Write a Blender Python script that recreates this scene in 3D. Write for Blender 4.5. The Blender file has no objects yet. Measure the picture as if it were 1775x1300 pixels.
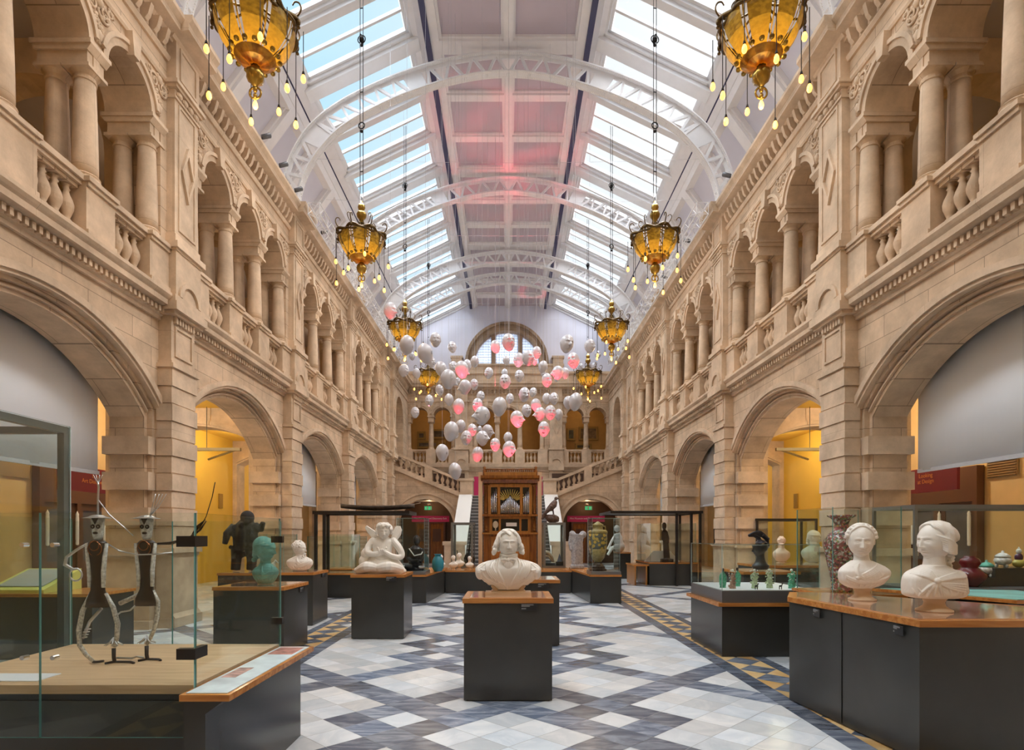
import bpy, bmesh, math, random
from mathutils import Vector, Matrix, noise, Euler
random.seed(7)
PI = math.pi
scn = bpy.context.scene
COL = scn.collection

# ---------------------------------------------------------------- camera
cam_d = bpy.data.cameras.new('camera'); cam = bpy.data.objects.new('camera', cam_d); COL.objects.link(cam)
cam.location = (0, 0, 1.6); cam.rotation_euler = (PI/2, 0, 0)
FPX, CX0, CY0 = 980.0, 881.0, 926.0
cam_d.sensor_width = 36; cam_d.lens = 36*FPX/1775
cam_d.shift_x = (887.5-CX0)/1775; cam_d.shift_y = (CY0-650)/1775
cam_d.clip_start = 0.05; cam_d.clip_end = 400
scn.camera = cam
# ---------------------------------------------------------------- exposure
vs = scn.view_settings
vs.view_transform = 'Standard'; vs.look = 'None'; vs.gamma = 1; vs.use_curve_mapping = False
vs.exposure = 0.28
scn.cycles.use_denoising = True
scn.cycles.max_bounces = 9; scn.cycles.diffuse_bounces = 4; scn.cycles.glossy_bounces = 4
scn.cycles.transparent_max_bounces = 24; scn.cycles.transmission_bounces = 4
scn.cycles.caustics_reflective = False; scn.cycles.caustics_refractive = False
scn.cycles.sample_clamp_indirect = 4.0; scn.cycles.use_adaptive_sampling = True
# ---------------------------------------------------------------- world: bright sky, blue to the left, white haze to the right
w = bpy.data.worlds.new('sky'); scn.world = w; w.use_nodes = True
nt = w.node_tree; nt.nodes.clear()
def N(tree, t, **kw):
    n = tree.nodes.new(t)
    for k, v in kw.items():
        if k in n.bl_rna.properties: setattr(n, k, v)
        else: n.inputs[k].default_value = v
    return n
tc = N(nt, 'ShaderNodeTexCoord'); sx = N(nt, 'ShaderNodeSeparateXYZ'); nt.links.new(tc.outputs['Generated'], sx.inputs[0])
mr = N(nt, 'ShaderNodeMapRange'); nt.links.new(sx.outputs['X'], mr.inputs['Value'])
mr.inputs['From Min'].default_value = -0.45; mr.inputs['From Max'].default_value = 0.25
nz = N(nt, 'ShaderNodeTexNoise'); nt.links.new(tc.outputs['Generated'], nz.inputs['Vector']); nz.inputs['Scale'].default_value = 3.0
ad = N(nt, 'ShaderNodeMath', operation='MULTIPLY_ADD'); nt.links.new(nz.outputs['Fac'], ad.inputs[0]); ad.inputs[1].default_value = 0.5
sb = N(nt, 'ShaderNodeMath', operation='SUBTRACT'); nt.links.new(mr.outputs['Result'], sb.inputs[0]); sb.inputs[1].default_value = 0.25
nt.links.new(sb.outputs[0], ad.inputs[2])
cr = N(nt, 'ShaderNodeValToRGB'); nt.links.new(ad.outputs[0], cr.inputs['Fac'])
cr.color_ramp.elements[0].color = (0.38, 0.76, 1.0, 1); cr.color_ramp.elements[1].color = (1.0, 1.0, 1.0, 1)
bg = N(nt, 'ShaderNodeBackground'); bg.inputs['Strength'].default_value = 0.9; nt.links.new(cr.outputs['Color'], bg.inputs['Color'])
wo = N(nt, 'ShaderNodeOutputWorld'); nt.links.new(bg.outputs[0], wo.inputs['Surface'])
# ---------------------------------------------------------------- daylight through the rooflights
def lamp(name, kind, loc, energy, color=(1, 1, 1), rot=None, **kw):
    d = bpy.data.lights.new(name, kind); d.energy = energy; d.color = color
    for k, v in kw.items(): setattr(d, k, v)
    o = bpy.data.objects.new(name, d); o.location = loc; COL.objects.link(o)
    if rot: o.rotation_euler = rot
    return o
lamp('overcast_sky_light', 'SUN', (0, 15, 30), 9.0, (0.97, 0.98, 1.0), (0, 0, 0), angle=math.radians(110))
lamp('sky_light_from_left', 'SUN', (-10, 15, 30), 7.0, (0.86, 0.95, 1.0), (0, math.radians(-38), 0), angle=math.radians(60))
lamp('sky_light_from_right', 'SUN', (10, 15, 30), 7.0, (1.0, 0.98, 0.95), (0, math.radians(38), 0), angle=math.radians(60))

# ---------------------------------------------------------------- materials
def mk(name):
    m = bpy.data.materials.new(name); m.use_nodes = True
    t = m.node_tree; b = t.nodes['Principled BSDF']
    return m, t, b
def simple(name, col, rough=0.6, metal=0.0, var=0.0, vscale=4.0, bump=0.0, bscale=40.0, emit=None, es=0.0, coat=0.0):
    m, t, b = mk(name)
    b.inputs['Roughness'].default_value = rough; b.inputs['Metallic'].default_value = metal
    b.inputs['Base Color'].default_value = (*col, 1); b.inputs['Coat Weight'].default_value = coat
    b.inputs['Coat Roughness'].default_value = 0.08
    if var:
        tcn = t.nodes.new('ShaderNodeTexCoord'); n = t.nodes.new('ShaderNodeTexNoise'); n.inputs['Scale'].default_value = vscale; n.inputs['Detail'].default_value = 5
        t.links.new(tcn.outputs['Object'], n.inputs['Vector'])
        r = t.nodes.new('ShaderNodeValToRGB'); t.links.new(n.outputs['Fac'], r.inputs['Fac'])
        r.color_ramp.elements[0].position = 0.3; r.color_ramp.elements[1].position = 0.7
        r.color_ramp.elements[0].color = (*[c*(1-var) for c in col], 1); r.color_ramp.elements[1].color = (*[min(1, c*(1+var)) for c in col], 1)
        t.links.new(r.outputs['Color'], b.inputs['Base Color'])
    if bump:
        tcn = t.nodes.new('ShaderNodeTexCoord'); n = t.nodes.new('ShaderNodeTexNoise'); n.inputs['Scale'].default_value = bscale; n.inputs['Detail'].default_value = 6
        t.links.new(tcn.outputs['Object'], n.inputs['Vector'])
        bp = t.nodes.new('ShaderNodeBump'); bp.inputs['Strength'].default_value = bump; bp.inputs['Distance'].default_value = 0.01
        t.links.new(n.outputs['Fac'], bp.inputs['Height']); t.links.new(bp.outputs[0], b.inputs['Normal'])
    if emit:
        b.inputs['Emission Color'].default_value = (*emit, 1); b.inputs['Emission Strength'].default_value = es
    return m
def stone_mat(name, c1, c2, mortar, bw=0.95, rh=0.34, joint=0.006):
    m, t, b = mk(name); L = t.links.new
    g = t.nodes.new('ShaderNodeNewGeometry'); sp = t.nodes.new('ShaderNodeSeparateXYZ'); L(g.outputs['Position'], sp.inputs[0])
    sn = t.nodes.new('ShaderNodeSeparateXYZ'); L(g.outputs['True Normal'], sn.inputs[0])
    ab = N(t, 'ShaderNodeMath', operation='ABSOLUTE'); L(sn.outputs['X'], ab.inputs[0])
    gt = N(t, 'ShaderNodeMath', operation='GREATER_THAN'); L(ab.outputs[0], gt.inputs[0]); gt.inputs[1].default_value = 0.5
    mx = t.nodes.new('ShaderNodeMix'); mx.data_type = 'FLOAT'; L(gt.outputs[0], mx.inputs[0]); L(sp.outputs['X'], mx.inputs[2]); L(sp.outputs['Y'], mx.inputs[3])
    cb = t.nodes.new('ShaderNodeCombineXYZ'); L(mx.outputs[0], cb.inputs['X']); L(sp.outputs['Z'], cb.inputs['Y'])
    br = t.nodes.new('ShaderNodeTexBrick'); L(cb.outputs[0], br.inputs['Vector'])
    br.inputs['Scale'].default_value = 1; br.inputs['Brick Width'].default_value = bw; br.inputs['Row Height'].default_value = rh
    br.inputs['Mortar Size'].default_value = joint; br.inputs['Mortar Smooth'].default_value = 0.3
    br.inputs['Color1'].default_value = (*c1, 1); br.inputs['Color2'].default_value = (*c2, 1); br.inputs['Mortar'].default_value = (*mortar, 1)
    n = t.nodes.new('ShaderNodeTexNoise'); n.inputs['Scale'].default_value = 1.6; n.inputs['Detail'].default_value = 8; n.inputs['Roughness'].default_value = 0.65
    L(g.outputs['Position'], n.inputs['Vector'])
    rp = t.nodes.new('ShaderNodeValToRGB'); L(n.outputs['Fac'], rp.inputs['Fac'])
    rp.color_ramp.elements[0].position = 0.32; rp.color_ramp.elements[0].color = (0.70, 0.68, 0.66, 1)
    rp.color_ramp.elements[1].position = 0.66; rp.color_ramp.elements[1].color = (1.14, 1.12, 1.10, 1)
    mu = t.nodes.new('ShaderNodeMix'); mu.data_type = 'RGBA'; mu.blend_type = 'MULTIPLY'; mu.inputs[0].default_value = 1
    L(br.outputs['Color'], mu.inputs[6]); L(rp.outputs['Color'], mu.inputs[7]); L(mu.outputs[2], b.inputs['Base Color'])
    b.inputs['Roughness'].default_value = 0.82
    n2 = t.nodes.new('ShaderNodeTexNoise'); n2.inputs['Scale'].default_value = 30; n2.inputs['Detail'].default_value = 6; L(g.outputs['Position'], n2.inputs['Vector'])
    bp = t.nodes.new('ShaderNodeBump'); bp.inputs['Strength'].default_value = 0.25; bp.inputs['Distance'].default_value = 0.01; L(n2.outputs['Fac'], bp.inputs['Height']); L(bp.outputs[0], b.inputs['Normal'])
    return m
STONE = stone_mat('sandstone_ashlar', (0.66, 0.50, 0.35), (0.57, 0.425, 0.295), (0.30, 0.22, 0.15))
PLAIN = stone_mat('dressed_sandstone', (0.67, 0.52, 0.375), (0.61, 0.46, 0.325), (0.48, 0.36, 0.25), bw=2.3, rh=1.7, joint=0.004)
def marble(name, c1, c2, scale=2.2, rough=0.22, lo=0.42, hi=0.62, stretch=(1, 1, 1)):
    m, t, b = mk(name); L = t.links.new
    g = t.nodes.new('ShaderNodeNewGeometry'); mp = t.nodes.new('ShaderNodeMapping'); mp.inputs['Scale'].default_value = stretch; mp.inputs['Rotation'].default_value = (0, 0, 0.5)
    L(g.outputs['Position'], mp.inputs['Vector'])
    at = t.nodes.new('ShaderNodeAttribute'); at.attribute_name = 'tint'
    ad = t.nodes.new('ShaderNodeVectorMath'); ad.operation = 'MULTIPLY_ADD'; L(at.outputs['Color'], ad.inputs[0]); ad.inputs[1].default_value = (13, 13, 13); L(mp.outputs[0], ad.inputs[2])
    n = t.nodes.new('ShaderNodeTexNoise'); n.inputs['Scale'].default_value = scale; n.inputs['Detail'].default_value = 9; n.inputs['Roughness'].default_value = 0.62; n.inputs['Distortion'].default_value = 1.4
    L(ad.outputs[0], n.inputs['Vector'])
    rp = t.nodes.new('ShaderNodeValToRGB'); L(n.outputs['Fac'], rp.inputs['Fac'])
    rp.color_ramp.elements[0].position = lo; rp.color_ramp.elements[0].color = (*c1, 1)
    rp.color_ramp.elements[1].position = hi; rp.color_ramp.elements[1].color = (*c2, 1)
    mu = t.nodes.new('ShaderNodeMix'); mu.data_type = 'RGBA'; mu.blend_type = 'MULTIPLY'; mu.inputs[0].default_value = 1
    L(rp.outputs['Color'], mu.inputs[6]); L(at.outputs['Color'], mu.inputs[7]); L(mu.outputs[2], b.inputs['Base Color'])
    b.inputs['Roughness'].default_value = rough
    return m
WTILE = marble('white_marble_tile', (0.72, 0.78, 0.83), (0.86, 0.90, 0.93), 2.5, 0.25)
DTILE = marble('blue_grey_marble_tile', (0.12, 0.155, 0.225), (0.52, 0.58, 0.68), 3.5, 0.22, 0.42, 0.80, (0.5, 2.0, 1))
YTILE = marble('ochre_marble_tile', (0.68, 0.43, 0.16), (0.80, 0.60, 0.32), 2.5, 0.28)
GROUT = simple('floor_grout', (0.26, 0.27, 0.27), 0.6)
WHITEP = simple('white_painted_steel', (0.74, 0.74, 0.76), 0.45, var=0.03)
CREAMP = simple('white_plaster_moulding', (0.76, 0.74, 0.75), 0.55, var=0.03)
LAV = simple('pale_lavender_plaster', (0.64, 0.64, 0.74), 0.7, var=0.04, vscale=1)
PINKP = simple('pale_mauve_ceiling_panel', (0.50, 0.44, 0.50), 0.7, var=0.04, vscale=1)
NAVY = simple('indigo_painted_beam', (0.035, 0.035, 0.10), 0.5)
YELLOW = simple('yellow_painted_wall', (0.80, 0.50, 0.07), 0.7, var=0.05, vscale=0.8)
CREAMW = simple('buff_painted_wall', (0.66, 0.44, 0.20), 0.7, var=0.04)
BROWNW = simple('gallery_wall_paint', (0.50, 0.33, 0.15), 0.7, var=0.1, vscale=1)
GCEIL = simple('gallery_ceiling_plaster', (0.50, 0.46, 0.50), 0.7, var=0.05, vscale=2)
BLIND = simple('grey_fabric_blind', (0.88, 0.91, 0.96), 0.85, bump=0.1, bscale=300)
DARKP = simple('dark_grey_plinth_laminate', (0.045, 0.045, 0.042), 0.25, var=0.15, vscale=1.5)
def wood(name, c1, c2, rough=0.3, scale=(1, 12, 12)):
    m, t, b = mk(name); L = t.links.new
    tcn = t.nodes.new('ShaderNodeTexCoord'); mp = t.nodes.new('ShaderNodeMapping'); mp.inputs['Scale'].default_value = scale; L(tcn.outputs['Object'], mp.inputs['Vector'])
    n = t.nodes.new('ShaderNodeTexNoise'); n.inputs['Scale'].default_value = 2.0; n.inputs['Detail'].default_value = 6; n.inputs['Distortion'].default_value = 0.6; L(mp.outputs[0], n.inputs['Vector'])
    rp = t.nodes.new('ShaderNodeValToRGB'); L(n.outputs['Fac'], rp.inputs['Fac'])
    rp.color_ramp.elements[0].position = 0.35; rp.color_ramp.elements[0].color = (*c1, 1); rp.color_ramp.elements[1].position = 0.65; rp.color_ramp.elements[1].color = (*c2, 1)
    L(rp.outputs['Color'], b.inputs['Base Color']); b.inputs['Roughness'].default_value = rough
    return m
WOOD = wood('varnished_cherry_wood', (0.42, 0.15, 0.035), (0.60, 0.26, 0.07), 0.18)
OAK = wood('pale_oak_board', (0.60, 0.39, 0.22), (0.76, 0.53, 0.32), 0.35)
ORGANW = wood('polished_mahogany', (0.17, 0.055, 0.012), (0.30, 0.11, 0.02), 0.25, (10, 10, 1))
ORGANL = wood('golden_oak', (0.29, 0.115, 0.022), (0.43, 0.185, 0.038), 0.28, (10, 10, 1))
PALEW = wood('pale_birch_edge', (0.62, 0.42, 0.26), (0.72, 0.52, 0.34), 0.4, (10, 10, 1))
BRASS = simple('antique_brass', (0.30, 0.19, 0.04), 0.28, 0.9, var=0.3, vscale=9)
DBRASS = simple('dark_bronze_rim', (0.10, 0.06, 0.02), 0.35, 0.8)
IRON = simple('black_iron', (0.02, 0.018, 0.018), 0.4, 0.6)
STEELG = simple('grey_painted_steel_frame', (0.20, 0.20, 0.19), 0.35, 0.4)
BLACKF = simple('black_steel_frame', (0.022, 0.019, 0.018), 0.4, 0.3)
CHROME = simple('polished_steel_fitting', (0.7, 0.7, 0.7), 0.15, 1.0)
TIN = simple('galvanised_pipe', (0.60, 0.61, 0.62), 0.3, 0.9)
MARB = simple('white_marble_sculpture', (0.80, 0.76, 0.69), 0.42, var=0.05, vscale=7, bump=0.12, bscale=60)
MARBB = simple('aged_marble_socle', (0.62, 0.46, 0.30), 0.45, var=0.12, vscale=5)
HEADM = simple('white_resin_head', (0.56, 0.54, 0.57), 0.3, coat=0.3)
WIRE = simple('suspension_wire', (0.55, 0.55, 0.58), 0.4, 0.5)
def glass_mat(name, tint, ior=1.3, rough=0.02):
    m = bpy.data.materials.new(name); m.use_nodes = True; t = m.node_tree; t.nodes.clear(); L = t.links.new
    tr = N(t, 'ShaderNodeBsdfTransparent'); tr.inputs['Color'].default_value = (*tint, 1)
    gl = N(t, 'ShaderNodeBsdfGlossy'); gl.inputs['Roughness'].default_value = rough
    fr = N(t, 'ShaderNodeFresnel'); gg = N(t, 'ShaderNodeNewGeometry'); mi = N(t, 'ShaderNodeMix'); mi.data_type = 'FLOAT'
    L(gg.outputs['Backfacing'], mi.inputs[0]); mi.inputs[2].default_value = ior; mi.inputs[3].default_value = 1/ior; L(mi.outputs[0], fr.inputs['IOR'])
    mx = N(t, 'ShaderNodeMixShader'); L(fr.outputs[0], mx.inputs[0]); L(tr.outputs[0], mx.inputs[1]); L(gl.outputs[0], mx.inputs[2])
    o = N(t, 'ShaderNodeOutputMaterial'); L(mx.outputs[0], o.inputs['Surface'])
    return m
GLASS = glass_mat('clear_case_glass', (0.95, 0.985, 0.975), 1.35)
GGLASS = glass_mat('greenish_case_glass', (0.93, 0.965, 0.955), 1.33)
ROOFG = glass_mat('rooflight_glass', (0.97, 0.98, 0.99), 1.15)
GEDGE = simple('glass_edge', (0.14, 0.36, 0.34), 0.15, 0.0)
LEDGE = simple('pale_glass_edge', (0.50, 0.62, 0.60), 0.15)

# ---------------------------------------------------------------- mesh helpers
class M:
    def __init__(s): s.v = []; s.f = []; s.m = []; s.k = 0
    def add(s, vs, fs, mi=0):
        b = len(s.v); s.v += [tuple(v) for v in vs]; s.f += [tuple(b+i for i in f) for f in fs]; s.m += [mi]*len(fs); return s
    def box(s, x0, x1, y0, y1, z0, z1, mi=0):
        s.k += 1; e = (s.k % 9)*.00016; x0, x1, y0, y1, z0, z1 = min(x0, x1)-e, max(x0, x1)+e, min(y0, y1)-e, max(y0, y1)+e, min(z0, z1)-e, max(z0, z1)+e
        vs = [(x, y, z) for z in (z0, z1) for y in (y0, y1) for x in (x0, x1)]
        return s.add(vs, [(0, 2, 3, 1), (4, 5, 7, 6), (0, 1, 5, 4), (2, 6, 7, 3), (0, 4, 6, 2), (1, 3, 7, 5)], mi)
    def prism(s, poly, plane, a, b, mi=0):
        def P(p, q, d): return {'yz': (d, p, q), 'xz': (p, d, q), 'xy': (p, q, d)}[plane]
        s.k += 1; e = (s.k % 7)*.00019; a, b = min(a, b)-e, max(a, b)+e
        n = len(poly); vs = [P(p, q, a) for p, q in poly]+[P(p, q, b) for p, q in poly]
        fs = [tuple(range(n)), tuple(range(2*n-1, n-1, -1))]+[(i, i+n, (i+1) % n+n, (i+1) % n) for i in range(n)]
        return s.add(vs, fs, mi)
    def band(s, outer, inner, plane, a, b, mi=0):      # strip between two open polylines of equal length
        for i in range(len(outer)-1):
            s.prism([outer[i], outer[i+1], inner[i+1], inner[i]], plane, a, b, mi); s.k -= 1
        return s
    def lathe(s, prof, c=(0, 0, 0), n=16, mi=0, sx=1, sy=1, lobes=0, la=0, rot=0):
        vs = []; fs = []; k = len(prof)
        for i in range(n):
            a = 2*PI*i/n+rot; q = 1+(la*math.cos(lobes*a) if lobes else 0)
            for r, z in prof: vs.append((c[0]+r*q*math.cos(a)*sx, c[1]+r*q*math.sin(a)*sy, c[2]+z))
        for i in range(n):
            j = (i+1) % n
            for t in range(k-1): fs.append((i*k+t, j*k+t, j*k+t+1, i*k+t+1))
        if prof[0][0] > 1e-4: fs.append(tuple(i*k for i in range(n))[::-1])
        if prof[-1][0] > 1e-4: fs.append(tuple(i*k+k-1 for i in range(n)))
        return s.add(vs, fs, mi)
    def tube(s, pts, r, n=8, mi=0):
        pts = [Vector(p) for p in pts]; K = len(pts); rs = r if isinstance(r, (list, tuple)) else [r]*K
        vs = []; up = None
        for i, p in enumerate(pts):
            d = (pts[min(i+1, K-1)]-pts[max(i-1, 0)]).normalized()
            if up is None:
                up = Vector((0, 0, 1)) if abs(d.z) < 0.9 else Vector((1, 0, 0))
            u = d.cross(up).normalized(); up = u.cross(d).normalized()
            for j in range(n):
                a = 2*PI*j/n; vs.append(p+(u*math.cos(a)+up*math.sin(a))*rs[i])
        fs = [(i*n+j, i*n+(j+1) % n, (i+1)*n+(j+1) % n, (i+1)*n+j) for i in range(K-1) for j in range(n)]
        fs += [tuple(range(n))[::-1], tuple((K-1)*n+j for j in range(n))]
        return s.add(vs, fs, mi)
    def ell(s, c, r, rot=None, nu=16, nv=10, mi=0):
        R = Euler(rot).to_matrix() if rot else None
        if not isinstance(r, (list, tuple)): r = (r, r, r)
        vs = []
        for i in range(nv+1):
            t = PI*i/nv
            for j in range(nu):
                p = 2*PI*j/nu; v = Vector((r[0]*math.sin(t)*math.cos(p), r[1]*math.sin(t)*math.sin(p), r[2]*math.cos(t)))
                if R: v = R @ v
                vs.append((c[0]+v.x, c[1]+v.y, c[2]+v.z))
        fs = [(i*nu+j, (i+1)*nu+j, (i+1)*nu+(j+1) % nu, i*nu+(j+1) % nu) for i in range(nv) for j in range(nu)]
        return s.add(vs, fs, mi)
    def torus(s, c, R, r, axis='z', nu=24, nv=8, mi=0):
        pts = []
        for i in range(nu):
            a = 2*PI*i/nu; p = (R*math.cos(a), R*math.sin(a))
            for j in range(nv):
                b = 2*PI*j/nv; q = R+r*math.cos(b); x, y, z = q*math.cos(a), q*math.sin(a), r*math.sin(b)
                v = {'z': (x, y, z), 'y': (x, z, y), 'x': (z, x, y)}[axis]
                pts.append((c[0]+v[0], c[1]+v[1], c[2]+v[2]))
        fs = [(i*nv+j, ((i+1) % nu)*nv+j, ((i+1) % nu)*nv+(j+1) % nv, i*nv+(j+1) % nv) for i in range(nu) for j in range(nv)]
        return s.add(pts, fs, mi)
    def mx(s, sgn):
        if sgn < 0: s.v = [(-x, y, z) for x, y, z in s.v]
        return s
    def xf(s, mat):
        s.v = [tuple(mat @ Vector(v)) for v in s.v]; return s
    def mesh(s, name, mats, smooth=False, recalc=True, weld=False):
        me = bpy.data.meshes.new(name); me.from_pydata(s.v, [], s.f)
        for m in (mats if isinstance(mats, (list, tuple)) else [mats]): me.materials.append(m)
        me.polygons.foreach_set('material_index', s.m)
        if recalc:
            b = bmesh.new(); b.from_mesh(me)
            if weld: bmesh.ops.remove_doubles(b, verts=b.verts, dist=1e-5)
            bmesh.ops.recalc_face_normals(b, faces=b.faces); b.to_mesh(me); b.free()
        if smooth: me.polygons.foreach_set('use_smooth', [True]*len(me.polygons))
        me.update(); return me
    def obj(s, name, mats, parent=None, smooth=False, **kw):
        return mesh_obj(name, s.mesh(name, mats, smooth, **kw), parent)
def mesh_obj(name, me, parent=None, loc=None, rot=None):
    o = bpy.data.objects.new(name, me); COL.objects.link(o)
    if parent: o.parent = parent
    if loc: o.location = loc
    if rot: o.rotation_euler = rot
    return o
def tag(o, label, cat, group=None, kind=None):
    o['label'] = label; o['category'] = cat
    if group: o['group'] = group
    if kind: o['kind'] = kind
    return o
def empty(name, loc=(0, 0, 0), rz=0):
    o = bpy.data.objects.new(name, None); COL.objects.link(o); o.location = loc; o.rotation_euler = (0, 0, rz); o.empty_display_size = 0.1
    return o
def struct(o): o['kind'] = 'structure'; return o
def copy_tree(o, parent=None, loc=None, rz=None):
    c = o.copy(); COL.objects.link(c)
    if parent is not None: c.parent = parent
    if loc is not None: c.location = loc
    if rz is not None: c.rotation_euler.z = rz
    for ch in list(o.children): copy_tree(ch, c)
    return c
def arc(cx, cz, r, a0, a1, n): return [(cx+r*math.cos(math.radians(a0+(a1-a0)*i/n)), cz+r*math.sin(math.radians(a0+(a1-a0)*i/n))) for i in range(n+1)]
ORD = ['first', 'second', 'third', 'fourth', 'fifth', 'sixth', 'seventh', 'eighth', 'ninth', 'tenth', 'eleventh', 'twelfth', 'thirteenth', 'fourteenth', 'fifteenth', 'sixteenth', 'seventeenth', 'eighteenth', 'nineteenth', 'twentieth']
def onth(n):
    if n < 20: return ORD[n]
    return ['twenty', 'thirty', 'forty'][(n+1)//10-2]+('-'+ORD[(n+1) % 10-1] if (n+1) % 10 else 'ieth')
def at(px, py, Y): return Vector(((px-CX0)*Y/FPX, Y, 1.6-(py-CY0)*Y/FPX))
# ================================================================ ARCHITECTURE
B = 5.377; PW = 0.717
PN = [4.32+B*k for k in range(5)]        # near edges of the pilasters
YE = 33.0                                 # end wall
# ---- floor
def floor():
    V = []; F = []; MI = []; TI = []
    def quad(pts, mi, t):
        b = len(V); V.extend((x, y, 0.0) for x, y in pts); F.append(tuple(range(b, b+len(pts)))); MI.append(mi); TI.append(t)
    def clip(poly, x0, x1):
        for sgn, lim in ((1, x0), (-1, -x1)):
            out = []
            for i in range(len(poly)):
                a, b = poly[i], poly[(i+1) % len(poly)]; da = sgn*a[0]-lim; db = sgn*b[0]-lim
                if da >= 0: out.append(a)
                if (da >= 0) != (db >= 0):
                    t = da/(da-db); out.append((a[0]+(b[0]-a[0])*t, a[1]+(b[1]-a[1])*t))
            poly = out
            if len(poly) < 3: return None
        return poly
    hx, hy = 0.229, 0.2115; g = 0.0022; rnd = random.Random(3)
    y0 = 4.885; XI = 2.55
    def cell(X, Y0):
        for k in (-1, 0, 1):
            Y = ((Y0+4) % 16)-4+16*k
            for sx_ in (-1, 1):
                for cy_ in (0, -4):
                    dx, dy = X-4*sx_, Y-cy_; u, v = (dx-dy)//2, (dx+dy)//2
                    if u == 0 and v == 0: return 0
        for k in (-1, 0, 1):
            Y = ((Y0+4) % 16)-4+16*k
            for sx_ in (-1, 1):
                for cy_ in (0, -4):
                    dx, dy = X-4*sx_, Y-cy_; u, v = (dx-dy)//2, (dx+dy)//2
                    if abs(u) <= 1 and abs(v) <= 1: return 1
                x = X*sx_
                if -4 <= x <= 4 and Y == x+6: return 1
                if x <= -4 and (Y == -x-2 or Y == x+14): return 1
                if -4 <= x <= 1 and (Y == x+2 or Y == -x-6): return 1
        return 0
    zones = [(-XI, XI, 0), (3.33, 6.3, 1), (-6.3, -3.33, 1), (6.3, 10.2, 2), (-10.2, -6.3, 2)]
    for j in range(-16, 134):
        for i in range(-50, 51):
            if (i+j) % 2: continue
            cx = i*hx; cy = y0+j*hy
            if cy > YE or cy < -2: continue
            s = hx-g*1.4; t = hy-g*1.4; h = hx
            sq = [(cx-s, cy), (cx, cy-t), (cx+s, cy), (cx, cy+t)]
            pass
            for x0, x1, z in zones:
                if cx+h < x0 or cx-h > x1: continue
                p = clip(sq, x0, x1)
                if p:
                    c = cell(i, j) if z < 2 else 0
                    q = rnd.uniform(0.74, 1.0) if c == 0 else rnd.uniform(0.55, 1.25)
                    wq = rnd.uniform(-0.03, 0.05)
                    quad(p, c, (q*(1+wq), q, q*(1-wq)))
    for s in (-1, 1):
        for x0, x1 in ((2.55, 2.745), (3.18, 3.33)):
            y = -2.0
            while y < YE:
                l = rnd.uniform(0.5, 0.8); q = rnd.uniform(0.45, 0.8)
                p = [(s*x0, y), (s*(x1-0.002), y), (s*(x1-0.002), y+l-0.004), (s*x0, y+l-0.004)]; quad(p if s > 0 else p[::-1], 1, (q, q, q)); y += l
        k = 0; H = 0.2175; y = -2.0; xm = 2.9625
        while y < YE:
            q = rnd.uniform(0.5, 0.9); e = 0.002
            p = [(s*(xm-H+e), y), (s*xm, y-H+e), (s*(xm+H-e), y), (s*xm, y+H-e)]; quad(p if s > 0 else p[::-1], 1, (q, q, q))
            for dx in (-1, 1):
                q = rnd.uniform(0.8, 1.08); r = rnd.uniform(-0.05, 0.02)
                p = [(s*(xm+dx*H), y+e*2), (s*(xm+dx*e), y+H), (s*(xm+dx*H), y+2*H-e*2)]
                if dx*s < 0: p = p[::-1]
                quad(p, 2 if rnd.random() > 0.06 else 0, (q, q*(1+r), q*(1+2*r)))
            y += 2*H
    me = bpy.data.meshes.new('floor'); me.from_pydata(V, [], F)
    for m in (WTILE, DTILE, YTILE): me.materials.append(m)
    me.polygons.foreach_set('material_index', MI)
    ca = me.color_attributes.new('tint', 'FLOAT_COLOR', 'CORNER'); buf = []
    for f, t in zip(F, TI): buf += [t[0], t[1], t[2], 1.0]*len(f)
    ca.data.foreach_set('color', buf)
    b = bmesh.new(); b.from_mesh(me)
    for f in b.faces:
        if f.normal.z < 0: f.normal_flip()
    b.to_mesh(me); b.free()
    return me
fl = struct(mesh_obj('floor', floor()))
M().box(-10.5, 10.5, -2.2, YE+4, -0.3, -0.002).obj('grout_bed', GROUT, fl)

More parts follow.
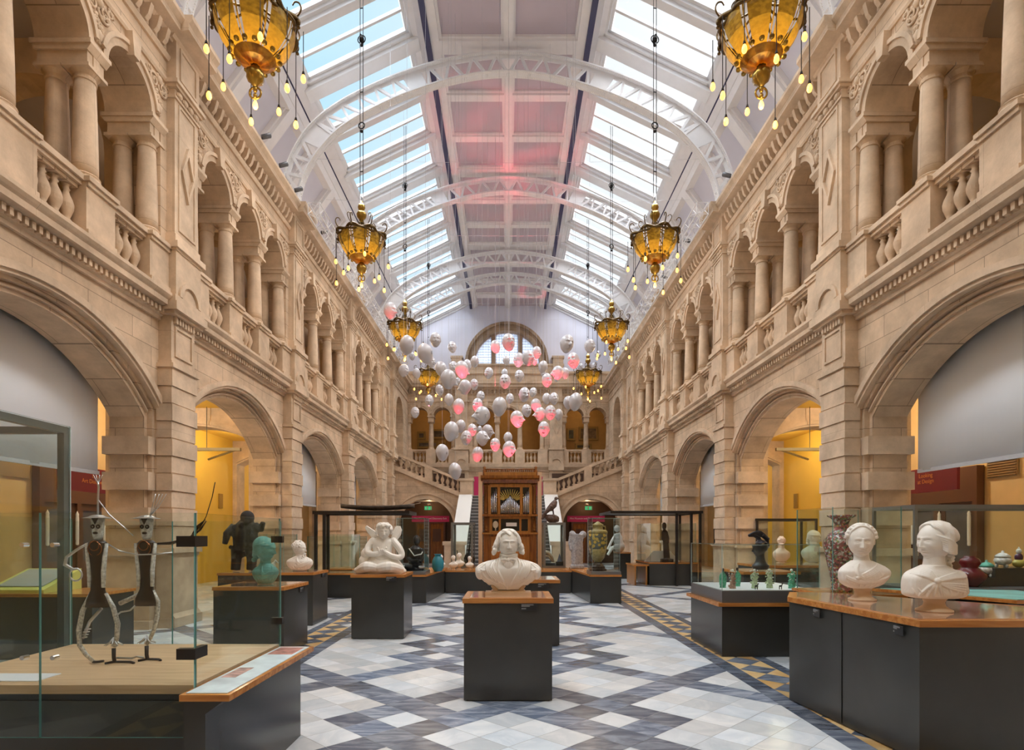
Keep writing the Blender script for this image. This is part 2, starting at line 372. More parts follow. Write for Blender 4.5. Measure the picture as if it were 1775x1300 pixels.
# ---- the long walls
def seg_arc(mid, R, zc, half, n=28):
    a = math.degrees(math.acos(half/R)); return arc(mid, zc, R, 180-a, a, n)
def build_side(s, nm):
    root = struct(empty('wall_'+nm))
    bays = [(PN[k]+PW, PN[k+1]) for k in range(4)]
    lw = M()
    # arches of the ground floor
    for (a, b) in bays:
        mid = (a+b)/2; hb = (b-a)/2; zc = 1.7
        def panel(R, half, x0, x1, za):
            cur = seg_arc(mid, R, zc, half)
            poly = [(a-0.02, 5.3), (a-0.02, za), (mid-half, za)]+cur+[(mid+half, za), (b+0.02, za), (b+0.02, 5.3)]
            m = M(); m.prism(poly, 'yz', x0, x1); return m
        for R, half, x0, x1 in ((3.14, hb-0.005, 6.0, 6.07), (3.03, 2.27, 6.07, 6.16), (2.9, 2.2, 6.16, 6.75)):
            cur = seg_arc(mid, R, zc, half)
            if half > hb-0.01:
                poly = [(a, 5.35), (a, cur[0][1])]+cur[1:-1]+[(b, cur[-1][1]), (b, 5.35)]
                lw.prism(poly, 'yz', x0, x1)
            else:
                lw.prism([(a, 5.35), (a, 0)]+[(mid-half, 0)]+cur+[(mid+half, 0), (b, 0), (b, 5.35)], 'yz', x0, x1)
        # archivolt rings
        ar = M()
        for R0, R1, half, x0, x1 in ((3.14, 3.24, hb-0.002, 5.93, 6.0), (3.09, 3.14, hb-0.01, 5.965, 6.07), (2.96, 2.99, 2.22, 6.11, 6.16)):
            o = seg_arc(mid, R1, zc, half); i = seg_arc(mid, R0, zc, half); ar.band(o, i, 'yz', x0, x1)
        # impost-like hood end and raised jamb blocks
        for sg in (-1, 1):
            e = mid+sg*hb
            for z0, z1 in ((0.0, 0.14), (1.24, 1.36), (1.75, 2.05), (2.35, 2.65), (2.95, 3.25)):
                p = 0.11 if z1 < 1.5 else 0.075
                ys = sorted((e, mid+sg*(2.2-p))); ar.box(6.12-p, 6.75+p, ys[0], ys[1], z0, z1)
            ys = sorted((e, mid+sg*2.17)); ar.box(6.055, 6.79, ys[0], ys[1], 0.14, 1.24)
        ar.mx(s).obj('archivolt', PLAIN, root)
        # raised block faces are part of the bay
    for k in range(5): lw.box(6.0, 6.75, PN[k], PN[k]+PW, 0, 5.35)
    lw.box(6.0, 6.75, 26.54, YE, 0, 5.35)                # blank end bays
    for y0 in (27.1,):
        lw.box(5.95, 6.0, y0, y0+0.5, 0.3, 4.3)
    lw.mx(s).obj('arcade_wall', STONE, root)
    # lower pilasters
    for k in range(7):
        y0 = (PN+[28.1, 32.4])[k]; y1 = y0+(PW if k < 5 else 0.55); m = M(); f = 5.78
        m.box(f, 6.02, y0, y1, 1.3, 4.4)
        m.box(f-0.10, 6.02, y0-0.08, y1+0.08, 0, 0.16); m.prism([(f-0.10, 0.16), (f-0.04, 0.24), (6.02, 0.24), (6.02, 0.16)], 'xz', y0-0.05, y1+0.05)
        m.box(f-0.04, 6.02, y0-0.03, y1+0.03, 0.2, 1.22)
        m.box(f-0.10, 6.02, y0-0.08, y1+0.08, 1.28, 1.36); m.box(f-0.06, 6.02, y0-0.05, y1+0.05, 1.22, 1.28)
        z = 1.45
        while z < 4.2:
            m.box(f-0.035, 6.02, y0-0.03, y1+0.03, z+0.30, z+0.585); m.box(f-0.012, 6.02, y0-0.01, y1+0.01, z+0.012, z+0.288); z += 0.6
        m.box(f-0.03, 6.02, y0-0.025, y1+0.025, 4.4, 4.46); m.box(f-0.07, 6.02, y0-0.06, y1+0.06, 4.46, 4.53); m.box(f-0.02, 6.02, y0-0.02, y1+0.02, 4.53, 4.58)
        m.box(f, 6.02, y0, y1, 4.58, 5.36)
        fr = 0.05
        for (a, b, c, d) in ((y0+.09, y1-.09, 4.68, 4.72), (y0+.09, y1-.09, 5.16, 5.20), (y0+.09, y0+.13, 4.68, 5.2), (y1-.13, y1-.09, 4.68, 5.2)):
            m.box(f-0.025, f, a, b, c, d)
        for i in range(7):
            yy = y0+0.06+i*(y1-y0-0.12)/7; m.box(f-0.06, f, yy, yy+0.05, 5.24, 5.36)
        m.box(f-0.11, 6.0, y0-0.09, y1+0.09, 5.36, 5.42); m.box(f-0.17, 6.0, y0-0.13, y1+0.13, 5.42, 5.56); m.box(f-0.13, 6.0, y0-0.1, y1+0.1, 5.56, 5.69)
        ym = (y0+y1)/2
        o = arc(ym, 5.69, 0.33, 0, 180, 16); i_ = arc(ym, 5.69, 0.25, 0, 180, 16); m.band(o, i_, 'yz', f-0.14, f+0.05)
        m.prism(arc(ym, 5.69, 0.26, 0, 180, 16), 'yz', f-0.07, f+0.05)
        m.mx(s).obj('rusticated_pilaster', PLAIN, root)
    # dentil cornice below the gallery
    c = M(); ya, yb = -2.0, YE
    prof = [(6.02, 5.27), (5.95, 5.27), (5.95, 5.33), (5.91, 5.35), (5.91, 5.45), (5.84, 5.47), (5.76, 5.485), (5.76, 5.57), (5.73, 5.60), (5.70, 5.64), (5.70, 5.69), (6.6, 5.69), (6.6, 5.2), (6.02, 5.2)]
    c.prism(prof, 'xz', ya, yb)
    c.mx(s).obj('string_course', PLAIN, root)
    d = M(); y = PN[0]
    while y < 28.1:
        d.box(5.845, 5.92, y, y+0.055, 5.36, 5.45); y += 0.105
    d.mx(s).obj('dentil_course', PLAIN, root)
    # gallery floor + aisle ceiling
    M().box(6.5, 10.2, -2, YE+3.9, 4.98, 5.66).mx(s).obj('gallery_floor', YELLOW, root)
    # upper wall over the columns
    XU0, XU1 = 5.86, 6.60; ZS = 8.5
    up = M()
    for (a, b) in bays:
        mid = (a+b)/2; r = 0.5; pts = [(a-PW-0.0, 9.8), (a-PW, 9.2), (a, 9.2)]
        pts = [(a, 9.8), (a, ZS)]
        cs = [mid-1.38, mid, mid+1.38]
        for c0 in cs: pts += arc(c0, ZS, r, 180, 0, 18)
        pts += [(b, ZS), (b, 9.8)]
        up.prism(pts, 'yz', XU0, XU1)
        for e0, e1 in ((a, mid-2.16), (mid+2.16, b)): up.box(XU0, XU1, e0, e1, 5.69, ZS)
    # closed narrow bay with blind arch, and last bay to the end wall
    a, b = PN[4]+PW, 28.1; mid = (a+b)/2
    up.prism([(a, 5.69), (mid-.42, 5.69)]+arc(mid, 8.3, .42, 180, 0, 18)+[(mid+.42, 5.69), (b, 5.69), (b, 9.8), (a, 9.8)], 'yz', XU0, XU0+0.15); up.box(XU0+.12, XU1, a, b, 5.69, 9.8)
    a, b = 28.65, 32.4; mid = (a+b)/2
    up.prism([(a, 5.69), (mid-1.0, 5.69)]+arc(mid, 8.0, 1.0, 180, 0, 24)+[(mid+1.0, 5.69), (b, 5.69), (b, 9.8), (a, 9.8)], 'yz', XU0, XU1)
    for k in range(5): up.box(XU0, XU1, PN[k], PN[k]+PW, 5.69, 10.4)
    up.box(XU0, XU1, 28.1, 28.65, 5.69, 10.4); up.box(XU0, XU1, 32.4, YE, 5.69, 10.4)
    up.box(XU0, XU1, -2, YE, 9.8, 10.38)
    up.mx(s).obj('gallery_arcade', STONE, root)
    # upper pilasters
    for k in range(6):
        y0 = (PN+[28.1])[k]; y1 = y0+(PW if k < 5 else 0.55); m = M(); f = 5.72; ym = (y0+y1)/2
        m.box(f-0.04, XU0, y0-0.03, y1+0.03, 5.69, 6.48); m.box(f-0.10, XU0, y0-0.09, y1+0.09, 6.50, 6.60); m.box(f-0.06, XU0, y0-0.05, y1+0.05, 6.46, 6.50); m.box(f-0.03, XU0, y0-0.03, y1+0.03, 6.6, 6.75)
        m.box(f, XU0, y0, y1, 6.7, 9.30)
        for (q0, q1, z0, z1) in ((y0+.1, y1-.1, 6.86, 6.9), (y0+.1, y1-.1, 9.0, 9.04), (y0+.1, y0+.14, 6.86, 9.04), (y1-.14, y1-.1, 6.86, 9.04)): m.box(f-0.02, f, q0, q1, z0, z1)
        for dz in (0,):
            w_, h_ = 0.2, 0.5
            zc = 7.95; out = [(ym-w_, zc), (ym, zc+h_), (ym+w_, zc), (ym, zc-h_), (ym-w_, zc)]; inn = [(ym-w_*.72, zc), (ym, zc+h_*.72), (ym+w_*.72, zc), (ym, zc-h_*.72), (ym-w_*.72, zc)]
            m.band(out, inn, 'yz', f-0.045, f)
        m.box(f-0.03, XU0, y0-0.03, y1+0.03, 9.08, 9.12)
        m.box(f-0.06, XU0, y0-0.05, y1+0.05, 9.25, 9.30); m.box(f-0.10, XU0, y0-0.09, y1+0.09, 9.30, 9.36)
        for i in range(4):
            yy = y0+0.1+i*(y1-y0-.2)/3; m.ell((f-0.02, yy, 9.185), (0.045, 0.075, 0.055), nu=8, nv=6)
        for (q0, q1, z0, z1) in ((y0+.1, y1-.1, 9.46, 9.5), (y0+.1, y1-.1, 9.98, 10.02), (y0+.1, y0+.14, 9.46, 10.02), (y1-.14, y1-.1, 9.46, 10.02)): m.box(f-0.05, f-0.02, q0, q1, z0, z1)
        m.box(f-0.025, XU0, y0, y1, 9.36, 10.08)
        prof = [(XU0, 10.06), (f-.02, 10.06), (f-.06, 10.12), (f-.30, 10.16), (f-.30, 10.27), (f-.36, 10.34), (f-.36, 10.42), (XU0, 10.42)]
        m.prism(prof, 'xz', y0-0.1, y1+0.1)
        m.mx(s).obj('panelled_pilaster', PLAIN, root)
    # strings, frieze and top cornice
    c = M()
    c.prism([(XU0, 9.30), (XU0-.03, 9.30), (XU0-.05, 9.34), (XU0-.05, 9.38), (XU0, 9.38)], 'xz', ya, yb)
    c.prism([(XU0, 9.70), (XU0-.04, 9.70), (XU0-.07, 9.76), (XU0-.07, 9.79), (XU0, 9.79)], 'xz', ya, yb)
    c.prism([(XU0, 10.03), (XU0-.10, 10.03), (XU0-.14, 10.10), (XU0-.30, 10.14), (XU0-.30, 10.25), (XU0-.37, 10.33), (XU0-.37, 10.40), (7.6, 10.40), (7.6, 10.3), (XU0, 10.3)], 'xz', ya, yb)
    c.mx(s).obj('top_cornice', PLAIN, root)
    br = M(); y = PN[0]+PW+0.1
    while y < 32.3:
        if not any(p-0.12 < y < p+PW for p in PN+[28.1]):
            br.prism([(XU0, 9.80), (XU0-.10, 9.80), (XU0-.15, 9.86), (XU0-.20, 10.04), (XU0, 10.04)], 'xz', y, y+0.075)
            br.box(XU0-.04, XU0, y+0.1, y+0.19, 9.84, 9.99)
        y += 0.225
    br.mx(s).obj('bracket_frieze', PLAIN, root)
    # archivolts, keystones and carved spandrels of the gallery arches
    for bi, (a, b) in enumerate(bays):
        mid = (a+b)/2
        for c0 in (mid-1.38, mid, mid+1.38):
            m = M()
            m.band(arc(c0, ZS, .60, 0, 180, 20), arc(c0, ZS, .5, 0, 180, 20), 'yz', XU0-.03, XU0)
            m.band(arc(c0, ZS, .665, 10, 170, 20), arc(c0, ZS, .60, 10, 170, 20), 'yz', XU0-.065, XU0)
            m.prism([(c0-.065, ZS+.46), (c0+.065, ZS+.46), (c0+.11, 9.3), (c0-.11, 9.3)], 'yz', XU0-.12, XU0)
            m.mx(s).obj('gallery_archivolt', PLAIN, root)
    # impost blocks
    for bi, (a, b) in enumerate(bays):
        mid = (a+b)/2
        for dy in (-2.07, -.69, .69, 2.07):
            m = M(); h = 0.21
            m.box(5.80, 6.66, mid+dy-h, mid+dy+h, 8.44, 8.50); m.prism([(5.86, 8.36), (5.80, 8.44), (6.66, 8.44), (6.60, 8.36)], 'xz', mid+dy-h+.02, mid+dy+h-.02)
            m.box(5.88, 6.58, mid+dy-h+.05, mid+dy+h-.05, 8.17, 8.36)
            m.box(5.865, 6.1, mid+dy-.06, mid+dy+.06, 8.2, 8.36)
            m.mx(s).obj('impost_block', PLAIN, root)
    # aisle and gallery behind
    ol = M(); ol.box(10.0, 10.3, -2, YE+4, 0, 5.0); ol.mx(s)
    ow = M()
    for k in range(-1, 7):
        y0 = PN[0]+PW/2+k*B; ow.box(10.0, 10.25, y0, y0+B, 0, 5.05, 1 if k in (2, 3) else 0)
    ow.mx(s).obj('aisle_wall', [CREAMW, YELLOW], root)
    M().box(10.0, 10.25, -2.2, YE+4, 5.6, 10.6).mx(s).obj('gallery_back_wall', BROWNW, root)
    M().box(6.5, 10.25, -2.2, YE+4, 10.2, 10.38).mx(s).obj('gallery_ceiling', GCEIL, root)
    for k in range(-1, 6):
        y0 = PN[0]+k*B if k < 5 else 28.3
        ta = M(); xm = 8.4; hw = 1.45
        cur = arc(xm, 1.55, 2.95, 180-math.degrees(math.acos(hw/2.95)), math.degrees(math.acos(hw/2.95)), 20)
        ta.prism([(6.7, 5.0), (6.7, 0), (xm-hw, 0)]+cur+[(xm+hw, 0), (10.05, 0), (10.05, 5.0)], 'xz', y0+.06, y0+PW-.06)
        ta.band(arc(xm, 1.55, 3.1, 119, 61, 20), arc(xm, 1.55, 3.0, 119, 61, 20), 'xz', y0+.0, y0+PW)
        ta.mx(s).obj('transverse_aisle_arch', PLAIN, root)
        tb = M(); cur = arc(xm, 8.2, 1.4, 180, 0, 20)
        tb.prism([(6.5, 10.3), (6.5, 5.6), (xm-1.4, 5.6)]+cur+[(xm+1.4, 5.6), (10.05, 5.6), (10.05, 10.3)], 'xz', y0+.1, y0+PW-.1)
        tb.mx(s).obj('transverse_gallery_arch', PLAIN, root)
    return root
# shared carved foliage for the spandrels
def scroll(cy, cz, r, turns, sg, x, m, th=0.022):
    pts = []; K = 22
    for i in range(K):
        t = i/(K-1); a = sg*t*turns*2*PI; q = r*(1-0.85*t); pts.append((x-0.015-0.02*t, cy+sg*q*math.cos(a)-sg*r*0, cz+q*math.sin(a)))
    m.tube(pts, [th*(1-0.4*i/(K-1)) for i in range(K)], 6)
def carving():
    m = M(); x = 5.86; rnd = random.Random(5)
    scroll(-.12, .60, .13, 1.6, 1, x, m); scroll(.12, .60, .13, 1.6, -1, x, m)
    scroll(-.24, .70, .07, 1.3, -1, x, m, .016); scroll(.24, .70, .07, 1.3, 1, x, m, .016)
    scroll(-.04, .38, .08, 1.4, 1, x, m, .018); scroll(.05, .33, .06, 1.4, -1, x, m, .016)
    for i in range(46):
        z = rnd.uniform(.12, .77); hw = max(.03, .055+.56*max(0, z-.15)**1.6); y = rnd.uniform(-hw, hw)
        m.ell((x-.012, y, z), (rnd.uniform(.02, .045), rnd.uniform(.018, .05), rnd.uniform(.015, .04)), (rnd.uniform(0, 3), 0, 0), 7, 5)
    m.ell((x-.03, 0, .2), (.04, .05, .09), None, 10, 8); m.ell((x-.03, 0, .68), (.05, .06, .07), None, 10, 8)
    return m
carve_me = carving().mesh('carved_foliage', PLAIN, True)
cm2 = carving(); cm2.v = [(-x, y, z) for x, y, z in cm2.v]; carve_me_l = cm2.mesh('carved_foliage', PLAIN, True)
WL = build_side(-1, 'left'); WR = build_side(1, 'right')
for s, root in ((-1, WL), (1, WR)):
    for k in range(4):
        mid = (PN[k]+PW+PN[k+1])/2
        for dy in (-2.07, -.69, .69, 2.07):
            mesh_obj('carved_foliage', carve_me_l if s < 0 else carve_me, root, (0, mid+dy, 8.5))
# ---- columns: every column a thing with base, shaft and capital
cb = M(); cb.box(-.21, .21, -.21, .21, 0, .05); cb.lathe([(.2, .05), (.215, .075), (.2, .1), (.185, .11), (.185, .13), (.195, .15), (.172, .17), (0, .17)], n=20)
cs_ = M(); K = 9; cs_.lathe([(.168-.034*(i/(K-1))**1.5, .165+i*(1.33)/(K-1)) for i in range(K)], n=24)
cc = M(); cc.lathe([(.134, 1.49), (.15, 1.50), (.15, 1.52), (.136, 1.53), (.136, 1.565), (.17, 1.60), (.19, 1.62), (0, 1.62)], n=20); cc.box(-.195, .195, -.195, .195, 1.615, 1.66)
col_me = [x.mesh(n, PLAIN, n != 'none') for x, n in ((cb, 'base'), (cs_, 'shaft'), (cc, 'capital'))]
for me in col_me[:1]+col_me[2:]: me.polygons.foreach_set('use_smooth', [len(p.vertices) == 4 and abs(p.normal.z) < .98 and False for p in me.polygons])
def column(x, y, z, sc, label, group, sz=1.0):
    c = empty('stone_column', (x, y, z)); c.scale = (sc, sc, sz)
    for n, me in zip(('base', 'shaft', 'capital'), col_me): mesh_obj(n, me, c)
    tag(c, label, 'column', group); return c
for s, nm in ((-1, 'left'), (1, 'right')):
    cnt = 0
    for k in range(4):
        mid = (PN[k]+PW+PN[k+1])/2
        for dy in (-2.07, -.69, .69, 2.07):
            for x, row in ((6.03, 'front'), (6.43, 'rear')):
                column(s*x, mid+dy, 6.52, 0.97, 'smooth sandstone column in the %s row of the %s gallery, %s pair from the camera' % (row, nm, onth(cnt)), '%s gallery columns' % nm, 1.66/1.66)
            cnt += 1
# ---- balustrades
def baluster_m(h=0.62, r=0.092, n=14):
    m = M(); m.box(-r, r, -r, r, 0, .05); m.box(-r, r, -r, r, h-.05, h)
    pr = [(.6, .05), (.75, .08), (.5, .11), (.62, .14), (1.0, .24), (1.05, .29), (.85, .36), (.5, .43), (.38, .48), (.55, .50), (.38, .52), (.42, .55), (.75, .57)]
    m.lathe([(a*r, b*h/.62) for a, b in pr], n=n); return m
bal_me = baluster_m().mesh('baluster', PLAIN); bal_me.polygons.foreach_set('use_smooth', [abs(p.normal.z) < .99 and len(p.vertices) == 4 and (Vector(p.center).xy.length < .088) for p in bal_me.polygons])
def balustrade(s, a, b, label, grp):
    mid = (a+b)/2; r = empty('gallery_balustrade', (s*6.0, mid, 5.69))
    tag(r, label, 'balustrade', grp)
    def lm(m): m.v = [(x-s*6.0, y-mid, z-5.69) for x, y, z in m.v]; return m
    m = M(); m.box(5.84, 6.16, a, b, 5.69, 5.78); lm(m.mx(s)).obj('plinth_course', PLAIN, r)
    m = M(); m.box(5.86, 6.14, a, b, 6.40, 6.46); m.box(5.82, 6.18, a, b, 6.46, 6.54); lm(m.mx(s)).obj('handrail', PLAIN, r)
    for dy in (-2.07, -.69, .69, 2.07):
        h = .285
        y0, y1 = max(a, mid+dy-h), min(b, mid+dy+h)
        m = M(); m.box(5.80, 6.68, y0, y1, 5.80, 6.42); m.box(5.77, 6.68, y0-.0, y1+.0, 5.69, 5.80); m.box(5.74, 6.70, y0-.02, y1+.02, 6.46, 6.52); m.box(5.77, 6.68, y0, y1, 6.40, 6.46)
        lm(m.mx(s)).obj('pedestal', PLAIN, r)
    for c0 in (-1.38, 0, 1.38):
        for i in range(4):
            mesh_obj('baluster', bal_me, r, (0, c0-.3+.2*i, .09))
for s, nm in ((-1, 'left'), (1, 'right')):
    for k in range(4):
        balustrade(s, PN[k]+PW, PN[k+1], 'stone baluster parapet of the %s gallery, %s bay from the camera' % (nm, onth(k)), '%s gallery balustrades' % nm)

# ---- end wall
def endwall():
    root = struct(empty('wall_end'))
    lo = M(); lo.box(-6.2, 6.2, YE, YE+.7, 0, 5.3); lo.obj('end_base_wall', STONE, root)
    piers = (-2.72, 2.78)
    up = M(); ZS = 8.5; r = .5
    groups = [(-6.0, -3.05, [-5.18, -3.86]), (-2.4, 2.45, [-1.3, .02, 1.34]), (3.1, 6.0, [3.90, 5.22])]
    for a, b, cs in groups:
        pts = [(a, 9.8), (a, ZS)]
        for c0 in cs: pts += arc(c0, ZS, r, 180, 0, 16)
        pts += [(b, ZS), (b, 9.8)]; up.prism(pts, 'xz', YE, YE+.7)
        for e0, e1 in ((a, cs[0]-.78), (cs[-1]+.78, b)):
            if e1 > e0: up.box(e0, e1, YE, YE+.7, 5.69, ZS)
    up.box(-6.3, 6.3, YE, YE+.7, 9.8, 10.3)
    up.box(-6.3, 6.3, YE-.02, YE+.7, 10.4, 10.95); up.box(-6.3, 6.3, YE-.1, YE+.7, 10.95, 11.08)
    up.box(-3.4, 3.2, YE-.05, YE+.7, 10.95, 11.55); up.box(-3.45, 3.25, YE-.12, YE+.7, 11.42, 11.52)
    for x in (-3.0, 2.9): up.box(x-.3, x+.3, YE-.14, YE+.6, 11.0, 11.85); up.box(x-.36, x+.36, YE-.18, YE+.6, 11.85, 11.97)
    up.obj('end_arcade', STONE, root)
    for x in piers:
        m = M(); m.box(x-.36, x+.36, YE-.15, YE+.7, 5.69, 10.1); m.box(x-.44, x+.44, YE-.24, YE+.3, 6.50, 6.6); m.box(x-.4, x+.4, YE-.2, YE+.3, 5.69, 6.46)
        zc = 7.9; w_, h_ = .22, .5
        m.band([(x-w_, zc), (x, zc+h_), (x+w_, zc), (x, zc-h_), (x-w_, zc)], [(x-w_*.7, zc), (x, zc+h_*.7), (x+w_*.7, zc), (x, zc-h_*.7), (x-w_*.7, zc)], 'xz', YE-.2, YE-.15)
        m.box(x-.44, x+.44, YE-.24, YE, 9.28, 9.36); m.box(x-.4, x+.4, YE-.15, YE, 4.2, 5.3); m.box(x-.45, x+.45, YE-.25, YE, 5.3, 5.7)
        m.band(arc(x, 5.69, .36, 0, 180, 14), arc(x, 5.69, .27, 0, 180, 14), 'xz', YE-.26, YE); m.prism(arc(x, 5.69, .28, 0, 180, 14), 'xz', YE-.18, YE)
        m.obj('end_pilaster', PLAIN, root)
    c = M()
    for prof in ([(YE, 9.30), (YE-.05, 9.34), (YE-.05, 9.38), (YE, 9.38)], [(YE, 9.70), (YE-.07, 9.76), (YE-.07, 9.79), (YE, 9.79)],
                 [(YE, 10.03), (YE-.10, 10.03), (YE-.14, 10.10), (YE-.30, 10.14), (YE-.30, 10.25), (YE-.37, 10.33), (YE-.37, 10.42), (YE+.5, 10.42), (YE+.5, 10.03)],
                 [(YE+.1, 5.2), (YE-.06, 5.25), (YE-.1, 5.35), (YE-.22, 5.5), (YE-.24, 5.69), (YE+.7, 5.69), (YE+.7, 5.2)]):
        c.prism(prof, 'yz', -6.0, 6.0)
    x = -5.8
    while x < 5.8:
        c.box(x, x+.08, YE-.12, YE, 9.80, 10.03); x += .225
    c.obj('end_cornices', PLAIN, root)
    for a, b, cs in groups:
        for c0 in cs:
            m = M(); m.band(arc(c0, ZS, .60, 0, 180, 18), arc(c0, ZS, .5, 0, 180, 18), 'xz', YE-.03, YE); m.band(arc(c0, ZS, .665, 10, 170, 18), arc(c0, ZS, .60, 10, 170, 18), 'xz', YE-.065, YE)
            m.prism([(c0-.065, ZS+.46), (c0+.065, ZS+.46), (c0+.11, 9.3), (c0-.11, 9.3)], 'xz', YE-.12, YE); m.obj('end_archivolt', PLAIN, root)
        edges = [cs[0]-.66]+[(cs[i]+cs[i+1])/2 for i in range(len(cs)-1)]+[cs[-1]+.66]
        for e in edges:
            o = mesh_obj('carved_foliage', carve_me, root, (e, YE+5.86, 8.5)); o.rotation_euler = (0, 0, -PI/2); o.location = (e, YE+5.86, 8.5)
            m = M(); m.box(e-.21, e+.21, YE-.06, YE+.66, 8.44, 8.5); m.box(e-.16, e+.16, YE, YE+.6, 8.17, 8.44); m.obj('impost_block', PLAIN, root)
    # gable with the lunette
    R = 1.92; zs = 11.55; xc = -.08
    g = M()
    g.prism([(-8, 10.4), (-8, 11.2), (-6.9, 11.9), (-5.75, 13.55), (-2.3, 15.25), (xc, 15.25)]+arc(xc, zs, R, 90, 180, 20)+[(xc-R, 10.4)], 'xz', YE+.15, YE+.5)
    g.prism([(8, 10.4), (8, 11.2), (6.9, 11.9), (5.75, 13.55), (2.3, 15.25), (xc, 15.25)]+arc(xc, zs, R, 90, 0, 20)+[(xc+R, 10.4)], 'xz', YE+.15, YE+.5)
    g.obj('gable_plaster', LAV, root)
    s_ = M()
    for r0, r1, d in ((R-.02, R+.18, .12), (R+.18, R+.36, .02), (R+.36, R+.52, .10)):
        s_.band(arc(xc, zs, r1, 0, 180, 36), arc(xc, zs, r0, 0, 180, 36), 'xz', YE-d, YE+.5)
    s_.obj('lunette_surround', stone_mat('weathered_brown_stone', (.36, .25, .16), (.30, .21, .13), (.2, .14, .09), .5, .3), root)
    win = struct(empty('window_1', (xc, YE+.3, zs)))
    f = M()
    for x in (-.78, .78): f.box(x-.13, x+.13, -.1, .12, -.1, math.sqrt(R*R-.7*.7)+.05)
    f.box(-R, R, -.06, .12, -.12, 0.02)
    f.obj('stone_mullion', simple('brown_stone_mullion', (.36, .25, .17), .8), win)
    l = M()
    for i in range(-12, 13):
        x = i*.155; 
        if abs(x) < R: l.box(x-.007, x+.007, -.005, .012, 0, math.sqrt(R*R-x*x))
    for j in range(1, 13):
        z = j*.155; q = math.sqrt(max(.01, R*R-z*z)); l.box(-q, q, -.005, .012, z-.007, z+.007)
    l.obj('lead_cames', simple('grey_lead', (.25, .26, .34), .5), win)
    p = M(); p.prism(arc(0, 0, R+.03, 0, 180, 36), 'xz', .02, .03)
    m, t, bb = mk('frosted_lead_glass'); bb.inputs['Base Color'].default_value = (.8, .86, .95, 1); bb.inputs['Roughness'].default_value = .3
    t.nodes.clear(); tl = N(t, 'ShaderNodeBsdfTranslucent'); tl.inputs['Color'].default_value = (.80, .86, .98, 1); tr = N(t, 'ShaderNodeBsdfTransparent'); tr.inputs['Color'].default_value = (.86, .9, 1, 1)
    mxs = N(t, 'ShaderNodeMixShader'); mxs.inputs[0].default_value = .35; t.links.new(tr.outputs[0], mxs.inputs[1]); t.links.new(tl.outputs[0], mxs.inputs[2]); oo = N(t, 'ShaderNodeOutputMaterial'); t.links.new(mxs.outputs[0], oo.inputs[0])
    p.obj('leaded_pane', m, win)
    # closing walls at the ends of aisles and galleries
    for s in (-1, 1): M().box(6.2, 10.3, YE+3.5, YE+3.8, 0, 10.4).mx(s).obj('aisle_end_wall', BROWNW, root)
    # gallery room behind
    bk = M(); bk.box(-6.3, 6.3, YE+3.2, YE+3.4, 5.6, 10.4); bk.obj('upper_room_wall', simple('warm_ochre_gallery_wall', (.62, .36, .11), .7, var=.05), root)
    M().box(-6.5, 6.5, YE+.3, YE+3.4, 5.3, 5.66).obj('upper_room_floor', BROWNW, root); M().box(-6.5, 6.5, YE+.6, YE+3.4, 10.2, 10.35).obj('upper_room_ceiling', GCEIL, root)
    for x in piers: M().box(x-.25, x+.25, YE+.6, YE+3.2, 5.6, 10.3).obj('cross_wall', BROWNW, root)
    return root, groups
WE, EG = endwall()
n = 0
for a, b, cs in EG:
    edges = [cs[0]-.66]+[(cs[i]+cs[i+1])/2 for i in range(len(cs)-1)]+[cs[-1]+.66]
    for e in edges:
        column(e, YE+.2, 6.52, .9, 'pale sandstone column of the far gallery above the organ, %s from the left' % onth(n), 'far gallery columns'); n += 1
    r = empty('gallery_balustrade', ((a+b)/2, YE+.15, 5.69)); tag(r, 'stone baluster parapet on the far gallery, %s section' % ('left-hand' if b < 0 else 'right-hand' if a > 0 else 'middle'), 'balustrade', 'far gallery balustrades')
    xm = (a+b)/2
    m = M(); m.box(a-xm, b-xm, -.16, .16, 0, .09); m.obj('plinth_course', PLAIN, r)
    m = M(); m.box(a-xm, b-xm, -.14, .14, .71, .77); m.box(a-xm, b-xm, -.18, .18, .77, .85); m.obj('handrail', PLAIN, r)
    for e in edges:
        m = M(); m.box(max(a, e-.28)-xm, min(b, e+.28)-xm, -.22, .4, 0, .84); m.obj('pedestal', PLAIN, r)
    for i in range(len(edges)-1):
        c0 = (edges[i]+edges[i+1])/2-xm
        for j in range(3): mesh_obj('baluster', bal_me, r, (c0-.22+.22*j, 0, .09))
# back wall behind the camera
struct(M().box(-10.4, 10.4, -2.4, -2.2, 0, 15.5).obj('wall_back', CREAMW))

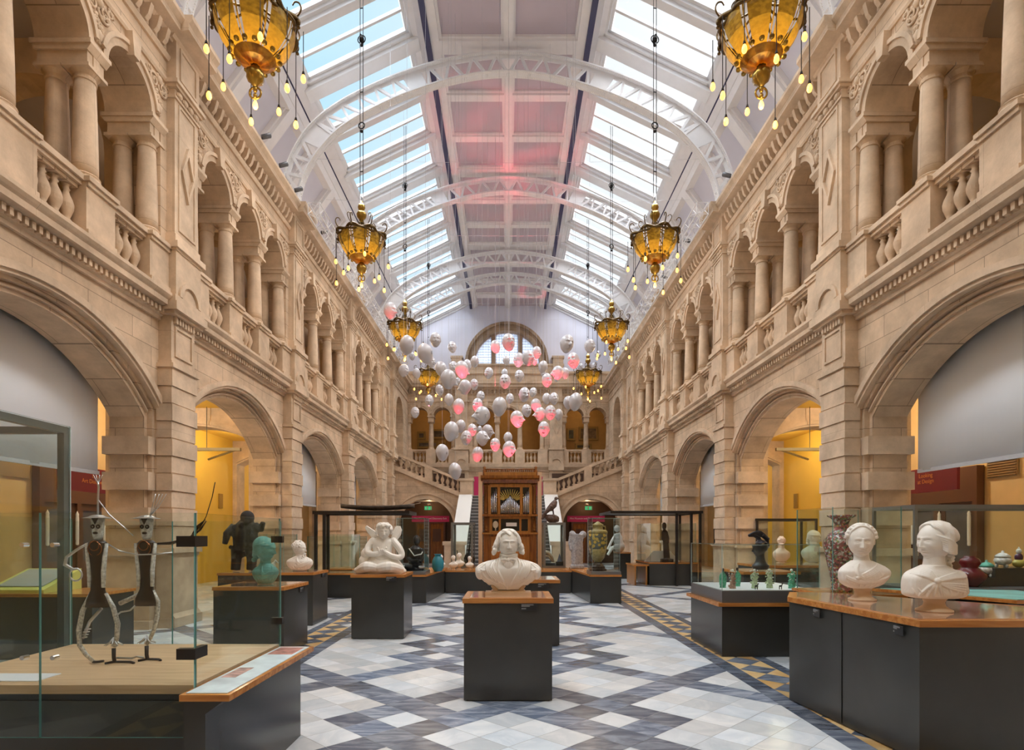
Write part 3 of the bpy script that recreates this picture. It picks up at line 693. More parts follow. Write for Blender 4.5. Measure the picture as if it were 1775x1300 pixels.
# ---- stairs against the end wall
st = struct(empty('staircase'))
for s, nm in ((-1, 'left'), (1, 'right')):
    m = M(); xc = -4.29; zc = 1.97; R = 1.46
    cur = arc(xc, zc, R, 180, 0, 28)
    top = [(-2.45, 3.62), (-6.0, 5.08)]
    m.prism([(-6.0, 0), (xc-R, 0)]+cur+[(xc+R, 0), (-2.45, 0)]+top, 'xz', 29.4, 29.8)
    if s > 0: m.v = [(-x, y, z) for x, y, z in m.v]
    m.obj('flank_wall', STONE, st)
    m = M(); m.band(arc(xc, zc, R+.12, 0, 180, 30), arc(xc, zc, R, 0, 180, 30), 'xz', 29.36, 29.4); m.band(arc(xc, zc, R+.33, 12, 168, 30), arc(xc, zc, R+.24, 12, 168, 30), 'xz', 29.32, 29.4)
    m.band(arc(xc, zc, R+.24, 12, 168, 30), arc(xc, zc, R+.12, 12, 168, 30), 'xz', 29.38, 29.4)
    m.prism([(-6, 4.98), (-2.45, 3.52), (-2.45, 3.68), (-6, 5.14)], 'xz', 29.3, 29.8)
    for q in (xc-R, xc+R-.0): m.box(q-.16, q+.16, 29.33, 29.82, 1.22, 1.36); m.box(q-.12, q+.12, 29.36, 29.8, 0, 1.22)
    m.prism([(-6, 5.14+.0), (-2.45, 3.68), (-2.45, 3.76), (-6, 5.22)], 'xz', 29.4, 29.75)
    m.prism([(-6, 5.78), (-2.5, 4.34), (-2.5, 4.48), (-6, 5.92)], 'xz', 29.36, 29.78)
    m.box(-2.5, -1.85, 29.3, 29.95, 3.5, 4.40); m.box(-2.56, -1.79, 29.24, 30.0, 4.38, 4.5); m.box(-2.36, -1.99, 29.28, 29.3, 3.75, 4.25)
    m.prism([(-4.35, 4.4), (-3.95, 4.24), (-3.95, 5.0), (-4.35, 5.15)], 'xz', 29.38, 29.77)
    if s > 0: m.v = [(-x, y, z) for x, y, z in m.v]
    m.obj('stair_mouldings', PLAIN, st)
    b = empty('stair_balustrade', (s*4.2, 29.57, 3.7)); tag(b, 'sloping stone baluster rail above the %s side arch of the far stairs' % nm, 'balustrade', 'stair balustrades')
    x = -5.6
    while x < -2.6:
        if not (-4.45 < x < -3.85): mesh_obj('baluster', bal_me, b, (x*(-s)-s*4.2, 0, 3.76+(-x-2.45)*.411-3.7-.0))
        x += .27
    # marble ramp parapet coming forward
    m = M(); m.prism([(29.4, 3.65), (23.6, .10), (23.6, 0), (29.4, 0)], 'yz', -2.5, -1.9)
    if s > 0: m.v = [(-x, y, z) for x, y, z in m.v]
    m.obj('stair_parapet_wall', PLAIN, st)
    m = M(); m.prism([(29.4, 3.72), (23.5, .25), (23.5, .08), (29.4, 3.5)], 'yz', -2.55, -1.85)
    if s > 0: m.v = [(-x, y, z) for x, y, z in m.v]
    m.obj('marble_coping', simple('pale_marble_coping', (.74, .72, .68), .35), st)
    m = M(); m.box(-2.62, -1.8, 23.1, 23.6, 0, 1.15); m.box(-2.68, -1.74, 23.04, 23.66, 1.15, 1.3)
    if s > 0: m.v = [(-x, y, z) for x, y, z in m.v]
    m.obj('newel', PLAIN, st)
    # dark passage behind the side arch
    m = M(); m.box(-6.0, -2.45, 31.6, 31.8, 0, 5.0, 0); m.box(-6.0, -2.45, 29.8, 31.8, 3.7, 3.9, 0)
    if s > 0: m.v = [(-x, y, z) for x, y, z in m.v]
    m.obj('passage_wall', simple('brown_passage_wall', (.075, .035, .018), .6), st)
m = M(); n = 22
for i in range(n):
    y = 24.2+i*(5.2/n); z = (i+1)*(3.6/n); m.box(-1.9, 1.9, y, y+5.3/n+.03, z-.35 if i > 1 else 0, z-.03, 0); m.box(-1.9, 1.9, y-.03, y+5.2/n, z-.03, z, 1)
m.box(-6, 6, 29.4+.4, YE, 3.4, 3.6, 1)
m.obj('stair_flight', [simple('grey_stone_riser', (.10, .10, .105), .5), simple('pale_stone_tread', (.42, .42, .42), .4)], st)

# ---- roof
CE = struct(empty('ceiling'))
Y0, Y1 = -2.2, YE+.2
TR = [10.05, 15.43, 20.8, 26.18, 28.35]
fp = M(); fp.box(-2.1, 2.1, Y0, Y1, 15.0, 15.1); fp.obj('flat_panel', PINKP, CE)
bm_ = M()
for x0, x1 in ((-.13, .13), (-2.1, -1.86), (1.86, 2.1)):
    bm_.box(x0, x1, Y0, Y1, 14.86, 15.0)
for x0, x1 in ((-.19, -.13), (.13, .19), (-1.86, -1.79), (1.79, 1.86)): bm_.box(x0, x1, Y0, Y1, 14.93, 15.0)
ys = []
for k in range(-3, 4):
    c0 = TR[1]+k*B
    for j in range(3): ys.append(c0+j*B/3)
for y in ys:
    if Y0 < y < Y1-.2:
        wd = .22 if abs((y-TR[1])/B-round((y-TR[1])/B)) < .01 else .13
        bm_.box(-1.9, 1.9, y-wd, y+wd, 14.875, 15.0); bm_.box(-1.85, 1.85, y-wd-.06, y+wd+.06, 14.94, 15.0)
bm_.obj('coffer_beams', CREAMP, CE)
A = Vector((2.35, 15.06)); Bv = Vector((5.57, 13.5)); D = (Bv-A); Ls = D.length; D = D/Ls; Nn = Vector((D.y, -D.x))  # Nn points up/out
if Nn.y < 0: Nn = -Nn
def S(t, o): p = A+D*t+Nn*o; return (p.x, p.y)
for s, nm in ((-1, 'left'), (1, 'right')):
    m = M(); m.prism([(2.09, 14.80), (2.24, 14.80), (2.24, 15.2), (2.09, 15.2)], 'xz', Y0, Y1)
    q = S(Ls, 0); m.prism([(q[0]+.06, q[1]-.05), (q[0]+.24, q[1]-.22), (q[0]+.26, q[1]+.1), (q[0]+.08, q[1]+.16)], 'xz', Y0, Y1)
    m.mx(s).obj('indigo_beam', NAVY, CE)
    m = M()
    m.prism([(2.24, 15.2), (2.24, 14.93), S(-.06, -.06), S(.1, -.02), S(.1, .12)], 'xz', Y0, Y1)
    m.prism([S(.1, .0), S(.22, .05), S(.22, .18), S(.1, .18)], 'xz', Y0, Y1)
    m.prism([S(Ls-.22, .05), S(Ls-.1, 0), S(Ls, -.03), S(Ls+.12, -.06), S(Ls+.12, .2), S(Ls-.22, .2)], 'xz', Y0, Y1)
    # stepped moulding down to the cove
    m.prism([(5.68, 13.36), (5.80, 13.20), (6.12, 13.2), (6.4, 13.5), (5.9, 13.7)], 'xz', Y0, Y1)
    m.prism([(5.80, 13.22), (5.90, 13.05), (6.3, 13.1), (6.3, 13.3)], 'xz', Y0, Y1)
    m.mx(s).obj('rooflight_margin', CREAMP, CE)
    for k in range(-3, 4):
        c0 = TR[1]+k*B
        if c0+B < 0 or c0 > YE: continue
        wroot = struct(empty('window_%d' % (2+(k+3)*2+(s > 0)), (0, 0, 0)))
        fr = M(); gl = M()
        for j in range(3):
            ya = c0+j*B/3; yb = ya+B/3; wd = .20 if j == 0 else .11; wn = .20 if j == 2 else .11
            if ya > YE: break
            yb = min(yb, Y1)
            for (o0, o1, e) in ((-.05, .24, 0.0), (.06, .24, .09), (.13, .24, .17)):
                for (p0, p1) in ((ya, ya+wd+e), (yb-wn-e, yb)):
                    fr.prism([S(.1, o0), S(Ls-.1, o0), S(Ls-.1, o1), S(.1, o1)], 'xz', p0, p1)
                if e: 
                    fr.prism([S(.1, o0), S(.2+e, o0), S(.2+e, o1), S(.1, o1)], 'xz', ya, yb); fr.prism([S(Ls-.2-e, o0), S(Ls-.1, o0), S(Ls-.1, o1), S(Ls-.2-e, o1)], 'xz', ya, yb)
            ins0 = ya+wd+.17; ins1 = yb-wn-.17
            ym = (ins0+ins1)/2
            fr.prism([S(.1, .14), S(Ls-.1, .14), S(Ls-.1, .22), S(.1, .22)], 'xz', ym-.035, ym+.035)
            gl.prism([S(.2, .19), S(Ls-.2, .19), S(Ls-.2, .195), S(.2, .195)], 'xz', ins0, ins1)
        fr.mx(s).obj('window_frame', WHITEP, wroot); gl.mx(s).obj('roof_glass', ROOFG, wroot)
    m = M(); m.prism([(6.0, 13.25), (7.55, 11.2), (7.55, 10.3), (7.7, 10.3), (7.7, 11.3), (6.1, 13.4)], 'xz', Y0, Y1); m.mx(s).obj('cove', LAV, CE)
    m = M()
    for y in ys+[28.35]:
        if Y0 < y < YE:
            m.prism([(5.86, 13.1), (7.4, 11.02), (7.4, 10.4), (7.62, 10.4), (7.62, 11.25), (6.1, 13.3)], 'xz', y-.17, y+.17)
            m.prism([(5.92, 13.16), (7.46, 11.05), (7.46, 10.4), (7.62, 10.4), (7.62, 11.25), (6.1, 13.3)], 'xz', y-.24, y+.24)
    m.mx(s).obj('cove_ribs', CREAMP, CE)
# roof shell above the cove keeps daylight to the glazed slopes
for s in (-1, 1): M().prism([(5.75, 13.75), (7.75, 13.75), (7.75, 10.3), (8.0, 10.3), (8.0, 13.95), (5.75, 13.95)], 'xz', Y0, YE+.6).mx(s).obj('roof_shell', LAV, CE)
# ---- lattice arch trusses
low = [(0, 14.15), (.9, 14.08), (1.9, 13.85), (3.10, 13.42), (4.30, 12.80), (4.9, 12.30), (5.42, 11.60), (5.66, 10.95), (5.72, 10.42)]
upp = [(0, 14.70), (.9, 14.64), (1.9, 14.45), (3.2, 14.02), (4.5, 13.40), (5.38, 12.72), (5.9, 11.93), (6.16, 11.1), (6.24, 10.42)]
def samp(P, n=64):
    import bisect
    pts = []
    def cr(p0, p1, p2, p3, t): return tuple(.5*((2*b)+(-a+c)*t+(2*a-5*b+4*c-d)*t*t+(-a+3*b-3*c+d)*t**3) for a, b, c, d in zip(p0, p1, p2, p3))
    ext = [(-P[1][0], P[1][1])]+P+[(2*P[-1][0]-P[-2][0], 2*P[-1][1]-P[-2][1])]
    per = 6
    for i in range(1, len(ext)-2):
        for j in range(per): pts.append(cr(ext[i-1], ext[i], ext[i+1], ext[i+2], j/per))
    pts.append(P[-1])
    # arclength resample
    L = [0]
    for a, b in zip(pts, pts[1:]): L.append(L[-1]+math.dist(a, b))
    out = []; k = 0
    for i in range(n+1):
        d = L[-1]*i/n
        while k < len(L)-2 and L[k+1] < d: k += 1
        t = (d-L[k])/max(1e-9, L[k+1]-L[k]); out.append((pts[k][0]+(pts[k+1][0]-pts[k][0])*t, pts[k][1]+(pts[k+1][1]-pts[k][1])*t))
    return out
LO, UP = samp(low), samp(upp)
def off(P, d):
    o = []
    for i, p in enumerate(P):
        a = Vector(P[max(0, i-1)]); b = Vector(P[min(len(P)-1, i+1)]); t = (b-a).normalized(); nn = Vector((-t.y, t.x)); o.append((p[0]+nn.x*d, p[1]+nn.y*d))
    return o
def both(P): return [(-x, z) for x, z in P[::-1]][:-1]+P
chord = M(); LOb, UPb = both(LO), both(UP)
chord.band(both(off(LO, .03)), LOb, 'xz', -.13, .13); chord.band(both(off(LO, .12)), both(off(LO, .03)), 'xz', -.012, .012)
chord2 = M(); chord2.band(UPb, both(off(UP, -.03)), 'xz', -.13, .13); chord2.band(both(off(UP, -.03)), both(off(UP, -.12)), 'xz', -.012, .012)
webs = {}; plate_me = []; rv = M()
Nn_ = len(LO)-1
solid = [(19, 23), (44, 48)]
for sg in (-1, 1):
    k = 0
    i = 0
    while i < Nn_:
        if i == 19 or i == 44:
            plate_me.append(M().prism([(sg*LO[i][0], LO[i][1]), (sg*LO[i+4][0], LO[i+4][1]), (sg*UP[i+4][0], UP[i+4][1]), (sg*UP[i][0], UP[i][1])], 'xz', -.02, .02).mesh('web_plate', WHITEP)); i += 4; continue
        st_ = (5 if i < 19 else 4) if i < 44 else 4
        j = min(i+st_, Nn_)
        for lim in (19, 44):
            if i < lim < j: j = lim
        if i < 44:
            m_ = (i+j)/2; a = LO[i]; a2 = LO[j]; u = ((UP[i][0]+UP[j][0])/2, (UP[i][1]+UP[j][1])/2)
            bars = [(a, u), (u, a2)]
        else:
            bars = [(LO[i], UP[i]), (UP[i], LO[j])]
        for p, q in bars:
            d = Vector(q)-Vector(p); L_ = d.length; d /= L_; nn = Vector((-d.y, d.x))*(.034 if i < 44 else .04)
            key = 0 if i < 19 else (sg, 1 if i < 44 else 2)
            webs.setdefault(key, M()).prism([(sg*(p[0]+nn.x), p[1]+nn.y), (sg*(q[0]+nn.x), q[1]+nn.y), (sg*(q[0]-nn.x), q[1]-nn.y), (sg*(p[0]-nn.x), p[1]-nn.y)], 'xz', -.035, .035)
        i = j
    RL, RU = samp(low, 150), samp(upp, 150)
    for P, dz in ((off(RL, -.004), 0), (off(RU, -.034), 0)):
        for p in P:
            for yy in (-.085, .085): rv.ell((sg*p[0], yy, p[1]), (.014, .014, .012), None, 5, 4)
web_me = [q_.mesh('lattice_bars', WHITEP) for q_ in webs.values()]
tm = [chord.mesh('lower_chord', WHITEP), chord2.mesh('upper_chord', WHITEP), rv.mesh('rivets', simple('rivet_head', (.88, .86, .84), .4))]
for i, y in enumerate([TR[0]-B]+TR):
    r = empty('roof_truss', (0, y, 0))
    for n_, me in zip(('lower_chord', 'upper_chord', 'rivets'), tm): mesh_obj(n_, me, r)
    for me in web_me: mesh_obj('lattice_bars', me, r)
    for me in plate_me: mesh_obj('web_plate', me, r)
    tag(r, 'white riveted lattice arch truss under the roof, %s from the camera' % onth(i), 'truss', 'roof trusses')
# lower beam ends of trusses
# ---- blinds in the arches
def blind(s, k, zb, label):
    mid = (PN[k]+PW+PN[k+1])/2; r = empty('roller_blind', (s*6.9, mid, zb)); m = M()
    nseg = 30
    for i in range(nseg):
        a = -2.14+4.28*i/nseg; b = a+4.28/nseg; f = lambda q: .012*math.sin(q*2.3)+.006*math.sin(q*9)
        m.add([(f(a), a, 0), (f(b), b, 0), (f(b)*.4, b, 5.0-zb), (f(a)*.4, a, 5.0-zb), (f(a)+.006, a, 0), (f(b)+.006, b, 0), (f(b)*.4+.006, b, 5.0-zb), (f(a)*.4+.006, a, 5.0-zb)], [(0, 1, 2, 3), (4, 7, 6, 5), (0, 4, 5, 1), (3, 2, 6, 7)])
    m.obj('fabric', BLIND, r, True); M().box(-.015, .02, -2.15, 2.15, -.03, .03).obj('bottom_bar', simple('grey_hem_bar', (.5, .5, .52), .6), r)
    tag(r, label, 'blind', 'fabric blinds in the arches')
blind(-1, 0, 2.63, 'pale grey fabric blind in the left arch nearest the camera'); blind(1, 0, 2.66, 'pale grey fabric blind in the right arch nearest the camera')
blind(-1, 2, 2.6, 'grey fabric blind in the third left-hand arch'); blind(1, 2, 2.6, 'grey fabric blind in the third right-hand arch')
blind(-1, 3, 2.6, 'grey fabric blind in the farthest left-hand arch'); blind(1, 3, 2.6, 'grey fabric blind in the farthest right-hand arch')
# ---- lamps of aisles and galleries (warm)
for s in (-1, 1):
    for k in range(4):
        mid = (PN[k]+PW+PN[k+1])/2
        lamp('aisle_lamp', 'POINT', (s*8.6, mid, 4.5), 130 if k in (1,) else 60, (1, .86, .62), shadow_soft_size=.15)
        lamp('gallery_lamp', 'POINT', (s*8.2, mid, 9.4), 10, (1, .72, .42), shadow_soft_size=.15)
    lamp('gallery_lamp', 'POINT', (s*8.2, 30.5, 9.2), 12, (1, .72, .42), shadow_soft_size=.15)
for x in (-4.5, 0, 4.5): lamp('far_gallery_lamp', 'POINT', (x, YE+1.9, 9.3), 11, (1, .68, .35), shadow_soft_size=.12)
for s in (-1, 1): lamp('passage_lamp', 'POINT', (s*4.3, 30.7, 3.2), 15, (1, .6, .3), shadow_soft_size=.1)
# ================================================================ SCULPTED HEADS
def G(x, s): return math.exp(-(x/s)**2)
def head_pts(nu=56, nv=44, mouth='shut', nose=1.0, brow=1.0, jaw=1.0, ears=True, eyes=1.0, relief=1.25):
    """head of height 1 looking towards -Y, centre at the origin"""
    m = M(); vs = []
    for i in range(nv+1):
        t = PI*i/nv
        for j in range(nu):
            p = 2*PI*j/nu
            p = p-0.32*math.sin(2*p)*0  # even spacing
            sx, sy, sz = math.sin(t)*math.sin(p), -math.sin(t)*math.cos(p), math.cos(t)
            z = .5*sz; x = .345*sx; y = .43*sy
            if z < 0:
                q = min(1, -z/.5); x *= 1-(.20/jaw)*q**2.2; 
                y *= (1-.42*q**1.2) if sy > 0 else (1-.04*q)
            else: x *= 1+.06*math.sin(PI*z/.5)
            if sy < 0:
                w = min(1, -sy*1.6); ax = abs(x); d = 0
                y *= .95
                d += .024*brow*G(z-(.098-1.1*(ax-.11)**2), .028)*G(ax-.12, .085)
                d -= .050*eyes*G(z-.018, .040)*G(ax-.120, .058)+.020*G(z-.02, .022)*G(ax-.055, .018)
                d += .034*eyes*G(z-.008, .027)*G(ax-.125, .046)
                d -= .014*G(z+.020-.3*(ax-.125)**2*4, .007)*G(ax-.125, .045)+.012*G(z-.036+4*(ax-.125)**2, .007)*G(ax-.125, .05)
                nz_ = 0
                if -.21 < z < .10:
                    u = (0.08-z)/.24; nz_ = (.025+.095*max(0, u)**1.3)*G(x, .026+.022*max(0, u))*(1 if z > -.155 else max(0, 1-(-.155-z)/.045)**1)
                d += nz_*nose
                d += .028*G(z+.150, .022)*G(ax-.05, .022)*nose
                d += .018*G(z+.10, .07)*G(ax-.19, .05)
                d -= .018*G(z+.24, .06)*G(ax-.17, .045)
                if mouth == 'shut':
                    d += .036*G(z+.243, .021)*G(x, .085)+.038*G(z+.300, .022)*G(x, .075)-.040*G(z+.271, .011)*G(x, .10)-.014*G(z+.205, .02)*G(x, .012)
                elif mouth == 'open':
                    d += .022*G(z+.225, .018)*G(x, .08)+.028*G(z+.345, .022)*G(x, .07)-.12*G(z+.285, .034)*G(x, .060)
                else:
                    zz = z+.275-.9*x*x*1.6
                    d += .024*G(zz-.03, .02)*G(x, .12)+.022*G(zz+.032, .022)*G(x, .11)-.045*G(zz, .013)*G(x, .14)+.022*G(z+.16, .05)*G(ax-.17, .05)-.02*G(z+.21, .03)*G(ax-.155, .02)
                d -= .018*G(z+.355, .022)*G(x, .1); d += .042*G(z+.425, .055)*G(x, .09)
                y -= d*w*relief
            vs.append((x, y, z))
    fs = [(i*nu+j, (i+1)*nu+j, (i+1)*nu+(j+1) % nu, i*nu+(j+1) % nu) for i in range(nv) for j in range(nu)]
    m.add(vs, fs)
    if ears:
        for sg in (-1, 1):
            m.ell((sg*.345, .03, -.04), (.028, .055, .10), (0.0, sg*.25, sg*-.35), 12, 8)
            m.torus((0, 0, 0), .06, .016, 'x', 16, 6); k = 16*6
            for i in range(len(m.v)-k, len(m.v)):
                x, y, z = m.v[i]; m.v[i] = (sg*(.362+abs(y)*.15)+x*.7, .03+y*.75, -.03+z*1.35)
    return m
HV = [head_pts(64, 56, mouth=a, nose=b_, brow=c, jaw=d, relief=1.75).mesh('head_form', HEADM, True) for a, b_, c, d in (('shut', 1, 1, 1), ('open', 1.2, 1.3, .9), ('smile', 1.3, 1.2, 1.3), ('shut', 1.5, 1.8, 1.4), ('open', .8, .7, 1.1), ('shut', .9, .5, .8))]
FACE = ['a closed mouth', 'a wide open mouth', 'a broad grin', 'a heavy frowning brow', 'a small open mouth', 'a calm smooth face']
# x, y (in the photograph crop), height, turn, variant, pink
HL = [(132,140,100,60,0,.2),(236,355,118,170,0,0),(415,322,90,12,2,0),(520,368,72,-10,1,.4),(352,408,125,160,3,0),(216,515,80,60,5,0),(297,533,65,195,0,0),(215,435,50,0,4,0),(268,425,50,20,5,0),(390,462,65,40,1,.3),
(528,492,70,5,1,0),(450,505,95,150,0,0),(615,480,70,175,5,0),(580,508,105,140,3,1),(660,458,70,170,0,0),(495,568,118,130,3,0),(553,578,40,60,4,0),(790,365,80,150,0,.8),(872,338,108,22,3,.2),(858,450,60,160,5,0),
(935,448,88,-28,0,0),(994,436,98,35,3,0),(1048,402,75,35,5,.3),(1035,455,50,20,0,.8),(1087,492,78,190,0,0),(1090,535,40,0,4,0),(1236,348,112,22,3,0),(1380,362,85,40,0,0),(1277,452,100,-25,2,.6),(748,530,70,-35,1,0),
(847,528,50,10,5,0),(850,582,92,-10,0,0),(940,548,75,-30,4,0),(1112,575,85,25,2,.5),(1180,528,85,-70,1,.7),(1225,532,70,150,0,.2),(1172,570,32,20,5,0),(1322,495,50,30,1,0),(1370,492,55,160,0,0),(1407,490,48,-20,4,0),
(440,637,68,30,4,0),(500,697,75,190,0,0),(376,702,72,0,5,0),(287,777,70,30,0,0),(600,618,90,-100,5,0),(657,602,70,15,1,0),(697,675,65,20,3,0),(560,738,95,165,0,.4),(678,730,85,-25,3,1),(707,797,118,-60,1,0),
(815,740,118,160,3,0),(880,690,65,0,5,0),(970,665,90,22,3,0),(1025,650,60,20,4,0),(1045,732,85,150,0,1),(985,765,80,20,1,0),(1110,690,70,180,5,0),(1156,690,75,20,0,0),(1070,787,85,-60,3,.2),(1133,778,92,10,2,.5),
(1185,790,70,180,0,0),(1290,710,112,180,0,0),(1245,715,80,180,5,0),(925,818,103,45,3,1),(1093,880,95,-10,1,.8),(572,862,80,160,0,0),(542,920,40,10,5,0),(512,895,122,-150,0,0),(645,885,75,20,0,.5),(690,880,40,0,4,0),
(740,895,85,60,1,0),(607,935,90,10,2,0),(707,938,95,55,2,0),(788,978,82,-20,0,1),(868,935,72,185,5,0),(875,1005,100,45,1,1),(457,1027,104,150,0,0),(678,1038,92,165,3,.4),(538,1143,105,180,0,0),(1432,415,50,20,0,0),(1510,445,48,0,5,0)]
srt = sorted(range(len(HL)), key=lambda i: HL[i][1]); bandn = {}
BN = ['topmost', 'second', 'third', 'fourth', 'fifth', 'sixth', 'seventh', 'lowest']
per = math.ceil(len(HL)/8)
for bi in range(8):
    grp = sorted(srt[bi*per:(bi+1)*per], key=lambda i: HL[i][0])
    for r, i in enumerate(grp): bandn[i] = (bi, r, len(grp))
placed = []
wm = M(); wm.box(-.0025, .0025, -.0025, .0025, 0, 1); wire_me = wm.mesh('wire', WIRE)
for i, (hx, hy, hh, yaw, var, pink) in enumerate(HL):
    px, py = hx/3.61+640, hy/3.61+500; hp = hh/3.61*1.03
    H = .44; Y = min(max(FPX*H/hp, 12.2), 29.5)
    if Y >= 29.4: H = hp*Y/FPX
    if Y <= 12.3: H = hp*Y/FPX
    for _ in range(12):
        p = at(px, py, Y)
        hit = any((p-q).length < .42*(H+h2) for q, h2 in placed) or any(abs(p.x-s_*3.32) < .95 and abs(p.y-(7.42+B*k_)) < .95 and p.z > 6.9 for s_ in (-1, 1) for k_ in range(4))
        if not hit: break
        Y *= .93; H *= .93
    placed.append((p, H))
    lb = 'turned right' if 20 < yaw < 120 else 'turned left' if -120 < yaw < -20 else 'from behind' if abs(yaw) >= 120 else 'facing forward'
    tint = 'pink-lit' if pink >= .5 else 'white'
    bi, r, nn = bandn[i]
    h = mesh_obj('hanging_sculpted_head', HV[var], None, p, (math.radians(random.Random(i).uniform(-6, 6)), math.radians(random.Random(i+99).uniform(-10, 10)), math.radians(yaw)))
    h.scale = (H, H, H)
    tag(h, '%s hanging head %s, %s from left in the %s band of heads' % (tint, lb, onth(r), BN[bi]), 'sculpture', 'hanging sculpted heads')
    wo_ = mesh_obj('suspension_wire', wire_me, h)
    inv = h.matrix_basis.inverted()
    zt = 14.85 if abs(p.x) < 2.1 else 15.17-.485*(abs(p.x)-2.35)
    wo_.matrix_local = inv @ Matrix.Translation((p.x, p.y, p.z+H*.4)) @ Matrix.Diagonal((1, 1, zt-(p.z+H*.4), 1))
    if pink >= .2:
        src = p+Vector((0, -.75, -2.0)); dd = p-src
        l = lamp('pink_spotlight', 'SPOT', src, 750*pink*(H/.44)**2, (1.0, .06, .10), None, shadow_soft_size=.02, spot_blend=.4, spot_size=math.radians(16))
        l.rotation_euler = dd.to_track_quat('-Z', 'Y').to_euler()
lamp('pink_floodlight', 'SPOT', (0, 16.5, 4.8), 300, (1, .25, .35), (math.radians(180-14), 0, 0), shadow_soft_size=.1, spot_size=math.radians(42), spot_blend=.8)

# ================================================================ CHANDELIERS
AMB, t_, b_ = mk('lit_amber_brass'); b_.inputs['Base Color'].default_value = (.34, .20, .025, 1); b_.inputs['Metallic'].default_value = .55; b_.inputs['Roughness'].default_value = .3
nn_ = t_.nodes.new('ShaderNodeTexNoise'); nn_.inputs['Scale'].default_value = 14; rr = t_.nodes.new('ShaderNodeValToRGB'); t_.links.new(nn_.outputs['Fac'], rr.inputs['Fac']); rr.color_ramp.elements[0].color = (.05, .035, .006, 1); rr.color_ramp.elements[1].color = (.30, .21, .03, 1); rr.color_ramp.elements[0].position = .35; rr.color_ramp.elements[1].position = .65
t_.links.new(rr.outputs[0], b_.inputs['Base Color'])
tl = t_.nodes.new('ShaderNodeBsdfTranslucent'); tl.inputs['Color'].default_value = (1.0, .55, .05, 1); mxn = t_.nodes.new('ShaderNodeMixShader'); mxn.inputs[0].default_value = .13
t_.links.new(b_.outputs[0], mxn.inputs[1]); t_.links.new(tl.outputs[0], mxn.inputs[2]); t_.links.new(mxn.outputs[0], t_.nodes['Material Output'].inputs[0])
BULB = simple('glowing_bulb', (1, .7, .3), .3, emit=(1, .43, .06), es=3.2)
AMB2 = AMB.copy(); AMB2.name = 'glowing_amber_brass'
for n_ in AMB2.node_tree.nodes:
    if n_.type == 'MIX_SHADER': n_.inputs[0].default_value = .30
bp = [(.50, 0), (.485, -.10), (.43, -.24), (.33, -.38), (.19, -.50), (.07, -.55)]
bowl = M(); 
for k in range(8):
    for a0, a1 in ((1.5, 36), (39.2, 41.8)):
        n_ = 5 if a1-a0 > 10 else 1
        for i in range(n_):
            x0 = math.radians(k*45+a0+(a1-a0)*i/n_); x1 = math.radians(k*45+a0+(a1-a0)*(i+1)/n_)
            for (r0, z0), (r1, z1) in zip(bp, bp[1:]):
                if r1 < .2:  # closed bottom
                    pass
                q = 1+.03*math.cos(8*x0); q1 = 1+.03*math.cos(8*x1)
                bowl.add([(r0*math.cos(x0), r0*math.sin(x0), z0), (r0*math.cos(x1), r0*math.sin(x1), z0), (r1*math.cos(x1), r1*math.sin(x1), z1), (r1*math.cos(x0), r1*math.sin(x0), z1)], [(0, 1, 2, 3)], 1 if r1 < .4 else 0)
bowl.lathe([(.26, -.455), (.18, -.515), (.07, -.56), (0, -.57)], n=24, mi=1)
for i in range(16):
    a = i*PI/8; bowl.ell((.30*math.cos(a), .30*math.sin(a), -.43), (.035, .035, .03), None, 8, 6)
rim = M()
rim.tube([((.51+.035*math.cos(8*a))*math.cos(a), (.51+.035*math.cos(8*a))*math.sin(a), .03+.02*math.cos(8*a)) for a in [2*PI*i/96 for i in range(97)]], .034, 6)
rim.tube([((.50+.03*math.cos(8*a+1))*math.cos(a), (.50+.03*math.cos(8*a+1))*math.sin(a), -.02-.02*math.cos(8*a)) for a in [2*PI*i/96 for i in range(97)]], .024, 6)
for k in range(8):
    a = k*PI/4; rim.ell((.56*math.cos(a), .56*math.sin(a), .02), (.035, .035, .045), None, 8, 6); rim.ell((.57*math.cos(a), .57*math.sin(a), -.05), .022, None, 8, 6)
def curve(P, R, n=4):
    E = [P[0]]+P+[P[-1]]; o = []; q = []
    for i in range(1, len(P)):
        for k in range(n):
            t = k/n; o.append(tuple(.5*(2*b_+(-a_+c_)*t+(2*a_-5*b_+4*c_-d_)*t*t+(-a_+3*b_-3*c_+d_)*t**3) for a_, b_, c_, d_ in zip(E[i-1], E[i], E[i+1], E[i+2]))); q.append(R[i-1]*(1-t)+R[i]*t)
    return o+[P[-1]], q+[R[-1]]
arm = []
for k in range(8):
    a = k*PI/4; m = M()
    pr = [(.04, .34), (.10, .20), (.22, .10), (.34, .075), (.46, .06), (.55, .10), (.60, .19), (.575, .27), (.52, .285), (.49, .24)]
    P_, R_ = curve(pr, [.016, .016, .014, .014, .014, .013, .012, .011, .01, .008]); m.tube([(r*math.cos(a), r*math.sin(a), z) for r, z in P_], R_, 6)
    if k % 2: m.tube([(r*math.cos(a+.2), r*math.sin(a+.2), z) for r, z in curve([(.05, .40), (.12, .24), (.22, .22), (.32, .30), (.37, .40), (.33, .46), (.28, .43)], [.009]*7)[0]], .009, 5)
    arm.append(m.mesh('scroll_arm', DBRASS, True))
stem = M(); stem.lathe([(0, -.1), (.03, -.05), (.05, .08), (.035, .2), (.055, .26), (.03, .33), (.04, .40), (.10, .47), (.115, .53), (.09, .585), (.04, .60), (.06, .63), (.085, .69), (.07, .75), (.03, .785), (.03, .83), (0, .84)], n=16)
for k in range(4): 
    a = k*PI/2; stem.tube([(.03*math.cos(a), .03*math.sin(a), .34), (.09*math.cos(a), .09*math.sin(a), .16), (.13*math.cos(a), .13*math.sin(a), .02)], .018, 6)
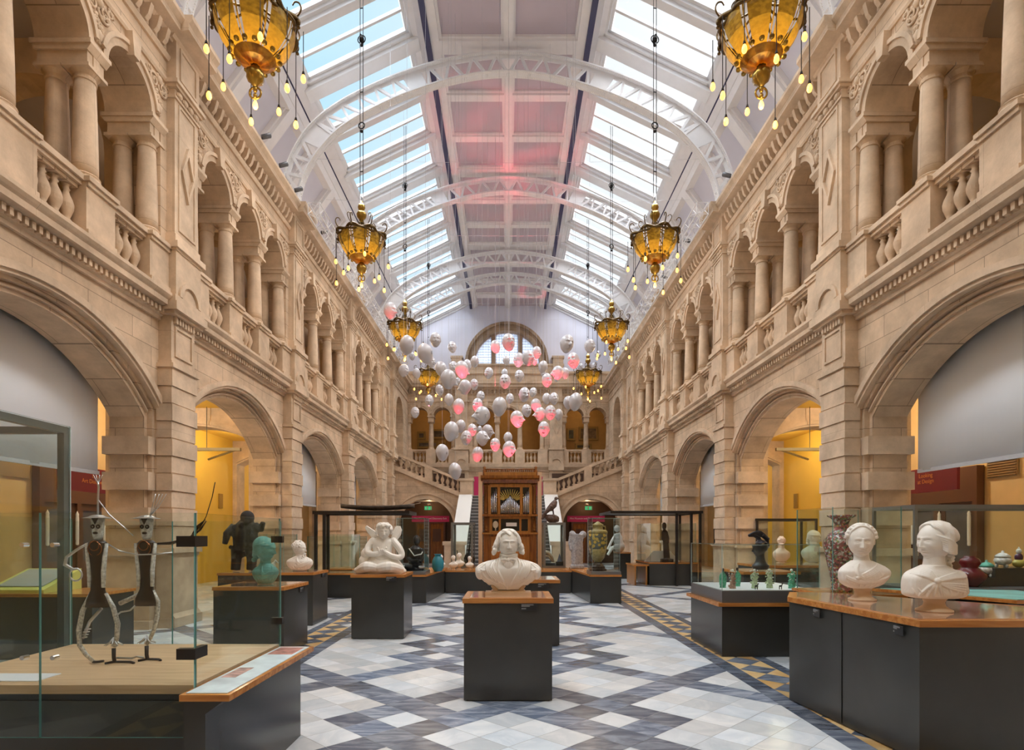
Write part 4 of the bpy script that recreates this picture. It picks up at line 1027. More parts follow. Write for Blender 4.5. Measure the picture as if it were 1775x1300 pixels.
fin = M(); fin.lathe([(.06, -.55), (.05, -.58), (.10, -.63), (.115, -.69), (.09, -.76), (.04, -.80), (.03, -.83), (0, -.84)], n=16, lobes=8, la=.06); fin.torus((0, 0, -.91), .075, .014, 'y', 20, 6); fin.ell((0, 0, -.86), (.03, .03, .05), None, 8, 6); fin.ell((0, 0, -.95), (.028, .028, .04), None, 8, 6)
cab = M()
for x in (-.035, .035): cab.box(x-.006, x+.006, -.006, .006, .82, 6.42)
cab.torus((0, 0, 2.55), .07, .014, 'y', 16, 6); cab.ell((0, 0, 2.42), .035, None, 8, 6)
for a in range(4): cab.torus((0, 0, 4.5), .09, .012, 'x' if a % 2 else 'y', 14, 5)
cab.ell((0, 0, 4.5), (.06, .06, .08), None, 8, 6); cab.ell((0, 0, 4.38), (.035, .035, .05), None, 8, 6)
for z in (1.5, 3.3, 5.2): cab.box(-.04, .04, -.008, .008, z, z+.015)
bulb = M(); bulb.lathe([(0, -.065), (.022, -.055), (.034, -.025), (.03, .01), (.016, .04), (.014, .05), (0, .05)], n=10)
cord1 = M(); cord1.box(-.004, .004, -.004, .004, .05, 1); cord1.lathe([(.016, .04), (.02, .055), (.012, .09), (0, .1)], n=8)
chm = dict(bowl=bowl.mesh('bowl', [AMB, AMB2], False), rim=rim.mesh('rim', DBRASS, True), stem=stem.mesh('stem', BRASS, True), finial=fin.mesh('finial', BRASS, True), chain=cab.mesh('chain', IRON))
bulb_me = bulb.mesh('bulb', BULB, True)
def cord_mesh(L):
    m = M(); m.box(-.004, .004, -.004, .004, .05, L); m.lathe([(.016, .04), (.02, .055), (.012, .09), (0, .1)], n=8); return m.mesh('cord', IRON)
cords = {L: cord_mesh(L) for L in (.62, .70, .92, 1.02)}
def chandelier():
    r = empty('chandelier', (0, 0, 0))
    for k, me in chm.items(): mesh_obj(k, me, r)
    for me in arm: mesh_obj('scroll_arm', me, r)
    for i in range(10):
        a = i*2*PI/10+.2; L = (.62, 1.02, .70, .92)[i % 4]; R = .56 if i % 2 else .60
        b = mesh_obj('lamp_bulb', bulb_me, r, (R*math.cos(a), R*math.sin(a), -L)); mesh_obj('cord', cords[L], b)
    b = mesh_obj('lamp_bulb', bulb_me, r, (0, 0, -1.06)); mesh_obj('cord', cords[.62], b).scale = (1, 1, .15)
    return r
ch0 = chandelier(); first = True
for s, nm in ((-1, 'left'), (1, 'right')):
    for k in range(4):
        y = 7.42+B*k
        c = ch0 if first else copy_tree(ch0); first = False
        c.location = (s*3.32, y, 8.30); c.rotation_euler.z = .15*k*s
        tag(c, 'antique brass bowl chandelier with hanging bulbs, %s in the %s row from the camera' % (onth(k), nm), 'chandelier', 'brass chandeliers')
        lamp('chandelier_bowl_light', 'POINT', (s*3.32, y, 7.93), 8, (1, .62, .22), shadow_soft_size=.06)
        lamp('chandelier_bulb_light', 'POINT', (s*3.32, y, 7.15), 30, (1, .72, .42), shadow_soft_size=.3)
        lamp('added_ceiling_fill', 'POINT', (s*3.32, y, 9.3), 50, (1, .95, .90), shadow_soft_size=.25)  # fill light added above the chandelier to brighten ceiling and hall
# ---- box truss for stage lamps
for s, nm in ((-1, 'left'), (1, 'right')):
    m = M(); w2 = .15; y0, y1 = 14.6, 27.5
    for dx in (-w2, w2):
        for dz in (-w2, w2): m.tube([(dx, y0, dz), (dx, y1, dz)], .018, 5)
    y = y0; i = 0
    while y < y1-.3:
        for (a, b, c, d) in ((-w2, -w2, -w2, w2), (w2, -w2, w2, w2), (-w2, w2, w2, w2), (-w2, -w2, w2, -w2)):
            m.tube([(a, y, b), (a, y, b)] if False else [(a, y, b), (c, y+.33, d)], .008, 4)
            m.tube([(c, y+.33, d), (a, y+.66, b)], .008, 4); m.tube([(a, y, b), (c, y, d)], .008, 4)
        y += .66
    r = m.obj('lighting_truss', WHITEP); r.location = (s*5.02, 0, 10.02)
    tag(r, 'thin white lattice lighting truss along the %s cornice' % nm, 'truss', 'lighting trusses')
# ---- spot cameras on the cornice
spot = M(); spot.lathe([(0, 0), (.05, 0), (.055, .2), (.03, .22), (0, .22)], n=10)
sb_ = M(); sb_.tube([(0, .08, .05), (0, .08, -.22)], .012, 5); sb_.box(-.05, .05, .03, .13, -.25, -.22)
sp_me = spot.mesh('spot', simple('dark_grey_spotlight_body', (.10, .10, .11), .4), True); sb_me = sb_.mesh('bracket', IRON)
for n_, (s, y) in enumerate([(-1, 12.9), (-1, 13.9), (-1, 14.9), (-1, 17.0), (-1, 19.5), (1, 14.3), (1, 17.5), (1, 20.0)]):
    r = empty('cornice_spotlight', (s*5.62, y, 10.66)); q = mesh_obj('lamp_body', sp_me, r, (0, 0, 0), (math.radians(-60), 0, s*math.radians(60))); mesh_obj('bracket', sb_me, r, (0, -.08, .0))
    tag(r, 'small dark spotlight on top of the %s cornice, %s from the camera' % ('left' if s < 0 else 'right', onth(n_ if s < 0 else n_-5)), 'spotlight', 'cornice spotlights')

for i in range(7):
    y = 15.5+1.9*i; m = M(); P = [(x, 0, -.12*(1-(x/5.6)**2)) for x in (-5.6, -4, -2, 0, 2, 4, 5.6)]; m.tube(P, .004, 4)
    r = m.obj('support_cable', WIRE); r.location = (0, y, 11.9); tag(r, 'thin steel cable spanning the hall above the heads, %s from the camera' % onth(i), 'cable', 'support cables')
# ================================================================ MUSEUM FURNITURE
def textmesh(s, size, name, m, parent, loc, rot, align='LEFT', ext=.001):
    cu = bpy.data.curves.new(name, 'FONT'); cu.body = s; cu.size = size; cu.extrude = ext; cu.align_x = align
    tmp = bpy.data.objects.new('tmp', cu); COL.objects.link(tmp); bpy.context.view_layer.update()
    me = bpy.data.meshes.new_from_object(tmp.evaluated_get(bpy.context.evaluated_depsgraph_get())); bpy.data.objects.remove(tmp); me.materials.clear(); me.materials.append(m)
    o = bpy.data.objects.new(name, me); COL.objects.link(o); o.parent = parent; o.location = loc; o.rotation_euler = rot; return o
LBLK = simple('black_label_card', (.012, .012, .014), .35); LINK = simple('white_label_print', (.75, .75, .75), .6); GLINK = simple('grey_label_print', (.22, .22, .22), .6)
PANELW = simple('printed_information_panel', (.62, .76, .86), .35, var=.25, vscale=5); TEALP = simple('turquoise_map_panel', (.20, .55, .52), .35, var=.3, vscale=3)
GLOSSTOP = simple('clear_cover_sheet', (.60, .38, .27), .06, var=.12, vscale=6, coat=1.0)
WPAPER = simple('white_printed_card', (.82, .84, .88), .4)
GREYM = simple('grey_metal_plinth_rim', (.20, .20, .21), .35, .5)
def label_plate(parent, loc, rot, wd=.16, hd=.07):
    l = empty('caption_label'); l.parent = parent; l.location = loc; l.rotation_euler = rot
    M().box(-wd/2, wd/2, -.004, 0, -hd/2, hd/2).obj('card', LBLK, l)
    m = M()
    for i, (w_, z) in enumerate(((.8, .3), (.55, .12), (.3, -.22))): m.box(-wd*.46, -wd*.46+wd*.9*w_, -.0055, -.004, z*hd-.005, z*hd+.005)
    m.obj('printed_lines', GLINK, l); return l
def plinth(x0, x1, y0, y1, h, label, group='dark museum plinths', poly=None, over=.012, lab=None, sheet=True, top=WOOD):
    xc, yc = (x0+x1)/2, (y0+y1)/2; r = empty('display_plinth', (xc, yc, 0))
    P = poly or [(x0, y0), (x1, y0), (x1, y1), (x0, y1)]
    P = [(x-xc, y-yc) for x, y in P]; cx = sum(p[0] for p in P)/len(P); cy = sum(p[1] for p in P)/len(P)
    def grow(d): 
        o = []
        for x, y in P:
            v = Vector((x-cx, y-cy)); n_ = v.normalized(); o.append((x+n_.x*d*1.41, y+n_.y*d*1.41))
        return o
    b = M(); b.prism(grow(-.02), 'xy', 0, .02); b.prism(P, 'xy', .012, h-.045); b.obj('body', DARKP, r)
    t = M(); t.prism(grow(over), 'xy', h-.045, h); t.obj('wooden_top', top, r)
    if sheet:
        M().prism(grow(-.05), 'xy', h, h+.004).obj('cover_sheet', GLOSSTOP, r)
    if lab:
        label_plate(r, (lab[0]-xc, lab[1]-yc, lab[2]), (0, 0, lab[3]))
    tag(r, label, 'plinth', group); return r
def gbox(parent, x0, x1, y0, y1, z0, z1, m=GLASS, top=True, e=GEDGE, th=.01, sides='fblr'):
    """glass case of separate panes; coordinates local to the parent"""
    def pane(n, bx):
        g = M(); a = bx; v = [(x, y, z) for z in (a[4], a[5]) for y in (a[2], a[3]) for x in (a[0], a[1])]
        d = (a[1]-a[0], a[3]-a[2], a[5]-a[4]); ax = d.index(min(d))
        fs = [((0, 2, 3, 1), 2), ((4, 5, 7, 6), 2), ((0, 1, 5, 4), 1), ((2, 6, 7, 3), 1), ((0, 4, 6, 2), 0), ((1, 3, 7, 5), 0)]
        for f, k in fs: g.add([v[i] for i in f], [(0, 1, 2, 3)], 0 if k == ax else 1)
        o = g.obj(n, [m, e], parent); return o
    if 'f' in sides: pane('glass_pane', (x0, x1, y0, y0+th, z0, z1))
    if 'b' in sides: pane('glass_pane', (x0, x1, y1-th, y1, z0, z1))
    if 'l' in sides: pane('glass_pane', (x0, x0+th, y0+th, y1-th, z0, z1))
    if 'r' in sides: pane('glass_pane', (x1-th, x1, y0+th, y1-th, z0, z1))
    if top: pane('glass_lid', (x0+th, x1-th, y0+th, y1-th, z1-th, z1))
# ---- plinths
plinth(-.425, .42, 5.41, 6.10, .985, 'dark plinth with wooden top under the central long-haired bust', lab=(.20, 5.40, .905, 0))
plinth(-.12, .73, 8.08, 8.85, .945, 'empty dark plinth standing half hidden behind the central bust', lab=(.5, 8.07, .87, 0))
plinth(-2.39, -1.59, 8.61, 9.36, .985, 'dark plinth with wooden top under the winged figure', lab=(-1.78, 8.60, .92, 0))
plinth(-4.25, -3.41, 9.87, 10.67, .93, 'dark plinth under the white bearded bust', lab=(-3.40, 10.4, .85, PI/2))
plinth(-3.85, -2.93, 7.38, 8.25, .91, 'dark plinth under the green bronze bust', lab=(-2.92, 8.0, .82, PI/2))
r = plinth(2.7, 4.4, 3.96, 5.9, .995, 'long angled dark plinth carrying two marble women', poly=[(2.88, 3.96), (4.4, 3.96), (4.4, 4.75), (3.25, 5.9), (2.95, 5.9), (2.71, 5.45)], lab=(2.855, 4.15, .90, -PI/2-.11))
label_plate(r, (2.75-3.55, 5.05-4.93, .90), (0, 0, -PI/2-.11)); M().box(-.003, .003, -.004, .0, .02, .94).obj('joint_line', LBLK, r).location = (2.788-3.55, 4.73-4.93, 0)
# low counter around the organ
for s, nm in ((-1, 'left'), (1, 'right')):
    P = [(1.72, 15.3), (1.9, 13.1), (2.62, 13.1), (2.62, 16.0), (1.72, 16.0)]; P = [(s*x, y) for x, y in (P if s > 0 else P)]
    r = plinth(min(s*1.72, s*2.62), max(s*1.72, s*2.62), 13.1, 16.0, .66, 'low dark counter with glass case on the %s of the organ' % nm, poly=P, sheet=False)
    xa, xb = sorted((s*1.95, s*2.6)); xc = s*2.17; yc = 14.55
    M().box(xa-xc-.02, xb-xc+.02, 13.12-yc, 13.95-yc, .66, .73).obj('case_rim', GREYM, r)
    gbox(r, xa-xc, xb-xc, 13.15-yc, 13.92-yc, .73, 1.98, GLASS, True, LEDGE)
plinth(-1.7, 1.7, 15.3, 17.6, .62, 'wide low dark counter carrying the organ and small busts', sheet=False)
# ---- glass case with two metal dancers (front left)
r = empty('glass_display_case', (-2.57, 3.78, 0)); tag(r, 'large frameless glass case with oak floor holding two metal dancers', 'display case', 'museum display cases')
xc, yc = -2.57, 3.78
M().box(-.79, .79, -.59, .59, 0, .66).obj('base', DARKP, r); M().box(-.795, .795, -.595, .595, .70, .75).obj('oak_floor', OAK, r); M().box(-.78, .78, -.58, .58, .66, .70).obj('shadow_gap', LBLK, r)
gbox(r, -.81, -.057, -.615, -.60, .46, 1.72, GGLASS, False, sides='f', th=.012); gbox(r, -.053, .81, -.615, -.60, .46, 1.72, GGLASS, False, sides='f', th=.012)
gbox(r, -.81, .81, -.60, .60, .46, 1.72, GGLASS, False, sides='lr', th=.012); gbox(r, -.81, -.03, .588, .60, .75, 1.70, GGLASS, False, sides='f', th=.012); gbox(r, -.026, .81, .588, .60, .75, 1.70, GGLASS, False, sides='f', th=.012)
for z in (.93, 1.56):
    M().box(.72, .825, -.63, -.59, z-.03, z+.03).box(.79, .825, -.63, -.50, z-.03, z+.03).obj('hinge_clamp', BLACKF, r)
    M().box(.74, .825, .58, .62, z-.025, z+.025).obj('hinge_clamp', BLACKF, r)
    for x in (-.14, .03): M().lathe([(0, -.02), (.013, -.02), (.013, .02), (0, .02)], n=10).xf(Matrix.Translation((x, -.612, z-.02)) @ Matrix.Rotation(PI/2, 4, 'X')).obj('bolt', CHROME, r)
# reading rail on its right
r = empty('reading_rail', (-1.63, 3.7, 0)); tag(r, 'dark box with sloping wooden reading rail and printed panel beside dancers case', 'information rail')
M().box(-.14, -.02, -.62, .79, 0, .62).obj('box', DARKP, r)
m = M(); m.prism([(-.14, .70), (.13, .70), (.13, .735), (-.14, .735)], 'xz', -.66, .66); m.obj('rail_board', WOOD, r)
m = M(); m.prism([(-.14, .62), (-.02, .62), (.09, .70), (-.14, .70)], 'xz', -.62, .64); m.obj('bracket', DARKP, r)
M().box(-.12, .105, -.63, .63, .735, .739).obj('printed_panel', PANELW, r)
M().box(-.10, -.01, -.3, -.05, .739, .7395).obj('photo_print', simple('pink_brown_photograph', (.50, .32, .30), .4, var=.5, vscale=20), r)
M().box(-.10, .08, .35, .6, .739, .7395).obj('photo_print', simple('red_photograph', (.45, .20, .17), .4, var=.5, vscale=20), r)
o = M().box(-.28, .28, -.09, .09, 0, .004).obj('caption_card', WPAPER); o.location = (-3.0, 3.35, .75); tag(o, 'white caption card lying on the oak floor of the dancers case', 'card')

# ---- metal dancers
BLKM = simple('dark_brown_enamel', (.03, .018, .015), .35); WMASK = simple('flaking_white_paint', (.70, .70, .68), .5, var=.35, vscale=60); COPPER = simple('copper_ring', (.32, .12, .05), .3, .8); PIPEW = simple('scratched_white_tube', (.52, .51, .47), .4, .2, var=.55, vscale=70)
def flat_torso(zs):
    m = M(); n = 18; k = len(zs); vs = []
    for (z, rx, ry) in zs:
        for j in range(n):
            a = 2*PI*j/n; vs.append((rx*math.cos(a), ry*math.sin(a), z))
    fs = [(i*n+j, i*n+(j+1) % n, (i+1)*n+(j+1) % n, (i+1)*n+j) for i in range(k-1) for j in range(n)]+[tuple(range(n))[::-1], tuple((k-1)*n+j for j in range(n))]
    return m.add(vs, fs)
def dancer(which):
    r = empty('metal_dancer', ((-2.70, 3.72, .75) if which == 0 else (-2.43, 3.80, .75)))
    flat_torso([(.37, .085, .03), (.42, .075, .032), (.48, .045, .032), (.56, .035, .03), (.66, .045, .032), (.74, .06, .035), (.79, .062, .036), (.81, .04, .03)]).obj('torso', BLKM, r, True)
    m = M()
    for sg in (-1, 1): m.tube([(sg*.045, -.012, .5), (sg*.046, -.014, .6), (sg*.055, -.014, .7), (sg*.066, -.012, .79)], [.012, .014, .014, .010], 6)
    m.obj('side_strips', WMASK, r, True)
    m = M(); m.torus((0, -.03, .755), .045, .003, 'y', 20, 5); m.torus((0, -.034, .775), .032, .003, 'y', 20, 5); m.obj('necklace', COPPER, r)
    h = flat_torso([(.815, .022, .018), (.84, .034, .022), (.90, .040, .024), (.95, .046, .026), (.955, .03, .02)]); h.obj('mask_face', WMASK, r, True)
    m = M()
    for x in (-.018, .018): m.torus((x, -.024, .90), .010, .005, 'y', 12, 5)
    m.ell((0, -.024, .858), (.017, .008, .008)); m.prism([(-.02, .955), (.02, .955), (0, .915)], 'xz', -.03, -.02); m.obj('painted_features', BLKM, r)
    m = M(); m.lathe([(.085, .955), (.05, .965), (.03, .975), (0, .98)], n=14, lobes=5, la=.12); m.obj('metal_hat', TIN, r)
    if which == 0:
        m = M(); m.tube([(0, 0, .97), (.0, 0, 1.06), (.004, 0, 1.16), (0, 0, 1.2)], .006, 6)
        for dx in (-.03, -.012, .012, .03): m.tube([(0, 0, 1.18), (dx*.5, 0, 1.21), (dx, 0, 1.24)], .003, 5)
        m.tube([(0, 0, 1.08), (.06, .02, .98), (.14, .04, .9), (.2, .05, .84)], .004, 5); m.obj('crown_rod', TIN, r, True)
    else:
        m = M()
        for dx in (.05, .07, .09, .11): m.tube([(.02, 0, .97), (dx*.7, 0, 1.03), (dx*1.2, 0, 1.12)], .0025, 5)
        m.obj('hat_feathers', TIN, r, True)
    # legs
    def leg(pts, nm='leg'): 
        m = M(); m.tube(pts, [.013, .015, .016, .014, .013, .011][:len(pts)], 8); return m.obj(nm, PIPEW, r, True)
    def foot(x, y, L, fl=1):
        m = M(); m.tube([(x, y, .10), (x+.0, y, .04), (x+.005*fl, y, .012)], [.013, .012, .012], 7); m.tube([(x-.04*fl, y-.03, .006), (x+.0, y, .012), (x+L*fl, y+.0, .010), (x+L*1.3*fl, y-.015, .006)], .008, 6); m.obj('shoe', BLKM, r, True)
        m = M()
        for k in range(9):
            a = k*2*PI/9; m.tube([(x, y, .17), (x+.03*math.cos(a), y+.02*math.sin(a), .135), (x+.06*math.cos(a), y+.04*math.sin(a), .12)], [.006, .006, .002], 5)
        m.obj('ankle_frill', TIN, r, True)
    if which == 0:
        leg([(-.045, 0, .46), (-.10, 0, .35), (-.125, 0, .22), (-.12, 0, .12), (-.08, -.0, .06), (-.03, 0, .012)]); 
        m = M(); m.tube([(-.03, 0, .012), (.0, -.01, .012), (.05, -.02, .02)], .009, 6); m.obj('shoe', BLKM, r, True)
        leg([(.05, 0, .46), (.10, 0, .37), (.13, 0, .26), (.125, 0, .17), (.11, 0, .11)]); foot(.105, 0, .11)
        m = M(); m.tube([(-.11, .01, .16), (-.07, .02, .27), (.01, .02, .36)], .010, 7)
        for k in range(4): m.torus((-.10+.008*k, .012, .17+.018*k), .016, .004, 'z', 10, 4)
        m.obj('strut', TIN, r, True)
        m = M(); m.tube([(-.065, 0, .79), (-.12, -.02, .75), (-.19, -.02, .70), (-.20, -.02, .65), (-.15, -.02, .62), (-.115, -.02, .625)], [.007, .009, .010, .013, .010, .006], 7); m.torus((-.13, -.02, .585), .04, .006, 'y', 16, 6); m.obj('arm', TIN, r, True)
        m = M(); m.tube([(.06, 0, .79), (.14, 0, .74), (.26, .0, .715), (.40, -.02, .72), (.50, -.02, .73)], .005, 6); m.obj('arm', TIN, r, True)
    else:
        leg([(.04, 0, .47), (.075, 0, .40), (.07, 0, .30), (.05, 0, .21), (.02, 0, .14), (.0, 0, .11)]); foot(.0, 0, .08)
        leg([(-.03, 0, .46), (-.10, 0, .42), (-.18, 0, .385)]); m = M(); m.tube([(-.06, -.01, .38), (-.1, -.02, .34), (-.16, -.02, .33), (-.20, -.02, .30)], .006, 6); m.tube([(-.02, .0, .02), (-.06, -.01, .03), (-.10, 0, .015), (-.2, .0, .02)], .007, 6); m.obj('coiled_rope', TIN, r, True)
        m = M(); m.tube([(.06, 0, .785), (.16, .0, .79), (.28, -.0, .82), (.36, 0, .88), (.40, 0, .94)], [.008, .011, .009, .007, .004], 7); m.obj('arm', BLKM, r, True)
        m = M(); m.tube([(.34, 0, .86), (.40, 0, .97), (.44, 0, 1.10), (.46, 0, 1.20)], .003, 5); m.tube([(.30, .0, .84), (.34, .01, .9), (.39, .01, .95)], [.003, .014, .002], 6); m.obj('spear', IRON, r, True)
    tag(r, 'sheet metal dancer with %s in left glass case' % ('forked rod on its hat' if which == 0 else 'feathered hat and raised spear'), 'sculpture', 'metal dancers'); return r
dancer(0); dancer(1)

# ================================================================ SCULPTURE BUILDER
def loft(m, secs, n=28, p=2.0):
    vs = []
    secs = [tuple(s[:5]) for s in secs]; E = [secs[0]]+secs+[secs[-1]]; out = []
    for i in range(1, len(E)-2):
        for q in range(4):
            t = q/4; out.append(tuple(.5*(2*b_+(-a_+c_)*t+(2*a_-5*b_+4*c_-d_)*t*t+(-a_+3*b_-3*c_+d_)*t**3) for a_, b_, c_, d_ in zip(E[i-1], E[i], E[i+1], E[i+2])))
    secs = out+[secs[-1]]
    for s in secs:
        z, cx, cy, rx, ry = s[:5]
        for j in range(n):
            a = 2*PI*j/n; c, d = math.cos(a), math.sin(a)
            q = (abs(c)**p+abs(d)**p)**(-1/p); vs.append((cx+rx*q*c, cy+ry*q*d, z))
    k = len(secs); fs = [(i*n+j, i*n+(j+1) % n, (i+1)*n+(j+1) % n, (i+1)*n+j) for i in range(k-1) for j in range(n)]+[tuple(range(n))[::-1], tuple((k-1)*n+j for j in range(n))]
    return m.add(vs, fs)
class SM(M):
    def tube(s, pts, r, n=8, mi=0):
        pts = [Vector(p) for p in pts]; K = len(pts); rs = list(r) if isinstance(r, (list, tuple)) else [r]*K
        if K == 2: return M.tube(s, pts, rs, n, mi)
        E = [pts[0]]+pts+[pts[-1]]; R = [rs[0]]+rs+[rs[-1]]; P = []; Q = []
        for i in range(1, K):
            for k in range(4):
                t = k/4; P.append(.5*(2*E[i]+(E[i+1]-E[i-1])*t+(2*E[i-1]-5*E[i]+4*E[i+1]-E[i+2])*t*t+(3*E[i]-3*E[i+1]+E[i+2]-E[i-1])*t**3)); Q.append(R[i]*(1-t)+R[i+1]*t)
        P.append(pts[-1]); Q.append(rs[-1]); M.tube(s, P, Q, n, mi); s.ell(pts[0], rs[0], None, n, 6); s.ell(pts[-1], rs[-1], None, n, 6); return s
def surf(secs, z, ang, p=2.2, out=0):
    for a_, b_ in zip(secs, secs[1:]):
        if a_[0] <= z <= b_[0]: t = (z-a_[0])/(b_[0]-a_[0]); s_ = [u+(v-u)*t for u, v in zip(a_[:5], b_[:5])]; break
    else: s_ = secs[0] if z < secs[0][0] else secs[-1]
    c, d = math.cos(math.radians(ang)), math.sin(math.radians(ang)); q = (abs(c)**p+abs(d)**p)**(-1/p)
    return (s_[1]+(s_[3]+out)*q*c, s_[2]+(s_[4]+out)*q*d, z)
def fold(m, secs, path, r, p=2.2): m.tube([surf(secs, z, a, p) for z, a in path], r, 7)
def strand(m, T, sg, y0, t0, t1, th, w=1.0, flare=0.0, back=0.0, wave=.012, ph=0.0, H=1.0):
    P = []; s_ = math.sqrt(max(.05, 1-(y0/.52)**2))
    for k in range(9):
        t = t0+(t1-t0)*k/8; low_ = max(0, t-1.35)
        x = .375*w*s_*math.sin(t)+flare*low_; z = .04+.49*s_*math.cos(t)
        if t > PI/2: z = .04-.42*(t-PI/2)
        y = min(y0+.05+back*max(0, t-.7), .47)+wave*math.sin(9*t+ph)
        if y > 0: y = min(y, .47*math.sqrt(max(0, 1-((z-.04)/.51)**2))+.02) if z > .04 else y
        if y > .1: x *= math.sqrt(max(.03, 1-((y-.1)/.43)**2))
        P.append(T @ Vector((sg*(max(x, .0)+wave*math.sin(8*t+ph)), y, z)))
    m.tube(P, [th*.7]+[th]*7+[th*.6], 6)
def sculpt(name, m, mat_, parent, vox, smooth=3, loc=None, rot=None):
    me = m.mesh(name, mat_, True); o = mesh_obj(name, me, parent, loc, rot)
    r = o.modifiers.new('fuse', 'REMESH'); r.mode = 'VOXEL'; r.voxel_size = vox; r.use_smooth_shade = True
    if smooth: s = o.modifiers.new('soften', 'SMOOTH'); s.factor = .5; s.iterations = smooth
    return o
def put_head(m, c, H, yaw=0, tilt=0, roll=0, **kw):
    h = head_pts(120, 96, **kw); T = Matrix.Translation(c) @ Euler((tilt, roll, yaw)).to_matrix().to_4x4() @ Matrix.Diagonal((H, H, H, 1)); h.xf(T); m.add(h.v, h.f); return T
def locks(m, T, items, th=.03, n=7):
    for pts in items:
        m.tube([T @ Vector(p) for p in pts], [th*q for q in (.7, 1, 1, .9, .5)][:len(pts)] if len(pts) <= 5 else [th]*len(pts), n)
def socle(z0, h, r0, r1, mat_, parent, label=None):
    m = M(); m.lathe([(r0, z0), (r0*.98, z0+h*.12), (r0*.80, z0+h*.2), (r1*.88, z0+h*.38), (r1*.80, z0+h*.6), (r1*.9, z0+h*.8), (r1, z0+h*.86), (r1, z0+h), (0, z0+h)], n=32); return m.obj('socle', mat_, parent, True)
rnd = random.Random(11)
def hair_cap(m, T, back=True, top=.5, low=-.05):
    pass
# central bust --------------------------------------------------
r = empty('marble_bust', (0.0, 5.74, .989)); tag(r, 'white marble bust of long-haired man in bow tie on the central plinth', 'bust')
M().box(-.23, .23, -.10, .10, 0, .03).box(-.17, .17, -.075, .075, .03, .045).obj('socle', MARBB, r)
for sg in (-1, 1): M().tube([(sg*.12, -.02, .03), (sg*.13, -.04, .06), (sg*.15, -.03, .10)], [.04, .025, .03], 10).obj('support_scroll', MARBB, r, True)
m = SM(); SC = [(.055, 0, 0, .13, .07), (.09, 0, 0, .165, .09), (.13, 0, 0, .225, .11), (.18, 0, 0, .285, .125), (.23, 0, 0, .32, .13), (.27, 0, 0, .325, .125), (.305, 0, .01, .295, .115), (.335, 0, .01, .225, .10), (.355, 0, .005, .14, .085), (.375, 0, 0, .085, .075)]
loft(m, SC, 40, 2.4); loft(m, [(.34, 0, 0, .09, .085), (.38, 0, 0, .082, .08), (.44, 0, .005, .075, .078), (.50, 0, .005, .07, .075)])
for sg in (-1, 1):
    f_ = lambda P_, r_: fold(m, SC, [(z, -90+sg*a) for z, a in P_], r_, 2.4)
    f_([(.06, 4), (.14, 12), (.22, 17), (.30, 22), (.345, 34), (.37, 60)], [.008, .014, .015, .014, .012, .01])       # coat edge
    for q in range(5): f_([(.10+.02*q, 10+6*q), (.18+.015*q, 18+5*q), (.27+.005*q, 26+4*q), (.325, 32+5*q)], .013)     # lapel body
    f_([(.12, 34), (.17, 48), (.235, 50), (.25, 42), (.262, 56), (.32, 52), (.345, 50)], [.008, .012, .013, .01, .013, .013, .01])  # lapel notch
    for q in range(6): f_([(.30-.03*q, 66+3*q), (.26-.03*q, 80), (.20-.02*q, 100)], [.006, .014, .008])
    f_([(.315, 62), (.26, 70), (.20, 66), (.14, 58)], [.01, .014, .012, .006]); m.ell((sg*.285, .0, .225), (.05, .10, .075))
m.ell((0, -.085, .30), (.06, .045, .08))
for q in range(3): m.tube([(-.085+.004*q, -.01, .372+.017*q), (-.05, -.082, .362+.018*q), (0, -.098, .356+.018*q), (.05, -.082, .362+.018*q), (.085, -.01, .372+.017*q)], .013, 7)
m.ell((0, -.115, .352), (.018, .016, .018))
for sg in (-1, 1): m.tube([(sg*.01, -.115, .352), (sg*.04, -.118, .362), (sg*.065, -.108, .352), (sg*.045, -.112, .335), (sg*.01, -.115, .348)], [.012, .014, .014, .012, .01], 7)
T = put_head(m, (0, -.015, .512), .285, yaw=.10, tilt=-.04, brow=1.2, ears=True, relief=1.35, nose=1.15)
q = random.Random(4)
for sg in (-1, 1):
    for k in range(17):
        y0 = -.27+.038*k
        strand(m, T, sg, y0, .08 if k > 2 else .25, 2.25 if k > 3 else 1.9-.1*(3-k), .0125, w=1.10, flare=.16 if k > 3 else .02, wave=.022, ph=k*.9)
    for k in range(26):
        t = q.uniform(1.5, 2.3); m.ell(T @ Vector((sg*(.42+.10*(t-1.4)+q.uniform(-.03, .03)), q.uniform(-.12, .25), .02-.42*(t-1.5))), (q.uniform(.016, .026), q.uniform(.016, .03), q.uniform(.018, .03)), None, 8, 6)
for k in range(9): m.tube([T @ Vector(p) for p in ((.02+.01*k, -.36+.02*k, .30), (.0+.012*k-.12, -.27+.015*k, .43), (-.22+.02*k, -.12, .47-.01*k))], [.007, .013, .010], 6)
m.ell(T @ Vector((0, .10, .10)), (.103, .112, .115)); m.ell(T @ Vector((0, .25, -.15)), (.08, .06, .08))
sculpt('figure', m, MARB, r, .0031, 1)
